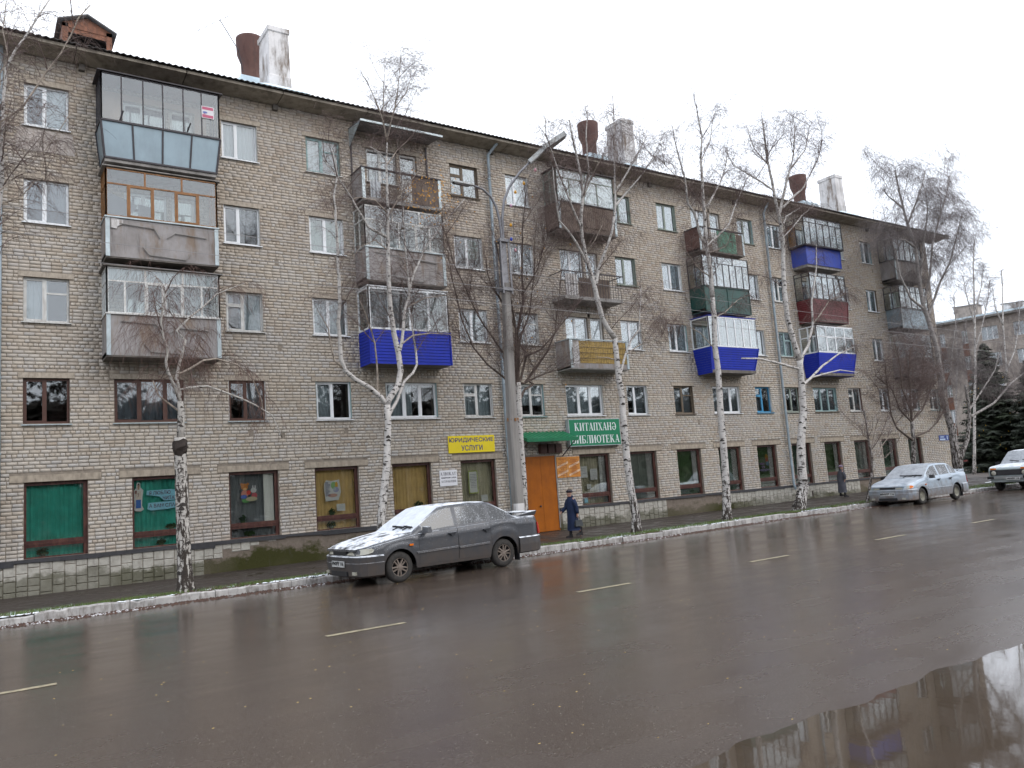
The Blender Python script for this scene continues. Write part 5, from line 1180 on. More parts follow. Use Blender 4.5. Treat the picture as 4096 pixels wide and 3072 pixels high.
 (0.059,0.015,[(24.57,-7.2,10.77),(24.55,-7.2,10.76),(24.76,-7.26,11.41),(24.98,-7.36,12.08),(25.37,-7.47,13.01),(25.44,-7.52,13.39),(25.55,-7.63,14.35)]),
 (0.037,0.011,[(24.41,-7.2,11.76),(24.43,-7.2,11.77),(23.72,-7.27,11.95),(22.99,-7.39,12.01),(21.88,-7.53,12.18),(21.4,-7.63,12.61)]),
 (0.044,0.011,[(24.69,-7.24,11.18),(24.81,-7.24,11.19),(25.77,-7.13,11.83),(26.37,-7.07,12.19),(27.88,-6.89,13.68),(28.53,-6.78,14.68)]),
 (0.037,0.011,[(24.58,-7.2,10.47),(24.74,-7.2,10.51),(25.05,-7.15,10.9),(26.26,-6.96,11.45)]),
 (0.037,0.011,[(24.61,-7.2,10.05),(24.69,-7.2,10.07),(25.41,-7.11,10.52),(26.35,-6.94,11.18),(27.47,-6.79,11.79)]),
 (0.058,0.014,[(24.76,-7.2,5.38),(24.85,-7.2,5.38),(24.99,-7.18,5.62),(25.63,-7.05,6.11),(26.18,-6.93,6.86),(26.52,-6.79,7.89),(27.34,-6.59,9.21),(27.77,-6.44,10.31)]),
 (0.03,0.008,[(26.2,-6.92,6.9),(26.2,-6.92,6.9),(27.23,-6.74,7.55),(27.9,-6.61,8.02),(29.89,-6.3,8.57)]),
 (0.05,0.014,[(24.72,-7.2,4.56),(24.77,-7.2,4.56),(25.45,-7.1,4.85),(26.71,-6.8,5.38),(28.21,-6.52,5.91),(30.37,-6.13,6.46)]),
 (0.036,0.015,[(25.44,-7.1,4.85),(25.44,-7.1,4.85),(26.7,-6.85,5.06),(28.18,-6.53,5.28),(29.88,-6.2,5.27)]),
 (0.05,0.022,[(24.75,-7.2,5.16),(24.66,-7.2,5.15),(24.08,-7.27,5.21),(23.35,-7.42,5.27),(22,-7.64,5.37),(20.84,-7.83,5.31)]),
 (0.029,0.007,[(24.28,-7.2,12.73),(24.29,-7.2,12.73),(23.5,-7.27,13.14),(23.08,-7.36,13.78)]),
 (0.03,0.007,[(25.2,-7.42,12.61),(25.21,-7.42,12.61),(26.19,-7.5,13.54),(26.61,-7.56,14.6)])],
't7':[(0.047,0.028,[(28.16,-7,0.18),(28.65,-7,1.12),(28.84,-7,1.81),(28.75,-7,2.51),(28.74,-7,3.2),(28.69,-7,3.65)]),
 (0.023,0.008,[(28.79,-7,1.62),(28.79,-7,1.62),(29.48,-7.11,2.26),(30.13,-7.21,2.82),(30.45,-7.25,3.01)]),
 (0.023,0.008,[(28.8,-7,2.09),(28.87,-7,2.1),(29.13,-7.09,2.86),(29.48,-7.18,3.53)]),
 (0.019,0.008,[(28.75,-7,2.51),(28.75,-7,2.51),(28.04,-7.07,3.07),(27.5,-7.13,3.27)]),
 (0.019,0.008,[(28.84,-7,1.81),(28.84,-7,1.81),(29.59,-7.08,1.77),(30.05,-7.15,2.04)])],
't8':[(0.111,0.077,[(34.73,-5.2,0.25),(34.91,-5.2,1.45),(35.16,-5.2,2.47),(35.21,-5.2,3.28)]),
 (0.054,0.018,[(35.21,-5.2,3.28),(35.21,-5.2,3.28),(35.38,-5.2,4.39),(35.52,-5.2,5.41),(35.87,-5.2,6.58)]),
 (0.054,0.013,[(35.17,-5.2,2.61),(35.32,-5.2,2.61),(36.79,-5.06,2.83),(37.79,-4.97,3.22),(38.47,-4.9,3.61),(39.34,-4.81,4.3)]),
 (0.054,0.013,[(35.15,-5.2,2.45),(35.07,-5.2,2.45),(34.72,-5.22,2.6),(33.73,-5.33,2.98),(33.28,-5.4,3.56),(33.13,-5.48,4.35),(33,-5.56,5.13),(32.93,-5.65,5.96)]),
 (0.045,0.014,[(35.21,-5.2,3.24),(35.22,-5.2,3.24),(34.29,-5.25,3.81),(33.81,-5.3,4.69),(32.48,-5.37,5.33)]),
 (0.045,0.014,[(35.22,-5.2,3.35),(35.29,-5.2,3.35),(36.45,-5.09,3.81),(37.58,-4.96,4.76),(38.51,-4.84,5.76)]),
 (0.045,0.014,[(35.29,-5.2,3.8),(35.3,-5.2,3.8),(36.31,-5.14,4.5),(36.94,-5.08,5.69),(37.5,-5.03,6.67)]),
 (0.045,0.014,[(35.29,-5.2,3.81),(35.28,-5.2,3.8),(34.7,-5.25,4.71),(34.67,-5.31,5.83),(34.39,-5.36,6.73)])],
't9':[(0.253,0.147,[(43.82,-2.5,-0.32),(44.01,-2.5,0.67),(43.93,-2.5,1.34),(43.95,-2.5,2.77),(43.64,-2.5,3.95),(43.36,-2.5,4.74)]),
 (0.148,0.04,[(43.36,-2.5,4.74),(43.36,-2.5,4.74),(43.57,-2.5,6.05),(43.53,-2.5,7.38),(43.15,-2.5,8.69),(42.75,-2.5,9.72),(42.67,-2.5,11.21),(42.78,-2.5,13.1),(42.19,-2.5,14.46),(41.98,-2.5,15.46),(41.76,-2.5,16.7),(41.74,-2.5,17.24)]),
 (0.076,0.022,[(42.84,-2.5,9.5),(42.85,-2.5,9.5),(41.37,-2.57,10.07),(40.56,-2.64,11.21),(40.27,-2.71,12.52),(39.46,-2.77,13.49)]),
 (0.076,0.022,[(42.68,-2.5,11.01),(42.72,-2.5,11.02),(43.03,-2.68,12.54),(43.34,-2.83,13.81),(43.64,-2.98,15.08),(43.43,-3.1,16.15)]),
 (0.076,0.022,[(42.75,-2.5,9.72),(42.75,-2.5,9.72),(44.3,-2.29,11.64),(45.41,-2.09,13.54),(47.22,-1.86,15.64),(48.98,-1.65,17.51),(49.79,-1.53,18.64)]),
 (0.076,0.022,[(42.95,-2.5,9.2),(43.17,-2.5,9.25),(45.12,-2.36,11.26),(46.76,-2.26,12.6),(48.39,-2.15,14.62),(49.52,-2.06,16.03)]),
 (0.066,0.022,[(42.78,-2.5,12.99),(42.76,-2.5,12.99),(41.69,-2.55,13.27),(40.37,-2.61,13.24),(39.29,-2.66,12.96)]),
 (0.065,0.022,[(42.3,-2.5,14.21),(42.25,-2.5,14.2),(43.15,-2.59,15.43),(44.08,-2.67,16.69),(44.48,-2.73,17.62)]),
 (0.065,0.016,[(42.04,-2.5,15.17),(41.98,-2.5,15.15),(40.74,-2.56,15.51),(40.04,-2.6,15.81)]),
 (0.148,0.067,[(43.99,-2.5,0.79),(44.12,-2.5,0.8),(44.42,-2.54,1.51),(45.17,-2.61,2.4),(45.63,-2.67,3.51),(45.65,-2.72,4.43),(45.44,-2.77,5.39)]),
 (0.077,0.033,[(45.61,-2.67,3.46),(45.65,-2.67,3.46),(45.81,-2.66,3.65),(49.67,-2.19,4.43),(53.26,-1.76,5.74),(56.51,-1.4,6.66)]),
 (0.055,0.022,[(45.64,-2.7,4.01),(45.64,-2.7,4.01),(47.7,-2.59,5.15),(49.76,-2.48,6.36),(50.91,-2.4,7.6)]),
 (0.065,0.022,[(43.41,-2.5,4.6),(43.32,-2.5,4.59),(44.33,-2.6,5.95),(44.82,-2.67,7.34),(45.26,-2.74,8.47)]),
 (0.065,0.022,[(43.56,-2.5,5.95),(43.6,-2.5,5.95),(41.99,-2.58,6.72),(41.1,-2.64,7.48),(39.66,-2.71,7.94)])],
't10':[(0.102,0.038,[(56.89,3,0.11),(58.36,3,5.26),(59.04,3,7.17),(59.98,3,10.71),(61.01,3,15.22),(61.73,3,17.24)]),
 (0.057,0.014,[(59.49,3,8.86),(59.45,3,8.86),(60.81,2.87,10.72),(61.86,2.75,12.63),(62.5,2.66,14.17)]),
 (0.058,0.014,[(59.98,3,10.71),(59.94,3,10.71),(59.21,2.9,12.47),(58.81,2.81,14.26)]),
 (0.058,0.014,[(60.19,3,11.64),(60.21,3,11.64),(61.45,2.87,13.57),(62.15,2.76,15.49)])],
't11':[(0.099,0.04,[(67.87,6,0.64),(69.6,6,5.63),(70.78,6,8.74),(71.21,6,11.98),(72.16,6,15.54),(72.35,6,16.73)]),
 (0.066,0.016,[(70.38,6,7.69),(70.24,6,7.69),(72.26,5.83,9.81),(73.31,5.7,11.96),(73.95,5.58,14.14)]),
 (0.067,0.017,[(71.2,6,11.91),(71.19,6,11.91),(70.05,5.91,13.31),(69.94,5.83,14.97)])],
't12':[(0.081,0.032,[(66.26,9,-0.11),(67.92,9,6.01),(69.29,9,10.27),(69.67,9,12.89),(69.98,9,15.09)]),
 (0.051,0.017,[(68.94,9,9.19),(68.91,9,9.19),(70.55,8.85,11.38),(71.05,8.75,13.13)])],
}

BARK=m_bark('birch_bark',(.56,.53,.50),2.2); BARKT=m_bark('birch_bark_rough_base',(.50,.47,.43),4.4); DLIMB=paint('dark_brown_bough',(.10,.075,.062),.85,.3,7); LIMB=paint('tan_birch_limb',(.34,.29,.24),.8,.25,9,(.10,.075,.06),.8); BARKD=m_bark('grey_birch_bark',(.38,.35,.33),7.5)
TWIG=paint('purple_brown_twig',(.125,.088,.078),.8,.25,6); TWIGR=paint('reddish_twig',(.105,.060,.048),.8,.2,6); TWIGP=paint('pale_grey_twig',(.17,.145,.14),.8,.2,6)
TW=[]
def twigs(limbs,rr,mb,dens,L0,L1,droop,sub,zmin,rt=.0042,upright=0.0,ymax=-1.15):
    for (ra,rb,pts) in limbs:
        P=[Vector(p) for p in pts]; tot=sum((b-a).length for a,b in zip(P,P[1:])); 
        if tot<.05: continue
        acc=0
        for a,b in zip(P,P[1:]):
            l=(b-a).length
            if l<1e-4: continue
            d=(b-a)/l; n=l*dens; n=int(n)+(1 if rr.random()<n-int(n) else 0)
            for i in range(n):
                t=rr.random(); p=a+(b-a)*t; f=(acc+l*t)/tot; rad=ra+(rb-ra)*f
                if p.z<zmin or rad>.085: continue
                if rad>.045 and rr.random()<.75: continue
                if rr.random()>.35+.9*f: continue
                an=rr.random()*6.283; h=Vector((math.cos(an),math.sin(an)*.8,rr.uniform(.1,.9)))
                dr=(h+d*(.9+upright)+Vector((0,0,upright))).normalized()
                L=rr.uniform(L0,L1)*(1 if f<.8 else .8); q=p.copy(); line=[tuple(q)]; ns=5; dd=dr.copy(); nodes=[]
                for k in range(ns):
                    q=q+dd*(L/ns)
                    if q.y>ymax: q.y=ymax-.01*rr.random()
                    dd=(dd+Vector((rr.uniform(-.18,.18),rr.uniform(-.18,.18),-droop/ns+rr.uniform(-.1,.1)))).normalized(); line.append(tuple(q)); nodes.append((q.copy(),dd.copy()))
                r0=min(rad*.55,rt*2.1); r0*=.85; mb.tube(line,[r0*(1-.75*k/ns) for k in range(ns+1)],3,cap=False)
                for k,(q0,d0) in enumerate(nodes):
                    for _ in range(sub):
                        if rr.random()<.25: continue
                        an=rr.random()*6.283; d1=(d0*.5+Vector((math.cos(an)*.7,math.sin(an)*.7,rr.uniform(-.3,.4)-droop*.35))).normalized(); L2=rr.uniform(.22,.62)*(L0+L1)*.55; q=q0.copy(); ln=[tuple(q)]; m_=4
                        for kk in range(m_):
                            q=q+d1*(L2/m_)
                            if q.y>ymax: q.y=ymax-.01*rr.random()
                            ln.append(tuple(q)); d1=(d1+Vector((rr.uniform(-.15,.15),rr.uniform(-.15,.15),-droop*.75/m_))).normalized()
                        mb.tube(ln,[rt*.66,rt*.62,rt*.56,rt*.5,rt*.38],3,cap=False)
            acc+=l
TP={ # label, bark, (dens,L0,L1,droop,sub,zmin,rt,upright), twig material
 't0':('birch at the left edge of the picture with pale limbs crossing the windows',BARK,(6,.5,1.2,1.2,4,6.5,.0042,0),TWIG),
 't1':('pruned weeping birch with a black knotted lump and rough bark left of the grey sedan',BARKT,(8,.5,1.2,2.0,5,3.9,.0033,0),TWIGR),
 't2':('tall many-stemmed white birch behind the bonnet of the grey sedan',BARK,(10,.4,1.4,1.0,4,5.4,.0032,.3),TWIG),
 't3':('pollarded birch with a fan of dark upright boughs beside the concrete lamp post',BARK,(10,.5,1.5,.3,4,4.6,.0034,.7),TWIG),
 't4':('leaning birch whose trunk crosses the right edge of the green library sign',BARK,(11,.4,1.5,1.5,4,5.8,.0034,.3),TWIG),
 't5':('straight white birch between the library sign and the drainpipe',BARK,(11,.4,1.5,1.4,4,6.3,.0036,.3),TWIG),
 't6':('stout birch with a hollow near its foot, right of the second drainpipe',BARK,(11,.4,1.5,1.4,4,6.0,.0037,.3),TWIG),
 't7':('thin young birch sapling at the kerb by the silver sedan bonnet',BARKD,(9,.3,.7,.3,2,1.0,.0040,.6),TWIG),
 't8':('small dark forked birch growing behind the silver sedan',BARKD,(12,.5,1.3,.5,5,3.0,.0044,.4),TWIG),
 't9':('big twin-trunked weeping birch at the far corner of the block',BARKD,(9,.8,2.4,1.7,7,4.5,.0038,0),TWIGP),
 't10':('tall slender birch beyond the far corner, in front of the other block',BARK,(9,.5,1.5,.7,4,4.0,.0060,.3),TWIGP),
 't11':('slender birch in front of the red plinth at the right edge',BARK,(9,.5,1.5,.7,4,4.0,.0062,.3),TWIGP),
 't12':('slim birch nearest the gap between the two blocks',BARKD,(9,.4,1.3,.7,4,4.0,.0060,.3),TWIGP)}
for key,limbs in TREES.items():
    lab,bk,tp,tm=TP[key]; rr=random.Random(hash(key[1:])%97 if False else int(key[1:])*13+5)
    base=limbs[0][2][0]; zg=gz(base[0],base[1]) if base[1]<-4.6 else Zs(base[0])
    t=thing('birch_tree',lab,'tree',(base[0],base[1],zg),group='birches along the street')
    lm_=MB(); mb=MB(); r0=limbs[0][0]; pts=[(base[0],base[1],zg-.15),(base[0],base[1],zg+.02)]+[p for p in limbs[0][2] if p[2]>zg+.25]
    n0=len(limbs[0][2])
    def dense(P,ra,rb,step=.25,wob=.0):
        out=[Vector(P[0])]; 
        for a,b in zip(P,P[1:]):
            a,b=Vector(a),Vector(b); k=max(1,int((b-a).length/step))
            for i in range(1,k+1): out.append(a+(b-a)*i/k+Vector((rr.uniform(-wob,wob),rr.uniform(-wob,wob),0)))
        n=len(out)
        return [tuple(p) for p in out],[ra+(rb-ra)*i/max(1,n-1) for i in range(n)]
    P,R=dense(pts,limbs[0][0],limbs[0][1],.22,.004)
    R=[r*(1+.55*math.exp(-max(0,(p[2]-zg))/.28))*(1+rr.uniform(-.03,.03)) for r,p in zip(R,P)]
    mb.tube(P,R,14,jit=.05)
    for L in limbs[1:]:
        if len(L[2])<2: continue
        pp=[q for i,q in enumerate(L[2]) if i==0 or (Vector(q)-Vector(L[2][i-1])).length>.01]
        if len(pp)<2: continue
        P,R=dense(pp,L[0],L[1],.25,.01); (mb if L[0]>.03 and key not in('t3','t8') else lm_).tube(P,R,9 if L[0]>.03 else 6,jit=.04)
    tr=part('trunk',mb,bk,t,smooth=True)
    if lm_.v: part('limbs',lm_,LIMB if key not in('t3','t8') else DLIMB,t,smooth=True,kind='stuff')
    sc_=MB()
    for L in limbs:
        Pn=[Vector(q) for q in L[2]]
        if L[0]<.045 or key in('t3x',): continue
        ii=[(a,b) for a,b in zip(Pn,Pn[1:]) if (b-a).length>.03]
        tot=sum((b-a).length for a,b in ii); acc=0
        for a,b in ii:
            l=(b-a).length; d=(b-a)/l; u=d.orthogonal().normalized(); v=d.cross(u)
            for _ in range(int(l*(26 if L[0]>.07 else 14))+1):
                t_=rr.random(); c0=a+(b-a)*t_; rad=(L[0]+(L[1]-L[0])*(acc+l*t_)/tot)*1.035+.001; an=rr.random()*6.283
                if L is limbs[0]: rad*=(1+.55*math.exp(-max(0,(c0.z-zg))/.28))
                big=rr.random()<.22; hw=rr.uniform(.25,.6) if not big else rr.uniform(.4,.85); hh=rr.uniform(.006,.013) if not big else rr.uniform(.018,.045); n_=4; pr=None
                for k in range(n_+1):
                    q=an-hw+2*hw*k/n_; h_=hh*math.sin(PI*(k+.25)/(n_+.5)); dz=(.05*abs(k-n_/2)/n_ if big else 0); e=c0+(u*math.cos(q)+v*math.sin(q))*rad-d*dz
                    cur=(tuple(e-d*h_),tuple(e+d*h_))
                    if pr: sc_.quad(pr[0],cur[0],cur[1],pr[1])
                    pr=cur
            acc+=l
    if sc_.v and key not in('t8','t9'): part('bark_scars',sc_,paint('black_bark_scar',(.040,.034,.030),.9,.3,12),t,kind='stuff')
    if key=='t1':
        kb=MB(); kz=4.03-.15; kx=3.60
        kb.lathe([(.05,2.80),(.10,2.86),(.145,2.95),(.15,3.05),(.12,3.15),(.07,3.2)],10,(kx-.01,-7.62,0)); 
        for v in range(len(kb.v)):
            q=kb.v[v]; kb.v[v]=(q[0]+rr.uniform(-.03,.03),q[1]+rr.uniform(-.03,.03),q[2]+rr.uniform(-.03,.03))
        for i in range(7): kb.bar((kx,-7.62,2.95+i*.03),(kx+rr.uniform(-.24,.16),-7.7,2.95+rr.uniform(-.15,.15)),.02,.02)
        part('burl',kb,paint('black_burl',(.03,.022,.018),.9,.3,12),t)
    if key=='t6':
        hb=MB(); b3=limbs[0][2][2]; hb.poly([(b3[0]+.17+.05*math.cos(a*PI/6),b3[1]-.21,.72+.11*math.sin(a*PI/6)) for a in range(12)]); part('hollow',hb,paint('black_burl',(.03,.022,.018)),t)
    # shoots added where the traced limbs leave the crown empty
    extra=[]
    for L in limbs[1 if key not in('t7',) else 0:]:
        Pn=[Vector(q) for q in L[2]]
        for _ in range(max(2,int(sum((b-a).length for a,b in zip(Pn,Pn[1:]))*(1.0 if key in('t9','t3','t8') else .6)))):
            i=rr.randrange(len(Pn)-1) if len(Pn)>1 else 0; q=Pn[i].lerp(Pn[min(i+1,len(Pn)-1)],rr.random())
            if q.z<tp[5]: continue
            an=rr.random()*6.283; d=Vector((math.cos(an)*.7,math.sin(an)*.9,.9)).normalized(); ln=[tuple(q)]; LL=rr.uniform(.6,1.6) if key!='t9' else rr.uniform(1.2,3.0)
            for k in range(5):
                q=q+d*LL/5
                if q.y>-1.2 and key not in('t10','t11','t12'): q.y=-1.2
                d=(d+Vector((rr.uniform(-.2,.2),rr.uniform(-.2,.2),rr.uniform(-.15,.2)))).normalized(); ln.append(tuple(q))
            extra.append((min(.014,L[0]*.5),.004,ln))
    mb=MB()
    for e in extra: mb.tube(e[2],[e[0]+(e[1]-e[0])*k/5 for k in range(6)],4,cap=False)
    mb_=MB(); mb_.v=mb.v; mb_.f=mb.f; mb_.mi=mb.mi
    if mb.v: part('branches',mb,TWIG,t,kind='stuff',smooth=True)
    tw=MB(); ym=-1.12 if key not in('t10','t11','t12') else 50
    L_=[(l[0],l[1],l[2]) for l in (limbs[1:] if key!='t7' else limbs)]+extra
    if key in ('t10','t11','t12'): L_=[(l[0],l[1],l[2]) for l in limbs]+extra
    twigs(L_,rr,tw,tp[0],tp[1],tp[2],tp[3],tp[4],tp[5],tp[6],tp[7],ym); part('twigs',tw,tm,t,kind='stuff')
    if key in('t2','t3'):
        lf_=MB(); 
        for i in range(190 if key=='t2' else 40):
            if key=='t2': x=12.9+rr.gauss(0,.55); z=11.6+rr.gauss(0,.55); y=-1.6-rr.random()*.9
            else: x=14.0+rr.gauss(0,1.0); z=8+rr.gauss(0,1.6); y=-5.4+rr.gauss(0,.6)
            a=rr.random()*6.28; s=.035; u=Vector((math.cos(a),0,math.sin(a)))*s; v=Vector((-math.sin(a),rr.uniform(-.6,.6),math.cos(a)))*s*.7; p=Vector((x,y,z))
            lf_.poly([tuple(p-u),tuple(p-v),tuple(p+u),tuple(p+v)])
        part('last_leaves',lf_,paint('orange_yellow_leaf',(.42,.20,.02),.6,.3,9),t,kind='stuff')
# ---------------- spruces ----------------
NEED=paint('spruce_needles',(.034,.042,.028),.7,.5,1.4); NEED2=paint('spruce_needles_light',(.045,.060,.032),.7,.4,1.4); CONE=paint('yellow_leaf_caught',(.50,.30,.03),.6,.2,9)
def spruce(x,y,z0,h,r,lab,seed,group,n=150,fine=1.0,leaves=0):
    rr=random.Random(seed); t=thing('spruce_tree',lab,'tree',(x,y,z0),group=group)
    mb=MB(); mb.tube([(x,y,z0-.1),(x,y,z0+h*.5),(x,y,z0+h)],[r*.07,r*.045,.02],8); part('trunk',mb,OLDP,t)
    A_=MB(); B_=MB()
    for i in range(n):
        f=(i+.5)/n; f=f**.85; zz_=z0+h*(.06+.93*f); R=r*(1-f)**.8*rr.uniform(.72,1.12)+.12; an=rr.random()*6.283
        d=Vector((math.cos(an),math.sin(an),0)); side=Vector((-d.y,d.x,0)); p=Vector((x,y,zz_)); k=int(R/.22*fine)+3; tgt=A_ if rr.random()<.75 else B_
        for j in range(k):
            q=(j+.6)/k; c=p+d*R*q+Vector((0,0,-R*(.32*q**1.2)+R*.12*max(0,q-.7)*3)); wd=R*.34*(1.15-q)+.10
            for s in (-1,1):
                for m_ in range(2):
                    tip=c+side*s*wd*rr.uniform(.7,1.2)+d*wd*rr.uniform(.2,.8)+Vector((0,0,-wd*rr.uniform(.1,.9))); w2=.055+.03*rr.random()
                    tgt.poly([tuple(c),tuple((c+tip)/2+d*w2+Vector((0,0,-w2*.8))),tuple(tip),tuple((c+tip)/2-d*w2)])
            e=c+d*.15+Vector((0,0,-.12)); tgt.poly([tuple(c+side*.08),tuple(e),tuple(c-side*.08)])
    part('crown',A_,NEED,t,kind='stuff'); part('crown_lighter_sprays',B_,NEED2,t,kind='stuff')
    if leaves:
        L=MB()
        for i in range(leaves):
            f=rr.random()*.75; R=r*(1-f)**.8*1.02; an=rr.random()*6.283; p=Vector((x+math.cos(an)*R,y+math.sin(an)*R,z0+h*(.08+.9*f)-R*.25)); s=rr.uniform(.04,.08)
            L.poly([tuple(p+Vector((s*math.cos(k*1.57),0,s*math.sin(k*1.57)))) for k in range(4)])
        part('caught_leaves',L,CONE,t,kind='stuff')
spruce(62.5,3.8,.12,9.6,3.3,'dark spruce with caught yellow leaves, left one of the pair by the far block',1,'spruces by the far block',430,1.2,60)
spruce(61.6,.6,.14,7.9,2.5,'dark spruce at the right edge, right one of the pair by the far block',2,'spruces by the far block',400,1.2,34)
for i,(px,hh) in enumerate(((18.5,4.2),(25.6,4.4),(32.0,4.1),(38.5,4.0))):
    spruce(px,-41.0+rnd.uniform(-1,1),-.05,hh,1.5,['first','second','third','fourth'][i]+' young spruce across the street, mirrored in the shop windows',20+i,'young spruces across the street',90,.8)
# ---------------- second block ----------------
dv=Vector((.14511,-.98941,0)); nv=Vector((-.98941,-.14511,0)); o2=Vector((80.2,15.9,0))
b2=thing('apartment_block','farther brick block with snowy roof edge and orange-brown wall panels at the right edge','building',(80.2,15.9,.3))
B2=paint('far_brick',(.33,.285,.25),.9,.18,3,(.14,.11,.09),.6); RP=paint('red_plinth',(.19,.045,.04),.7,.12,2); OP=paint('orange_brown_wall_panel',(.15,.065,.04),.8,.15,3)
W2=lambda s,z,d=0.0: tuple(o2+dv*s+nv*d+Vector((0,0,z)))
ops=[]
S0=(.0,2.0,3.75,6.5,8.6,11.4,13.6); WD=(.5,.55,1.45,.9,1.45,.9,1.45)
for c_,wd in zip(S0,WD):
    for z in (12.13,9.55,7.1,4.55): ops.append((c_+.02,c_+wd,z,z+1.3))
def wg(mb,x0,x1,z0,z1,ops,d):
    X=sorted({x0,x1,*[v for o in ops for v in o[:2]]}); Z=sorted({z0,z1,*[v for o in ops for v in o[2:4]]})
    for a,b in zip(X,X[1:]):
        for c,e in zip(Z,Z[1:]):
            if not any(o[0]<(a+b)/2<o[1] and o[2]<(c+e)/2<o[3] for o in ops): mb.quad(W2(a,c,d),W2(b,c,d),W2(b,e,d),W2(a,e,d))
mb=MB(); wg(mb,-8,22,.45,14.3,ops,0)
for (a,b,c,e) in ops:
    mb.quad(W2(a,c,0),W2(a,c,-.3),W2(a,e,-.3),W2(a,e,0)); mb.quad(W2(b,c,0),W2(b,e,0),W2(b,e,-.3),W2(b,c,-.3)); mb.quad(W2(a,e,0),W2(a,e,-.3),W2(b,e,-.3),W2(b,e,0))
mb.quad(W2(-8,.4,-.31),W2(22,.4,-.31),W2(22,14.3,-.31),W2(-8,14.3,-.31)); mb.quad(W2(22,0,0),W2(22,0,-12),W2(22,14.3,-12),W2(22,14.3,0)); mb.quad(W2(-8,0,0),W2(-8,14.3,0),W2(-8,14.3,-12),W2(-8,0,-12))
part('wall',mb,B2,b2)
for (a,b,c,e) in ops:
    mb=MB(); y=-.12
    def R2(a_,b_,c_,e_): mb.hexa([W2(a_,c_,y),W2(b_,c_,y),W2(b_,c_,y-.05),W2(a_,c_,y-.05),W2(a_,e_,y),W2(b_,e_,y),W2(b_,e_,y-.05),W2(a_,e_,y-.05)])
    w_=.05; R2(a,a+w_,c,e); R2(b-w_,b,c,e); R2(a,b,c,c+w_); R2(a,b,e-w_,e); n=3 if b-a>1.2 else 2
    for i in range(1,n): x=a+(b-a)*i/n; R2(x-.035,x+.035,c,e)
    f=part('window',mb,WHITE,b2); mb=MB(); mb.quad(W2(a,c,y-.03),W2(b,c,y-.03),W2(b,e,y-.03),W2(a,e,y-.03)); part('pane',mb,GLASS,f)
    mb=MB(); mb.quad(W2(a,c+.1,y-.14),W2(b,c+.1,y-.14),W2(b,e,y-.14),W2(a,e,y-.14)); part('curtain',mb,CURT[rnd.choice('wwgd')],f)
    if a<3 and c>3:
        mb=MB(); mb.hexa([W2(a,c-1.25,.02),W2(b,c-1.25,.02),W2(b,c-1.25,-.02),W2(a,c-1.25,-.02),W2(a,c-.04,.02),W2(b,c-.04,.02),W2(b,c-.04,-.02),W2(a,c-.04,-.02)]); part('wall_panel',mb,OP,b2)
mb=MB(); mb.hexa([W2(-8,.1,.12),W2(22,.1,.12),W2(22,.1,-.2),W2(-8,.1,-.2),W2(-8,1.46,.12),W2(22,1.46,.12),W2(22,1.46,-.2),W2(-8,1.46,-.2)]); part('plinth',mb,RP,b2)
mb=MB(); mb.hexa([W2(.8,1.5,.05),W2(2.3,1.5,.05),W2(2.3,1.5,-.1),W2(.8,1.5,-.1),W2(.8,2.5,.05),W2(2.3,2.5,.05),W2(2.3,2.5,-.1),W2(.8,2.5,-.1)]); mb.hexa([W2(3.83,1.85,.05),W2(5.1,1.85,.05),W2(5.1,1.85,-.1),W2(3.83,1.85,-.1),W2(3.83,2.6,.05),W2(5.1,2.6,.05),W2(5.1,2.6,-.1),W2(3.83,2.6,-.1)]); part('shop_window',mb,paint('dark_shop_glass',(.02,.025,.03),.1,.1),b2)
mb=MB(); mb.hexa([W2(-8.3,14.25,.7),W2(22.3,14.25,.7),W2(22.3,14.25,-12),W2(-8.3,14.25,-12),W2(-8.3,14.42,.75),W2(22.3,14.42,.75),W2(22.3,14.42,-12),W2(-8.3,14.42,-12)]); rf=part('roof',mb,CONC,b2)
mb=MB(); mb.hexa([W2(-8.3,14.43,.76),W2(22.3,14.43,.76),W2(22.3,14.8,-3),W2(-8.3,14.8,-3),W2(-8.3,14.60,.76),W2(22.3,14.60,.76),W2(22.3,15.0,-3),W2(-8.3,15.0,-3)]); part('roof_snow',mb,SNOWM,rf)
for (a,b,z1) in ((1.4,3.5,15.95),(5.6,7.4,15.4)):
    mb=MB(); mb.hexa([W2(a,14.6,-.8),W2(b,14.6,-.8),W2(b,14.6,-2.2),W2(a,14.6,-2.2),W2(a,z1,-.8),W2(b,z1-.12,-.8),W2(b,z1-.12,-2.2),W2(a,z1,-2.2)]); part('chimney',mb,CHW if z1<15.5 else B2,rf)
    mb=MB(); mb.hexa([W2(a-.1,z1,-.7),W2(b+.1,z1-.12,-.7),W2(b+.1,z1-.12,-2.3),W2(a-.1,z1,-2.3),W2(a-.1,z1+.08,-.7),W2(b+.1,z1-.04,-.7),W2(b+.1,z1-.04,-2.3),W2(a-.1,z1+.08,-2.3)]); part('chimney_cap',mb,CONC,rf)
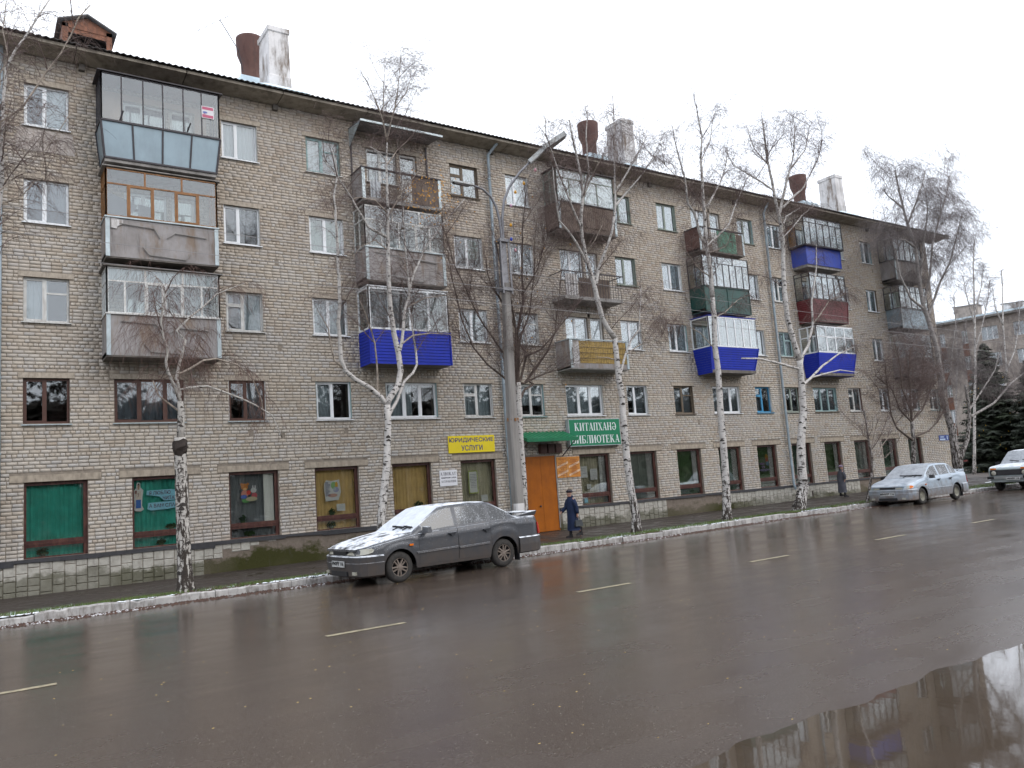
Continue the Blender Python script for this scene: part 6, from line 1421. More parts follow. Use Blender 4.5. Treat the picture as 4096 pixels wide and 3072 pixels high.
# ---------------- street lamp ----------------
PX,PY=12.90,-6.0; LC=paint('lamp_post_concrete',(.235,.22,.205),.85,.12,4,(.11,.10,.09),.6,stretch=.3,bump=.3); LM=paint('lamp_steel',(.22,.22,.235),.45,.12,5,metal=.4)
lp=thing('street_lamp','tapered concrete lamp post with a whitewashed foot and two curved steel arms','street lamp',(PX,PY,.05))
def taper(mb,x,y,z0,z1,w0,w1,l=.0,c=.28):
    def ring(w,z,dx):
        h=w/2; k=h*c*2*.5; return [(x+dx-h+k,y-h,z),(x+dx+h-k,y-h,z),(x+dx+h,y-h+k,z),(x+dx+h,y+h-k,z),(x+dx+h-k,y+h,z),(x+dx-h+k,y+h,z),(x+dx-h,y+h-k,z),(x+dx-h,y-h+k,z)]
    a,b=ring(w0,z0,0),ring(w1,z1,l); i=len(mb.v); mb.v+=a+b
    for j in range(8): mb.f.append((i+j,i+(j+1)%8,i+8+(j+1)%8,i+8+j)); mb.mi.append(0)
    mb.f.append(tuple(i+8+j for j in range(8))); mb.mi.append(0)
mb=MB(); taper(mb,PX-.02,PY,-.2,3.60,.285,.272,.0); part('lower_post',mb,LC,lp)
mb=MB(); taper(mb,PX-.02,PY,3.6,7.62,.255,.215,.12); pst=part('post',mb,LC,lp)
mb=MB(); taper(mb,PX-.02,PY,-.1,1.25,.292,.288,.0,.28); part('whitewash',mb,CHW,lp)
mb=MB(); 
for i in range(8): a=i*PI/4; mb.bar((PX+.14*math.cos(a),PY+.14*math.sin(a),3.57),(PX+.155*math.cos(a),PY+.155*math.sin(a),3.57+rnd.uniform(.03,.12)),.05,.03)
part('torn_collar',mb,WOOD,lp)
mb=MB(); xt=PX+.08
for dx,dy in ((-.15,-.13),(.15,-.13),(.15,.13),(-.15,.13)): mb.bar((xt+dx,PY+dy,7.3),(xt+dx*.9,PY+dy*.9,8.95),.05,.03)
mb.box(xt-.17,PY-.155,8.85,xt+.17,PY+.155,8.93); mb.box(xt-.175,PY-.16,7.38,xt+.175,PY+.16,7.47)
mb.hexa([(xt-.09,PY-.08,7.5),(xt+.09,PY-.08,7.5),(xt+.09,PY+.08,7.5),(xt-.09,PY+.08,7.5),(xt-.08,PY-.07,8.9),(xt+.08,PY-.07,8.9),(xt+.08,PY+.07,8.9),(xt-.08,PY+.07,8.9)])
part('steel_sleeve',mb,LM,lp)
mb=MB(); mb.tube([(13.0,PY,7.6),(12.98,PY,8.95),(12.96,PY,9.5),(12.86,PY,9.95),(12.70,PY,10.22),(12.42,PY-.02,10.40),(12.05,PY-.05,10.46)],[.045,.045,.042,.04,.038,.035,.03],10); part('arm',mb,LM,lp,smooth=True)
mb=MB(); mb.tube([(13.02,PY,7.6),(13.03,PY,8.95),(13.05,PY,9.6),(13.14,PY-.03,10.15),(13.34,PY-.08,10.60),(13.70,PY-.18,11.08),(14.03,PY-.3,11.42)],[.045,.045,.042,.04,.038,.035,.03],10); part('arm',mb,LM,lp,smooth=True)
LH=paint('lamp_head_enamel',(.50,.53,.53),.45,.1,4,(.3,.2,.1),.3)
h1=MB(); A0=Vector((14.0,PY-.28,11.40)); A1=Vector((14.42,PY-.52,11.82)); A2=Vector((14.98,PY-.82,12.22))
def lbox(mb,a,b,w,h,off=0,up=(0,0,1)): mb.bar(tuple(a+Vector((0,0,off))),tuple(b+Vector((0,0,off))),w,h,up=up)
lbox(h1,A0,A1,.17,.13); lbox(h1,A1,A2+Vector((.03,-.02,.02)),.31,.14); hd=part('lamp_head',h1,LH,lp)
h1=MB(); lbox(h1,A1+Vector((.03,0,0)),A2-Vector((.03,0,0)),.26,.05,-.09); part('lamp_lens',h1,paint('dirty_lamp_lens',(.06,.055,.05),.3,.2),hd)
h1=MB(); B0=Vector((12.06,PY-.05,10.46)); B1=Vector((11.32,PY-.12,10.44)); lbox(h1,B0,B1,.14,.05); hd=part('lamp_head',h1,LH,lp); h1=MB(); lbox(h1,B0+Vector((-.12,0,0)),B1+Vector((.05,0,0)),.11,.04,-.045); part('lamp_lens',h1,MATS['dirty_lamp_lens'],hd)
# string of coloured bulbs
gl=thing('bulb_garland','string of small coloured bulbs hanging down beside the lamp post','garland',(13.3,PY-.3,7.9)); mb=MB(); pts=[(14.1,PY-.35,11.25),(13.85,PY-.3,10.75),(13.55,PY-.25,10.25),(13.38,PY-.2,9.9),(13.3,PY-.2,9.3),(13.25,PY-.2,8.7),(13.3,PY-.2,8.0)]; mb.tube(pts,.006,4); part('cable',mb,DARKM,gl)
for p,cl in zip([(14.15,PY-.35,11.15),(13.72,PY-.3,10.68),(13.42,PY-.25,10.38),(13.26,PY-.2,9.95),(13.2,PY-.2,9.35),(13.18,PY-.2,8.92),(13.3,PY-.2,8.6)],((.6,.3,.35),(.6,.3,.02),(.6,.25,.02),(.5,.3,.4),(.62,.3,.02),(.03,.06,.4),(.55,.3,.33))):
    mb=MB(); mb.lathe([(0,-.05),(.035,-.035),(.045,0),(.03,.04),(.015,.06)],8,p); part('bulb',mb,paint('bulb_%02d%02d'%(int(cl[0]*99),int(cl[2]*99)),cl,.3,.05),gl,smooth=True)
# overhead wires
WIRE=paint('aged_wire',(.26,.25,.25),.5,.1)
for i,(z0,z1,z2,lab) in enumerate(((7.78,7.9,7.0,'topmost of the three overhead wires crossing the facade'),(7.36,7.32,6.85,'middle one of the three overhead wires crossing the facade'),(6.80,6.86,6.3,'lowest of the three overhead wires crossing the facade'))):
    mb=MB(); pts=[]
    for k in range(41):
        x=-8+k*2.0; z=interp(x,[-8,3,72],[z0+.1,z1,z2]); sag=-.5*math.sin(max(0,(x-3))/69*PI); pts.append((x,-7.0-.1*i,z+sag*.6))
    mb.tube(pts,.0065,4,cap=False); single('overhead_wire',mb,WIRE,lab,'wire',group='overhead wires')
# antennas
an=thing('roof_antenna','thin television aerial leaning on the left rusty ventilation stack','antenna',(8.1,3.4,18.3)); mb=MB(); mb.tube([(8.35,3.3,17.6),(8.1,3,18.26),(7.48,3,19.24)],.016,6); part('mast',mb,DARKM,an)
mb=MB(); mb.tube([(6.55,3,18.51),(7.86,3,19.55)],.009,5)
for k in range(5): x=6.75+k*.24; z=18.67+k*.19; mb.bar((x,2.8,z-.02),(x,3.2,z+.02),.008)
part('boom',mb,LM,an)
mb=MB(); mb.tube([(7.7,3,19.4),(7.75,3,18.6),(7.95,2.6,17.3)],.004,4); part('aerial_cable',mb,WIRE,an)
an=thing('roof_antenna','small frame aerial on the roof near the far end','antenna',(44.6,.5,15.3)); mb=MB(); mb.tube([(44.3,.6,15.2),(44.5,.6,16.4),(45.6,.6,16.3),(45.8,.6,15.2)],.016,5); mb.tube([(44.9,.6,15.2),(44.9,.6,16.2)],.012,5); part('frame',mb,LM,an)

# ---------------- cars ----------------
TYRE=paint('dirty_tyre',(.030,.028,.026),.85,.3,12,(.07,.058,.048),.5); ALLOY=paint('brown_dusted_alloy',(.19,.155,.13),.5,.2,8,metal=.3); STEELW=paint('dirty_steel_wheel',(.20,.19,.15),.6,.2,8); BLACKP=paint('black_trim',(.018,.018,.020),.55,.1,4)
HEADL=paint('headlamp_glass',(.36,.35,.29),.10,.08,9,spec=.7); AMB=paint('amber_lens',(.65,.15,.01),.2,.1,9,spec=.7); REDL=paint('red_lens',(.42,.02,.01),.2,.1,9,spec=.7); PLATE=paint('number_plate',(.50,.51,.50),.45,.08,20,(.2,.17,.14),.5)
SED=dict(L=4.33,xw=(.82,3.28),R=.345,rw=.288,tw=.175,track=.70,sill=.235,
 zc=([0,.05,.3,.7,1.1,1.14,1.5,1.80,2.0,2.5,2.98,3.08,3.35,3.60,3.66,4.24,4.29,4.33],[.665,.72,.79,.865,.925,.94,1.18,1.355,1.385,1.40,1.385,1.36,1.20,1.04,1.005,.995,.955,.80]),
 zb=([0,.06,.3,.7,1.1,1.3,2.2,3.2,3.6,4.2,4.33],[.62,.665,.725,.79,.85,.87,.90,.935,.96,.945,.76]),
 Wm=([0,.05,.15,.35,.6,2.2,3.7,4.1,4.25,4.33],[.58,.68,.75,.80,.822,.828,.822,.79,.74,.66]),
 zones=[('hood',0,1.12),('windscreen',1.12,1.80),('roof',1.80,3.04),('rear_window',3.04,3.62),('boot_lid',3.62,4.33)],
 glass=[(1.34,2.10,'side_window'),(2.19,2.92,'side_window'),(2.99,3.42,'quarter_window')],
 doors=[('front_door',1.24,2.145),('rear_door',2.145,2.965)],tumble=.33,nose=.58)
SUV=dict(L=3.72,xw=(.70,2.90),R=.40,rw=.345,tw=.19,track=.70,sill=.36,
 zc=([0,.04,.3,.9,1.12,1.15,1.35,1.62,2.0,2.6,3.1,3.3,3.6,3.68,3.72],[.90,.985,1.03,1.07,1.09,1.12,1.35,1.60,1.64,1.64,1.62,1.58,1.20,1.05,.9]),
 zb=([0,.04,.3,.9,1.3,3.4,3.66,3.72],[.88,.95,.98,1.02,1.04,1.06,1.02,.85]),
 Wm=([0,.03,.1,.4,3.5,3.66,3.72],[.74,.80,.82,.835,.835,.80,.74]),
 zones=[('hood',0,1.13),('windscreen',1.13,1.62),('roof',1.62,3.28),('rear_window',3.28,3.56),('boot_lid',3.56,3.72)],
 glass=[(1.32,2.15,'side_window'),(2.25,3.2,'side_window')],doors=[('front_door',1.25,2.2)],tumble=.30,nose=.85)
def car(name,label,loc,rot,s,P,BODY,GL,plate,wheelm,spokes,kind='sedan',group=None):
    t=bpy.data.objects.new(name,None); C.objects.link(t); t.location=loc; t.rotation_euler=(0,0,rot); t.scale=(s,s,s); t['label']=label; t['category']='car'; t['group']='cars parked along the kerb'
    I=lambda tb,x: interp(x,*P[tb])
    def pt(nm,mb,m,par=None,sm=False,lab=None):
        o=bpy.data.objects.new(nm,mb.mesh(nm,m,sm)); C.objects.link(o); o.parent=par or t
        if lab: o['label']=lab
        return o
    xs={0,P['L']}
    for tb in('zc','zb','Wm'): xs|=set(P[tb][0])
    for z in P['zones']: xs|=set(z[1:])
    for g_ in P['glass']: xs|=set(g_[:2])
    for d_ in P['doors']: xs|=set(d_[1:])
    for xc in P['xw']:
        for k in range(15): xs.add(round(xc-P['R']*math.cos(PI*k/14),4))
    for k in range(1,44): xs.add(round(P['L']*k/44,3))
    xs=sorted(xs); q=[xs[0]]
    for x in xs[1:]:
        if x-q[-1]>.012 or any(abs(x-e)<1e-6 for z in P['glass'] for e in z[:2]): q.append(x)
    xs=q
    def low(x):
        z=P['sill']
        for xc in P['xw']:
            d=P['R']**2-(x-xc)**2
            if d>0: z=max(z,P['rw']+math.sqrt(d))
        return z
    def ring(x,inset=0.0):
        zl,zb,zc,Wm=low(x),I('zb',x),I('zc',x),I('Wm',x); Wm-=inset; zc-=inset*.7; zb-=inset*.5
        zl=min(zl,zb-.02); Wb=Wm*.962; R=[]
        for k,t_ in enumerate((0,.10,.32,.55,.62,.82,1)):
            z=zl+(zb-zl)*t_; y=Wm-(Wm-Wb)*max(0,(z-P['nose']*.95)/max(.05,zb-P['nose']*.95))**2 if z>P['nose']*.95 else Wm-.045*((P['nose']*.95-z)/.38)**2
            if k==4: y-=.006
            R.append((y,z))
        h=zc-zb; kf=max(0,min(1,h/.16)); zr=zb+h*(.5+.43*kf); yr=Wb-(zr-zb)*P['tumble']-.02
        for t_ in (.03,.12,.9): R.append((Wb-.012+(yr-Wb+.012)*t_,zb+(zr-zb)*t_+.004))
        R.append((yr-.02,zr+(zc-zr)*.25))
        for f in (.86,.5,.2,0): R.append((yr*f,zc-(zc-zr)*(.75*f**3.0)))
        return R
    RG=[ring(x) for x in xs]; nr=len(RG[0])
    bins={}
    def put(nm,side,quad):
        bins.setdefault((nm,side),[]).append(quad)
    for i in range(len(xs)-1):
        xa,xb_=xs[i],xs[i+1]; xm=(xa+xb_)/2
        for j in range(nr-1):
            for sd_ in (-1,1):
                P4=[(xa,sd_*RG[i][j][0],RG[i][j][1]),(xb_,sd_*RG[i+1][j][0],RG[i+1][j][1]),(xb_,sd_*RG[i+1][j+1][0],RG[i+1][j+1][1]),(xa,sd_*RG[i][j+1][0],RG[i][j+1][1])]
                if sd_>0: P4=P4[::-1]
                nm='body'; side=0
                if j>=10:
                    for z in P['zones']:
                        if z[1]<=xm<z[2]: nm=z[0]
                    if nm in('windscreen','rear_window') and j<10: nm='body'
                elif 1<=j<=6:
                    for d_ in P['doors']:
                        if d_[1]<=xm<d_[2]: nm=d_[0]; side=sd_
                elif j==8:
                    for g_ in P['glass']:
                        if g_[0]<=xm<g_[1] and (RG[i][9][1]-RG[i][8][1])>.05: nm=g_[2]+str(g_[0]); side=sd_
                put(nm,side,P4)
    made={}
    for (nm,side),Q in bins.items():
        mb=MB(); gap=.006
        if nm in('front_door','rear_door'):
            d_=[d for d in P['doors'] if d[0]==nm][0]
            Q=[[(min(max(p[0],d_[1]+gap),d_[2]-gap),p[1],p[2]) for p in q] for q in Q]
        for q in Q: mb.quad(*q)
        base=''.join(c for c in nm if not(c.isdigit() or c=='.'))
        m=GL if 'wind' in base else BODY
        me=mb.mesh(base,m,True)
        import bmesh
        bm=bmesh.new(); bm.from_mesh(me); bmesh.ops.remove_doubles(bm,verts=bm.verts,dist=.0008); bm.to_mesh(me); bm.free(); me.polygons.foreach_set('use_smooth',[True]*len(me.polygons))
        o=bpy.data.objects.new(base,me); C.objects.link(o); o.parent=t; made[(nm,side)]=o
    # inner dark liner and front/rear caps
    mb=MB(); IR=[ring(x,.03) for x in xs]
    for i in range(1,len(xs)-2):
        for j in range(nr-1):
            for sd_ in(-1,1): mb.quad((xs[i],sd_*IR[i][j][0],IR[i][j][1]),(xs[i+1],sd_*IR[i+1][j][0],IR[i+1][j][1]),(xs[i+1],sd_*IR[i+1][j+1][0],IR[i+1][j+1][1]),(xs[i],sd_*IR[i][j+1][0],IR[i][j+1][1]))
    mb.box(.25,-.60,P['sill']+.02,P['L']-.2,.60,P['sill']+.06); 
    for xc in P['xw']: mb.box(xc-.36,-.55,.3,xc+.36,.55,.75)
    pt('underbody',mb,BLACKP)
    mb=MB()
    for e in (0,-1):
        r=RG[e]; x=xs[e]; mb.poly([(x,-y,z) for y,z in r]+[(x,y,z) for y,z in r[::-1][1:]])
    pt('end_panel',mb,BODY)
    # bumpers as swept profiles
    def sweep(path,prof,mat,nm,sm=True):
        mb=MB(); R_=[]
        n=len(path)
        for i,(x,y) in enumerate(path):
            a=Vector(path[max(i-1,0)]); b=Vector(path[min(i+1,n-1)]); d=(b-a).normalized(); nx,ny=d.y,-d.x
            R_.append([(x+nx*o,y+ny*o,z) for z,o in prof])
        for a,b in zip(R_,R_[1:]):
            for k in range(len(prof)-1): mb.quad(a[k],b[k],b[k+1],a[k+1])
        return pt(nm,mb,mat,None,sm)
    if kind=='sedan':
        fp=[(.46,-.835),(.30,-.825),(.14,-.79),(.03,-.72),(-.015,-.55),(-.04,-.28),(-.048,0)]; fp=fp+[(x,-y) for x,y in fp[::-1][1:]]; fp=fp[::-1]
        fb=sweep(fp,[(.17,-.05),(.20,-.005),(.30,.006),(.43,.018),(.44,.010),(.545,.016),(.565,-.005),(.575,-.08)],BODY,'front_bumper')
        rp_=[(3.66,-.838),(3.9,-.832),(4.1,-.805),(4.24,-.755),(4.33,-.68),(4.38,-.50),(4.40,-.25),(4.405,0)]; rp_=rp_+[(x,-y) for x,y in rp_[::-1][1:]]
        sweep(rp_,[(.235,-.03),(.26,.01),(.42,.02),(.555,.015),(.575,-.01),(.58,-.10)],BODY,'rear_bumper')
        mb=MB(); mb.box(-.068,-.33,.20,-.02,.33,.285); pt('lower_grille',mb,BLACKP,fb)
        for y in(-.56,.56): mb=MB(); mb.box(-.04,y-.06,.225,.02,y+.06,.285); pt('fog_lamp',mb,HEADL,fb)
        mb=MB(); mb.box(-.088,-.26,.365,-.070,.26,.475); pl=pt('number_plate',mb,PLATE,fb)
        me=text_mesh(plate,.105,.004)
        for v in me.vertices: x,y,z=v.co; v.co=(-.0895-z,-x*.88,.425+y*.85)
        me.materials.append(BLACKP); o=bpy.data.objects.new('plate_lettering',me); C.objects.link(o); o.parent=pl
        ny=[.29,.37,.5,.60,.68,.735,.77,.795]; nx=[-.035,-.03,-.018,.012,.050,.105,.18,.26]; zl_=[.592,.588,.586,.586,.586,.590,.60,.625]; zh=[.602,.640,.668,.68,.69,.695,.69,.665]
        for sd_ in (1,-1):
            for nm,i0,i1,mt in (('headlamp',0,5,HEADL),('turn_signal',5,7,AMB if 'silver' in label else HEADL)):
                mb=MB()
                for i in range(i0,i1):
                    mb.quad((nx[i],sd_*ny[i],zl_[i]),(nx[i+1],sd_*ny[i+1],zl_[i+1]),(nx[i+1]+.03,sd_*(ny[i+1]-.005),zh[i+1]),(nx[i]+.03,sd_*(ny[i]-.005),zh[i]))
                    mb.quad((nx[i]+.03,sd_*(ny[i]-.005),zh[i]),(nx[i+1]+.03,sd_*(ny[i+1]-.005),zh[i+1]),(nx[i+1]+.1,sd_*(ny[i+1]-.05),zh[i+1]+.004),(nx[i]+.1,sd_*(ny[i]-.02),zh[i]+.004))
                pt(nm,mb,mt)
        mb=MB(); mb.box(-.045,-.27,.60,.03,.27,.655); pt('grille',mb,BLACKP)
        mb=MB(); mb.hexa([(-.03,-.60,.655),(.02,-.6,.655),(.02,.6,.655),(-.03,.6,.655),(-.012,-.60,.69),(.05,-.6,.70),(.05,.6,.70),(-.012,.6,.69)]); pt('bonnet_lip',mb,BODY)
        for sd_ in(1,-1):
            mb=MB(); mb.hexa([(4.22,sd_*.60,.60),(4.338,sd_*.60,.60),(4.335,sd_*.70,.60),(4.245,sd_*.768,.60),(4.22,sd_*.60,.84),(4.325,sd_*.60,.84),(4.32,sd_*.68,.84),(4.235,sd_*.745,.84)]); pt('tail_lamp',mb,REDL)
            mb=MB(); mb.box(1.02,sd_*.835-.012,.665,1.10,sd_*.835+.012,.70); pt('side_indicator',mb,AMB)
            mb=MB(); mb.hexa([(1.33,sd_*.83,.885),(1.44,sd_*.83,.885),(1.44,sd_*.86,.9),(1.33,sd_*.86,.9),(1.33,sd_*.83,.93),(1.44,sd_*.83,.93),(1.44,sd_*.86,.94),(1.33,sd_*.86,.94)]); mb.hexa([(1.30,sd_*.85,.88),(1.42,sd_*.85,.87),(1.44,sd_*1.0,.88),(1.34,sd_*1.0,.89),(1.31,sd_*.85,1.0),(1.41,sd_*.85,1.0),(1.43,sd_*.98,.99),(1.35,sd_*.98,.985)]); pt('door_mirror',mb,BLACKP if 'silver' in label else BODY)
            for dn,hx in (('front_door',1.92),('rear_door',2.76)):
                mb=MB(); y=sd_*.838; mb.box(hx,y-.012,.80,hx+.17,y+.018 if sd_>0 else y+.012,.83); mb.box(hx+.05,y-.01,.765,hx+.11,y+.01,.80); pt('door_handle',mb,BODY if 'silver' not in label else BLACKP,made.get((dn,sd_)))
            mb=MB(); 
            for (xa,xb_) in((.98+.2,2.13),(2.16,2.9)): mb.hexa([(xa,sd_*.828,.50),(xb_,sd_*.828,.52),(xb_,sd_*.845,.52),(xa,sd_*.845,.50),(xa,sd_*.826,.535),(xb_,sd_*.826,.555),(xb_,sd_*.838,.555),(xa,sd_*.838,.535)])
            pt('side_moulding',mb,BODY)
            mb=MB(); mb.box(3.28+P['R']+.03,sd_*.72-.09,.10,3.28+P['R']+.045,sd_*.72+.09,.34); pt('mud_flap',mb,BLACKP)
        mb=MB()
        sp=[(4.05,-.70),(4.20,-.62),(4.24,0),(4.20,.62),(4.05,.70)]
        mb.hexa([(4.10,-.66,1.045),(4.32,-.60,1.055),(4.32,.60,1.055),(4.10,.66,1.045),(4.10,-.66,1.065),(4.33,-.60,1.085),(4.33,.60,1.085),(4.10,.66,1.065)])
        for sd_ in(1,-1): mb.hexa([(3.72,sd_*.70,1.0),(4.26,sd_*.66,.99),(4.26,sd_*.60,.99),(3.72,sd_*.66,1.0),(3.88,sd_*.68,1.04),(4.32,sd_*.66,1.085),(4.32,sd_*.60,1.085),(3.88,sd_*.64,1.04)])
        pt('spoiler',mb,BODY)
        for y0,y1 in((-.05,.40),(.45,.62)) if True else (): pass
        for (ya,yb_) in((-.30,.12),(-.62,-.34)):
            mb=MB(); mb.bar((1.17,ya,.985),(1.24,yb_,1.02),.03,.02); mb.bar((1.13,(ya+yb_)/2+.1,.95),(1.2,(ya+yb_)/2,1.0),.018,.018); mb.bar((1.19,ya-.05,1.0),(1.22,yb_+.05,1.015),.012,.03); pt('wiper',mb,BLACKP)
    else:
        BUM=paint('dull_chrome_bumper',(.40,.42,.43),.3,.1,4,metal=.7)
        mb=MB(); mb.box(-.12,-.80,.50,-.04,.80,.60); mb.box(-.04,-.82,.51,.15,-.76,.59); mb.box(-.04,.76,.51,.15,.82,.59); fb=pt('front_bumper',mb,BUM)
        mb=MB(); mb.box(-.125,-.81,.495,-.03,-.55,.605); mb.box(-.125,.55,.495,-.03,.81,.605); pt('bumper_end_cap',mb,BLACKP,fb)
        mb=MB(); mb.box(3.74,-.80,.50,3.82,.80,.60); pt('rear_bumper',mb,BUM)
        mb=MB(); mb.box(-.03,-.72,.635,.0,.72,.86); gr_=pt('grille',mb,BLACKP); 
        for z in(.67,.70,.73,.76,.79,.82): mb=MB(); mb.box(-.036,-.42,z,-.03,.42,z+.012); pt('grille_bar',mb,paint('grille_grey',(.06,.06,.065),.5,.1),gr_)
        for y in(-.58,.58):
            mb=MB(); mb.lathe([(0,-.05),(.06,-.048),(.095,-.03),(.10,-.01)],16,(-.0,y,.73),'x'); pt('headlamp',mb,HEADL,None,True)
            mb=MB(); mb.box(-.02,y-.10,.875,.02,y+.12,.935); pt('turn_signal',mb,AMB)
        mb=MB(); mb.box(-.135,-.44,.44,-.122,.08,.55); pl=pt('number_plate',mb,PLATE,fb); me=text_mesh(plate,.10,.004)
        for v in me.vertices: x,y,z=v.co; v.co=(-.1365-z,-.18-x*.88,.495+y*.85)
        me.materials.append(BLACKP); o=bpy.data.objects.new('plate_lettering',me); C.objects.link(o); o.parent=pl
        for (ya,yb_) in((-.45,-.08),(.05,.42)): mb=MB(); mb.bar((1.17,ya,1.17),(1.22,yb_,1.22),.03,.02); pt('wiper',mb,BLACKP)
        for sd_ in(1,-1): mb=MB(); mb.box(1.2,sd_*.92-.08,1.06,1.26,sd_*.92+.08,1.18); pt('door_mirror',mb,BLACKP)
    # wheels
    for xc in P['xw']:
        for sd_ in(-1,1):
            yc=sd_*P['track']; r=P['rw']; w_=P['tw']/2; ri=r*.60
            mb=MB(); mb.lathe([(ri,w_*.2),(ri,-w_*.95),(ri*1.05,-w_),(r*.82,-w_),(r*.95,-w_*.85),(r,-w_*.55),(r,w_*.55),(r*.95,w_*.85),(r*.8,w_),(ri,w_)],28,(xc,yc,r),'y')
            wh=pt('wheel',mb,TYRE,None,True)
            o_=yc+sd_*w_*.55; mb=MB(); prof=[(0,-.03),(ri*.3,-.03),(ri*.92,-.045),(ri,0.02)] if spokes else [(0,.0),(ri*.25,.01),(ri*.5,-.02),(ri*.62,.0),(ri*.9,.0),(ri,.03)]
            mb.lathe([(a,sd_*b) for a,b in prof],24,(xc,o_,r),'y'); rm=pt('rim',mb,BLACKP if spokes else wheelm,wh,True)
            if spokes:
                mb=MB(); mb.lathe([(ri*.94,sd_*.0),(ri*.94,sd_*.03),(ri*1.02,sd_*.03),(ri*1.02,0)],24,(xc,o_,r),'y'); mb.lathe([(0,sd_*.03),(.035,sd_*.028),(.05,sd_*.0)],12,(xc,o_,r),'y'); pt('rim_ring',mb,wheelm,wh)
                for k in range(5):
                    a=k*2*PI/5+.3+(xc*.7); ca,sa=math.cos(a),math.sin(a); mb=MB()
                    def q_(rr_,tt_,yy): return (xc+ca*rr_-sa*tt_,o_+sd_*yy,r+sa*rr_+ca*tt_)
                    for tt_ in(1,-1):
                        mb.hexa([q_(.03,.0*tt_,-.01),q_(.03,.032*tt_,-.01),q_(ri*.97,.052*tt_,-.01),q_(ri*.97,.022*tt_,-.01),q_(.03,.0*tt_,.025),q_(.03,.03*tt_,.02),q_(ri*.97,.048*tt_,.02),q_(ri*.97,.024*tt_,.02)])
                    pt('spoke',mb,wheelm,wh)
    return t
CARG=m_car('graphite_car_paint',(.050,.053,.060),.35,(.090,.072,.060),.85,.95,.7); CARS=m_car('silver_blue_car_paint',(.31,.37,.43),.35,(.19,.15,.125),.95,.45,.0); CARW=m_car('pale_green_white_car_paint',(.40,.47,.48),.1,(.2,.17,.15),.5,.95,.25)
GL1=m_carglass('snow_flecked_car_glass',.035,.97); GL2=m_carglass('lightly_snowed_car_glass',.05,.5)
car('parked_car','graphite four-door sedan dusted with snow parked by the orange library door','' or (6.17,-9.50,ZR+.0),.054,1.035,SED,CARG,GL1,'Р842ВУ 116',ALLOY,True)
car('parked_car','silver-blue sedan with orange turn signals parked behind the young sapling',(26.96,-8.60,ZR),.024,1.0,SED,CARS,GL2,'М043СВ 116',STEELW,False)
car('parked_car','pale boxy off-road car with round headlamps and black grille at the right edge',(35.35,-8.90,ZR),.02,1.0,SUV,CARW,GL2,'Н052ЕК 116',STEELW,False,kind='suv')

# ---------------- people ----------------
def skin_obj(name,verts,edges,rads,mat,parent,root=0,sub=2,label=None):
    me=bpy.data.meshes.new(name); me.from_pydata(verts,edges,[]); o=bpy.data.objects.new(name,me); C.objects.link(o)
    m=o.modifiers.new('skin','SKIN'); 
    if not me.skin_vertices: 
        pass
    sv=me.skin_vertices[0].data if len(me.skin_vertices) else None
    if sv is None: bpy.context.view_layer.update(); sv=me.skin_vertices[0].data
    for i,r in enumerate(rads):
        sv[i].radius=(r,r) if not isinstance(r,tuple) else r; sv[i].use_root=(i==root)
    m2=o.modifiers.new('sub','SUBSURF'); m2.levels=sub; m2.render_levels=sub
    dg=bpy.context.evaluated_depsgraph_get(); dg.update()
    nm=bpy.data.meshes.new_from_object(o.evaluated_get(dg)); bpy.data.objects.remove(o)
    nm.materials.clear(); nm.materials.append(mat); nm.polygons.foreach_set('use_smooth',[True]*len(nm.polygons))
    p=bpy.data.objects.new(name,nm); C.objects.link(p); p.parent=parent
    if label: p['label']=label
    return p
def loft(rings,mat,nm,parent,n=22,pleat=0.0,sm=True):
    """rings: (cx,cy,z,rx,ry)"""
    mb=MB(); idx=[]
    for (cx_,cy_,z,rx_,ry_) in rings:
        i=len(mb.v); fz=max(0,(rings[0][2]-z))
        for j in range(n):
            a=2*PI*j/n; k=1+pleat*fz*math.sin(a*5+1); mb.v.append((cx_+rx_*k*math.cos(a),cy_+ry_*k*math.sin(a),z))
        idx.append(i)
    for a,b in zip(idx,idx[1:]):
        for j in range(n): mb.f.append((a+j,b+j,b+(j+1)%n,a+(j+1)%n)); mb.mi.append(0)
    mb.f.append(tuple(idx[-1]+j for j in range(n))); mb.mi.append(0); mb.f.append(tuple(idx[0]+j for j in range(n-1,-1,-1))); mb.mi.append(0)
    o=bpy.data.objects.new(nm,mb.mesh(nm,mat,sm)); C.objects.link(o); o.parent=parent; return o
SKINM=paint('weathered_skin',(.42,.23,.17),.6,.1,9); SKINR=paint('cold_red_skin',(.40,.16,.12),.6,.1,9)
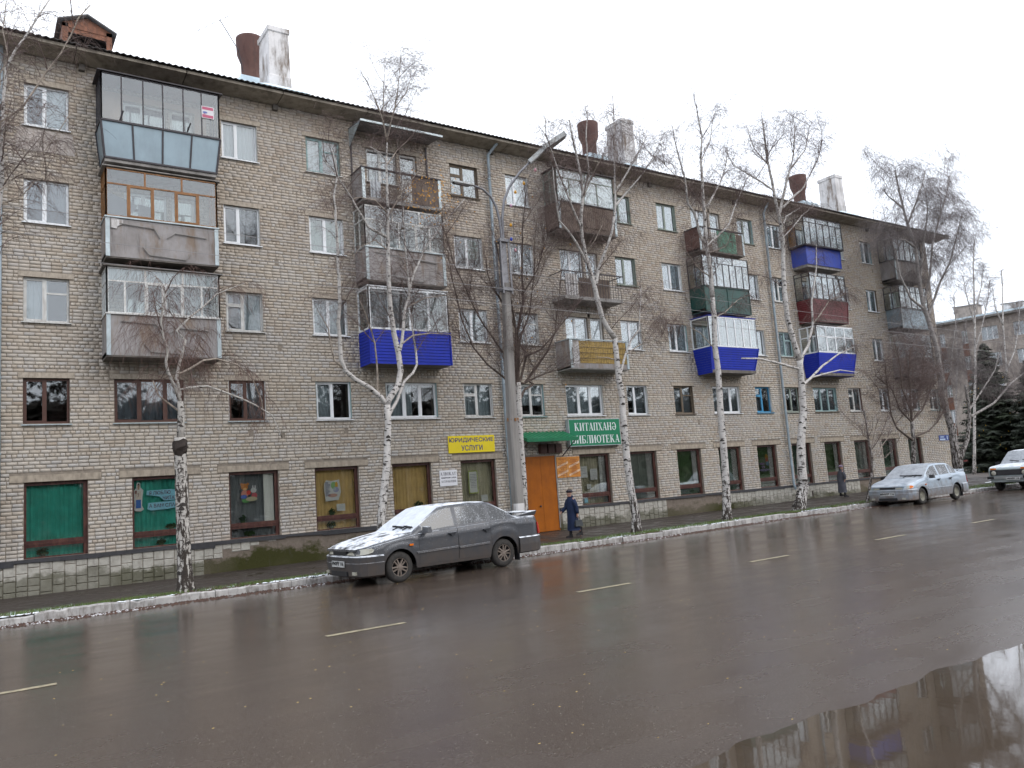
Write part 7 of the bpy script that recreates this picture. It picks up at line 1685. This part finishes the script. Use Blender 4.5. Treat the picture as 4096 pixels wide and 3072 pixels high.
def woman(label,loc,rot,sc_,coat,hatc,hat2,pose,bagc):
    """faces -X in its own frame"""
    t=bpy.data.objects.new('person',None); C.objects.link(t); t.location=loc; t.rotation_euler=(0,0,rot); t.scale=(sc_,)*3; t['label']=label; t['category']='person'
    BOOT=paint('black_boots',(.014,.012,.014),.6,.2,9); STK=paint('dark_stockings',(.03,.035,.055),.8,.2,9)
    V=[];E=[];R=[]
    def add(p,r,par=None):
        V.append(p); R.append(r)
        if par is not None: E.append((par,len(V)-1))
        return len(V)-1
    pv=add((0,0,.86),(.13,.15)); ch=add((-.02,0,1.08),(.11,.15),pv); up=add((-.035,0,1.27),(.10,.16),ch); nk=add((-.05,0,1.40),.05,up)
    jw=add((-.075,0,1.45),.062,nk); hd=add((-.07,0,1.52),(.082,.075),jw); tp_=add((-.06,0,1.58),(.075,.068),hd)
    ns=add((-.155,0,1.505),.014,hd); chn=add((-.125,0,1.445),.026,jw)
    for sg in(1,-1): add((-.065,sg*.078,1.50),.015,hd)
    st=.20*pose
    for sg,fx in((1,-.5),(-1,1)):
        hp=add((0,sg*.09,.80),.085,pv)
        if fx<0: kn=add((-.06,sg*.09,.45),.058,hp); ak=add((-.07,sg*.085,.10),.038,kn); ft=add((-.10,sg*.085,.045),.038,ak); add((-.21,sg*.09,.030),.030,ft)
        else: kn=add((.06*pose,sg*.09,.45),.058,hp); ak=add((.24*pose,sg*.085,.17),.038,kn); ft=add((.26*pose,sg*.085,.10),.038,ak); add((.19*pose,sg*.09,.035),.030,ft)
    hands=[]
    for sg in(1,-1):
        sh=add((-.03,sg*.175,1.28),.062,up)
        if sg==1: el=add((-.08,sg*.26,1.05),.047,sh); wr=add((-.27 if pose>.5 else -.05,sg*.27,.90),.028,el)
        else: el=add((.03,sg*.25,1.03),.047,sh); wr=add((.05,sg*.25,.80),.028,el)
        d=(Vector(V[wr])-Vector(V[el])).normalized(); hp_=Vector(V[wr])+d*.05; pm=add(tuple(hp_),(.030,.018),wr); side=Vector((0,1,0)) if sg==1 else Vector((1,0,0)); side=(side-d*side.dot(d)).normalized(); nr_=d.cross(side)
        for k,(o_,l_) in enumerate(((-.024,.060),(-.008,.070),(.008,.066),(.024,.052))):
            b0=hp_+side*o_+d*.025; f1=add(tuple(b0),.009,pm); b1=b0+d*l_*.5+nr_*.006*(1 if sg==1 else -1); f2=add(tuple(b1),.008,f1); add(tuple(b1+d*l_*.4+nr_*.02*(1 if sg==1 else -1)),.007,f2)
        tb=add(tuple(hp_-side*.03-d*.005),.010,pm); add(tuple(hp_-side*.045+d*.03),.008,tb)
        hands.append((Vector(V[pm]),d))
    body=skin_obj('body',V,E,R,SKINM,t,0,2)
    for sg in(1,-1):
        mb=MB(); mb.lathe([(0,-.008),(.009,0),(0,.008)],8,(-.140,sg*.030,1.525)); o=bpy.data.objects.new('eye',mb.mesh('eye',BLACKP)); C.objects.link(o); o.parent=t
    mb=MB(); mb.box(-.148,-.025,1.468,-.138,.025,1.476); o=bpy.data.objects.new('mouth',mb.mesh('mouth',SKINR)); C.objects.link(o); o.parent=t
    loft([(-.04,0,1.41,.075,.085),(-.04,0,1.37,.10,.12),(-.03,0,1.32,.125,.19),(-.025,0,1.22,.145,.215),(-.02,0,1.05,.16,.20),(.0,0,.9,.175,.20),(.01,0,.7,.19,.21),(.015,0,.5,.20,.225),(.02,0,.30,.215,.235),(.02,0,.245,.215,.235)],coat,'coat',t,26,.035)
    mb=MB(); 
    for sg in(1,-1):
        sh=(-.03,sg*.185,1.30)
        if sg==1: pts=[sh,(-.06,sg*.235,1.17),(-.085,sg*.265,1.05),(-.18 if pose>.5 else -.06,sg*.27,.965),(-.265 if pose>.5 else -.05,sg*.272,.905)]
        else: pts=[sh,(.0,sg*.235,1.16),(.03,sg*.26,1.03),(.04,sg*.258,.92),(.05,sg*.255,.83)]
        mb.tube(pts,[.075,.078,.070,.064,.060],12)
    o=bpy.data.objects.new('sleeves',mb.mesh('sleeves',coat,True)); C.objects.link(o); o.parent=t
    mb=MB(); mb.tube([(-.11,.05,1.395),(-.05,.105,1.40),(.02,.08,1.42),(.045,0,1.43),(.02,-.08,1.42),(-.05,-.105,1.40),(-.11,-.05,1.395)],[.02,.028,.03,.03,.03,.028,.02],8); o=bpy.data.objects.new('collar',mb.mesh('collar',coat,True)); C.objects.link(o); o.parent=t
    mb=MB(); mb.lathe([(.0,1.665),(.06,1.66),(.10,1.63),(.115,1.59),(.108,1.555),(.085,1.548)],18,(-.045,0,0)); o=bpy.data.objects.new('hat',mb.mesh('hat',hatc,True)); C.objects.link(o); o.parent=t
    if hat2: 
        mb=MB(); mb.tube([(-.15,.05,1.60),(-.10,.12,1.585),(.0,.115,1.57),(.05,.06,1.56)],.014,6); mb.tube([(-.15,-.05,1.62),(-.10,-.105,1.62),(.0,-.11,1.60),(.055,-.06,1.58)],.014,6); q=bpy.data.objects.new('hat_stripe',mb.mesh('hat_stripe',hat2,True)); C.objects.link(q); q.parent=o
    for (ak,tt_) in(((-.07,.085),0),((.24*pose,-.085),1)):
        mb=MB(); z0=.0 if not tt_ else .06; x=ak[0]; y=ak[1]
        mb.tube([(x+.0,y,z0+.30),(x,y,z0+.17),(x-.005,y,z0+.09)],[.058,.054,.052],12); mb.hexa([(x-.19,y-.04,z0),(x+.05,y-.045,z0),(x+.05,y+.045,z0),(x-.19,y+.04,z0),(x-.17,y-.03,z0+.06),(x+.045,y-.04,z0+.12),(x+.045,y+.04,z0+.12),(x-.17,y+.03,z0+.06)]); o=bpy.data.objects.new('boot',mb.mesh('boot',BOOT,False)); C.objects.link(o); o.parent=t
    mb=MB(); mb.tube([(0,.09,.5),(-.06,.088,.35),(-.07,.085,.25)],.062,10); mb.tube([(.02,-.09,.5),(.10*pose,-.088,.38),(.2*pose,-.085,.28)],.062,10); o=bpy.data.objects.new('stockings',mb.mesh('stockings',STK,True)); C.objects.link(o); o.parent=t
    return t,hands
w1,hd=woman('elderly woman in a long navy coat and striped hat walking left by the door',(16.72,-3.55,-.108),-.12,.955,paint('navy_wool_coat',(.012,.022,.060),.85,.2,6),paint('black_knit_hat',(.018,.016,.022),.9,.3,20),paint('grey_hat_stripe',(.15,.13,.15),.9,.2,20),1.0,None)
# handbag held in her lower hand, nearer the street
hb=bpy.data.objects.new('handbag',None); C.objects.link(hb); hb['label']='dark grey handbag hanging from the hand of the woman in the blue coat'; hb['category']='handbag'
M_=Matrix.Translation((16.72,-3.55,-.108))@Matrix.Rotation(-.12,4,'Z'); hp=M_@Vector((.075*.955,-.25*.955,.70*.955)); hb.location=(hp.x,hp.y,hp.z-.30)
BAG=paint('dark_grey_leather',(.045,.05,.055),.4,.15,8)
mb=MB(); mb.hexa([(-.15,-.05,.0),(.15,-.05,.0),(.15,.05,.0),(-.15,.05,.0),(-.125,-.03,.20),(.125,-.03,.20),(.125,.03,.20),(-.125,.03,.20)]); o=bpy.data.objects.new('bag_body',mb.mesh('bag_body',BAG)); C.objects.link(o); o.parent=hb
mb=MB(); mb.tube([(-.08,0,.19),(-.06,0,.28),(0,0,.315),(.06,0,.28),(.08,0,.19)],.009,6); o=bpy.data.objects.new('bag_handle',mb.mesh('bag_handle',BAG)); C.objects.link(o); o.parent=hb
w2,_=woman('woman in a long grey coat and lilac beret walking away along the wall',(34.95,-1.5,Zs(34.95)),2.6,.93,paint('grey_wool_coat',(.065,.066,.080),.85,.2,6),paint('lilac_beret',(.26,.20,.27),.9,.2,20),None,.35,None)
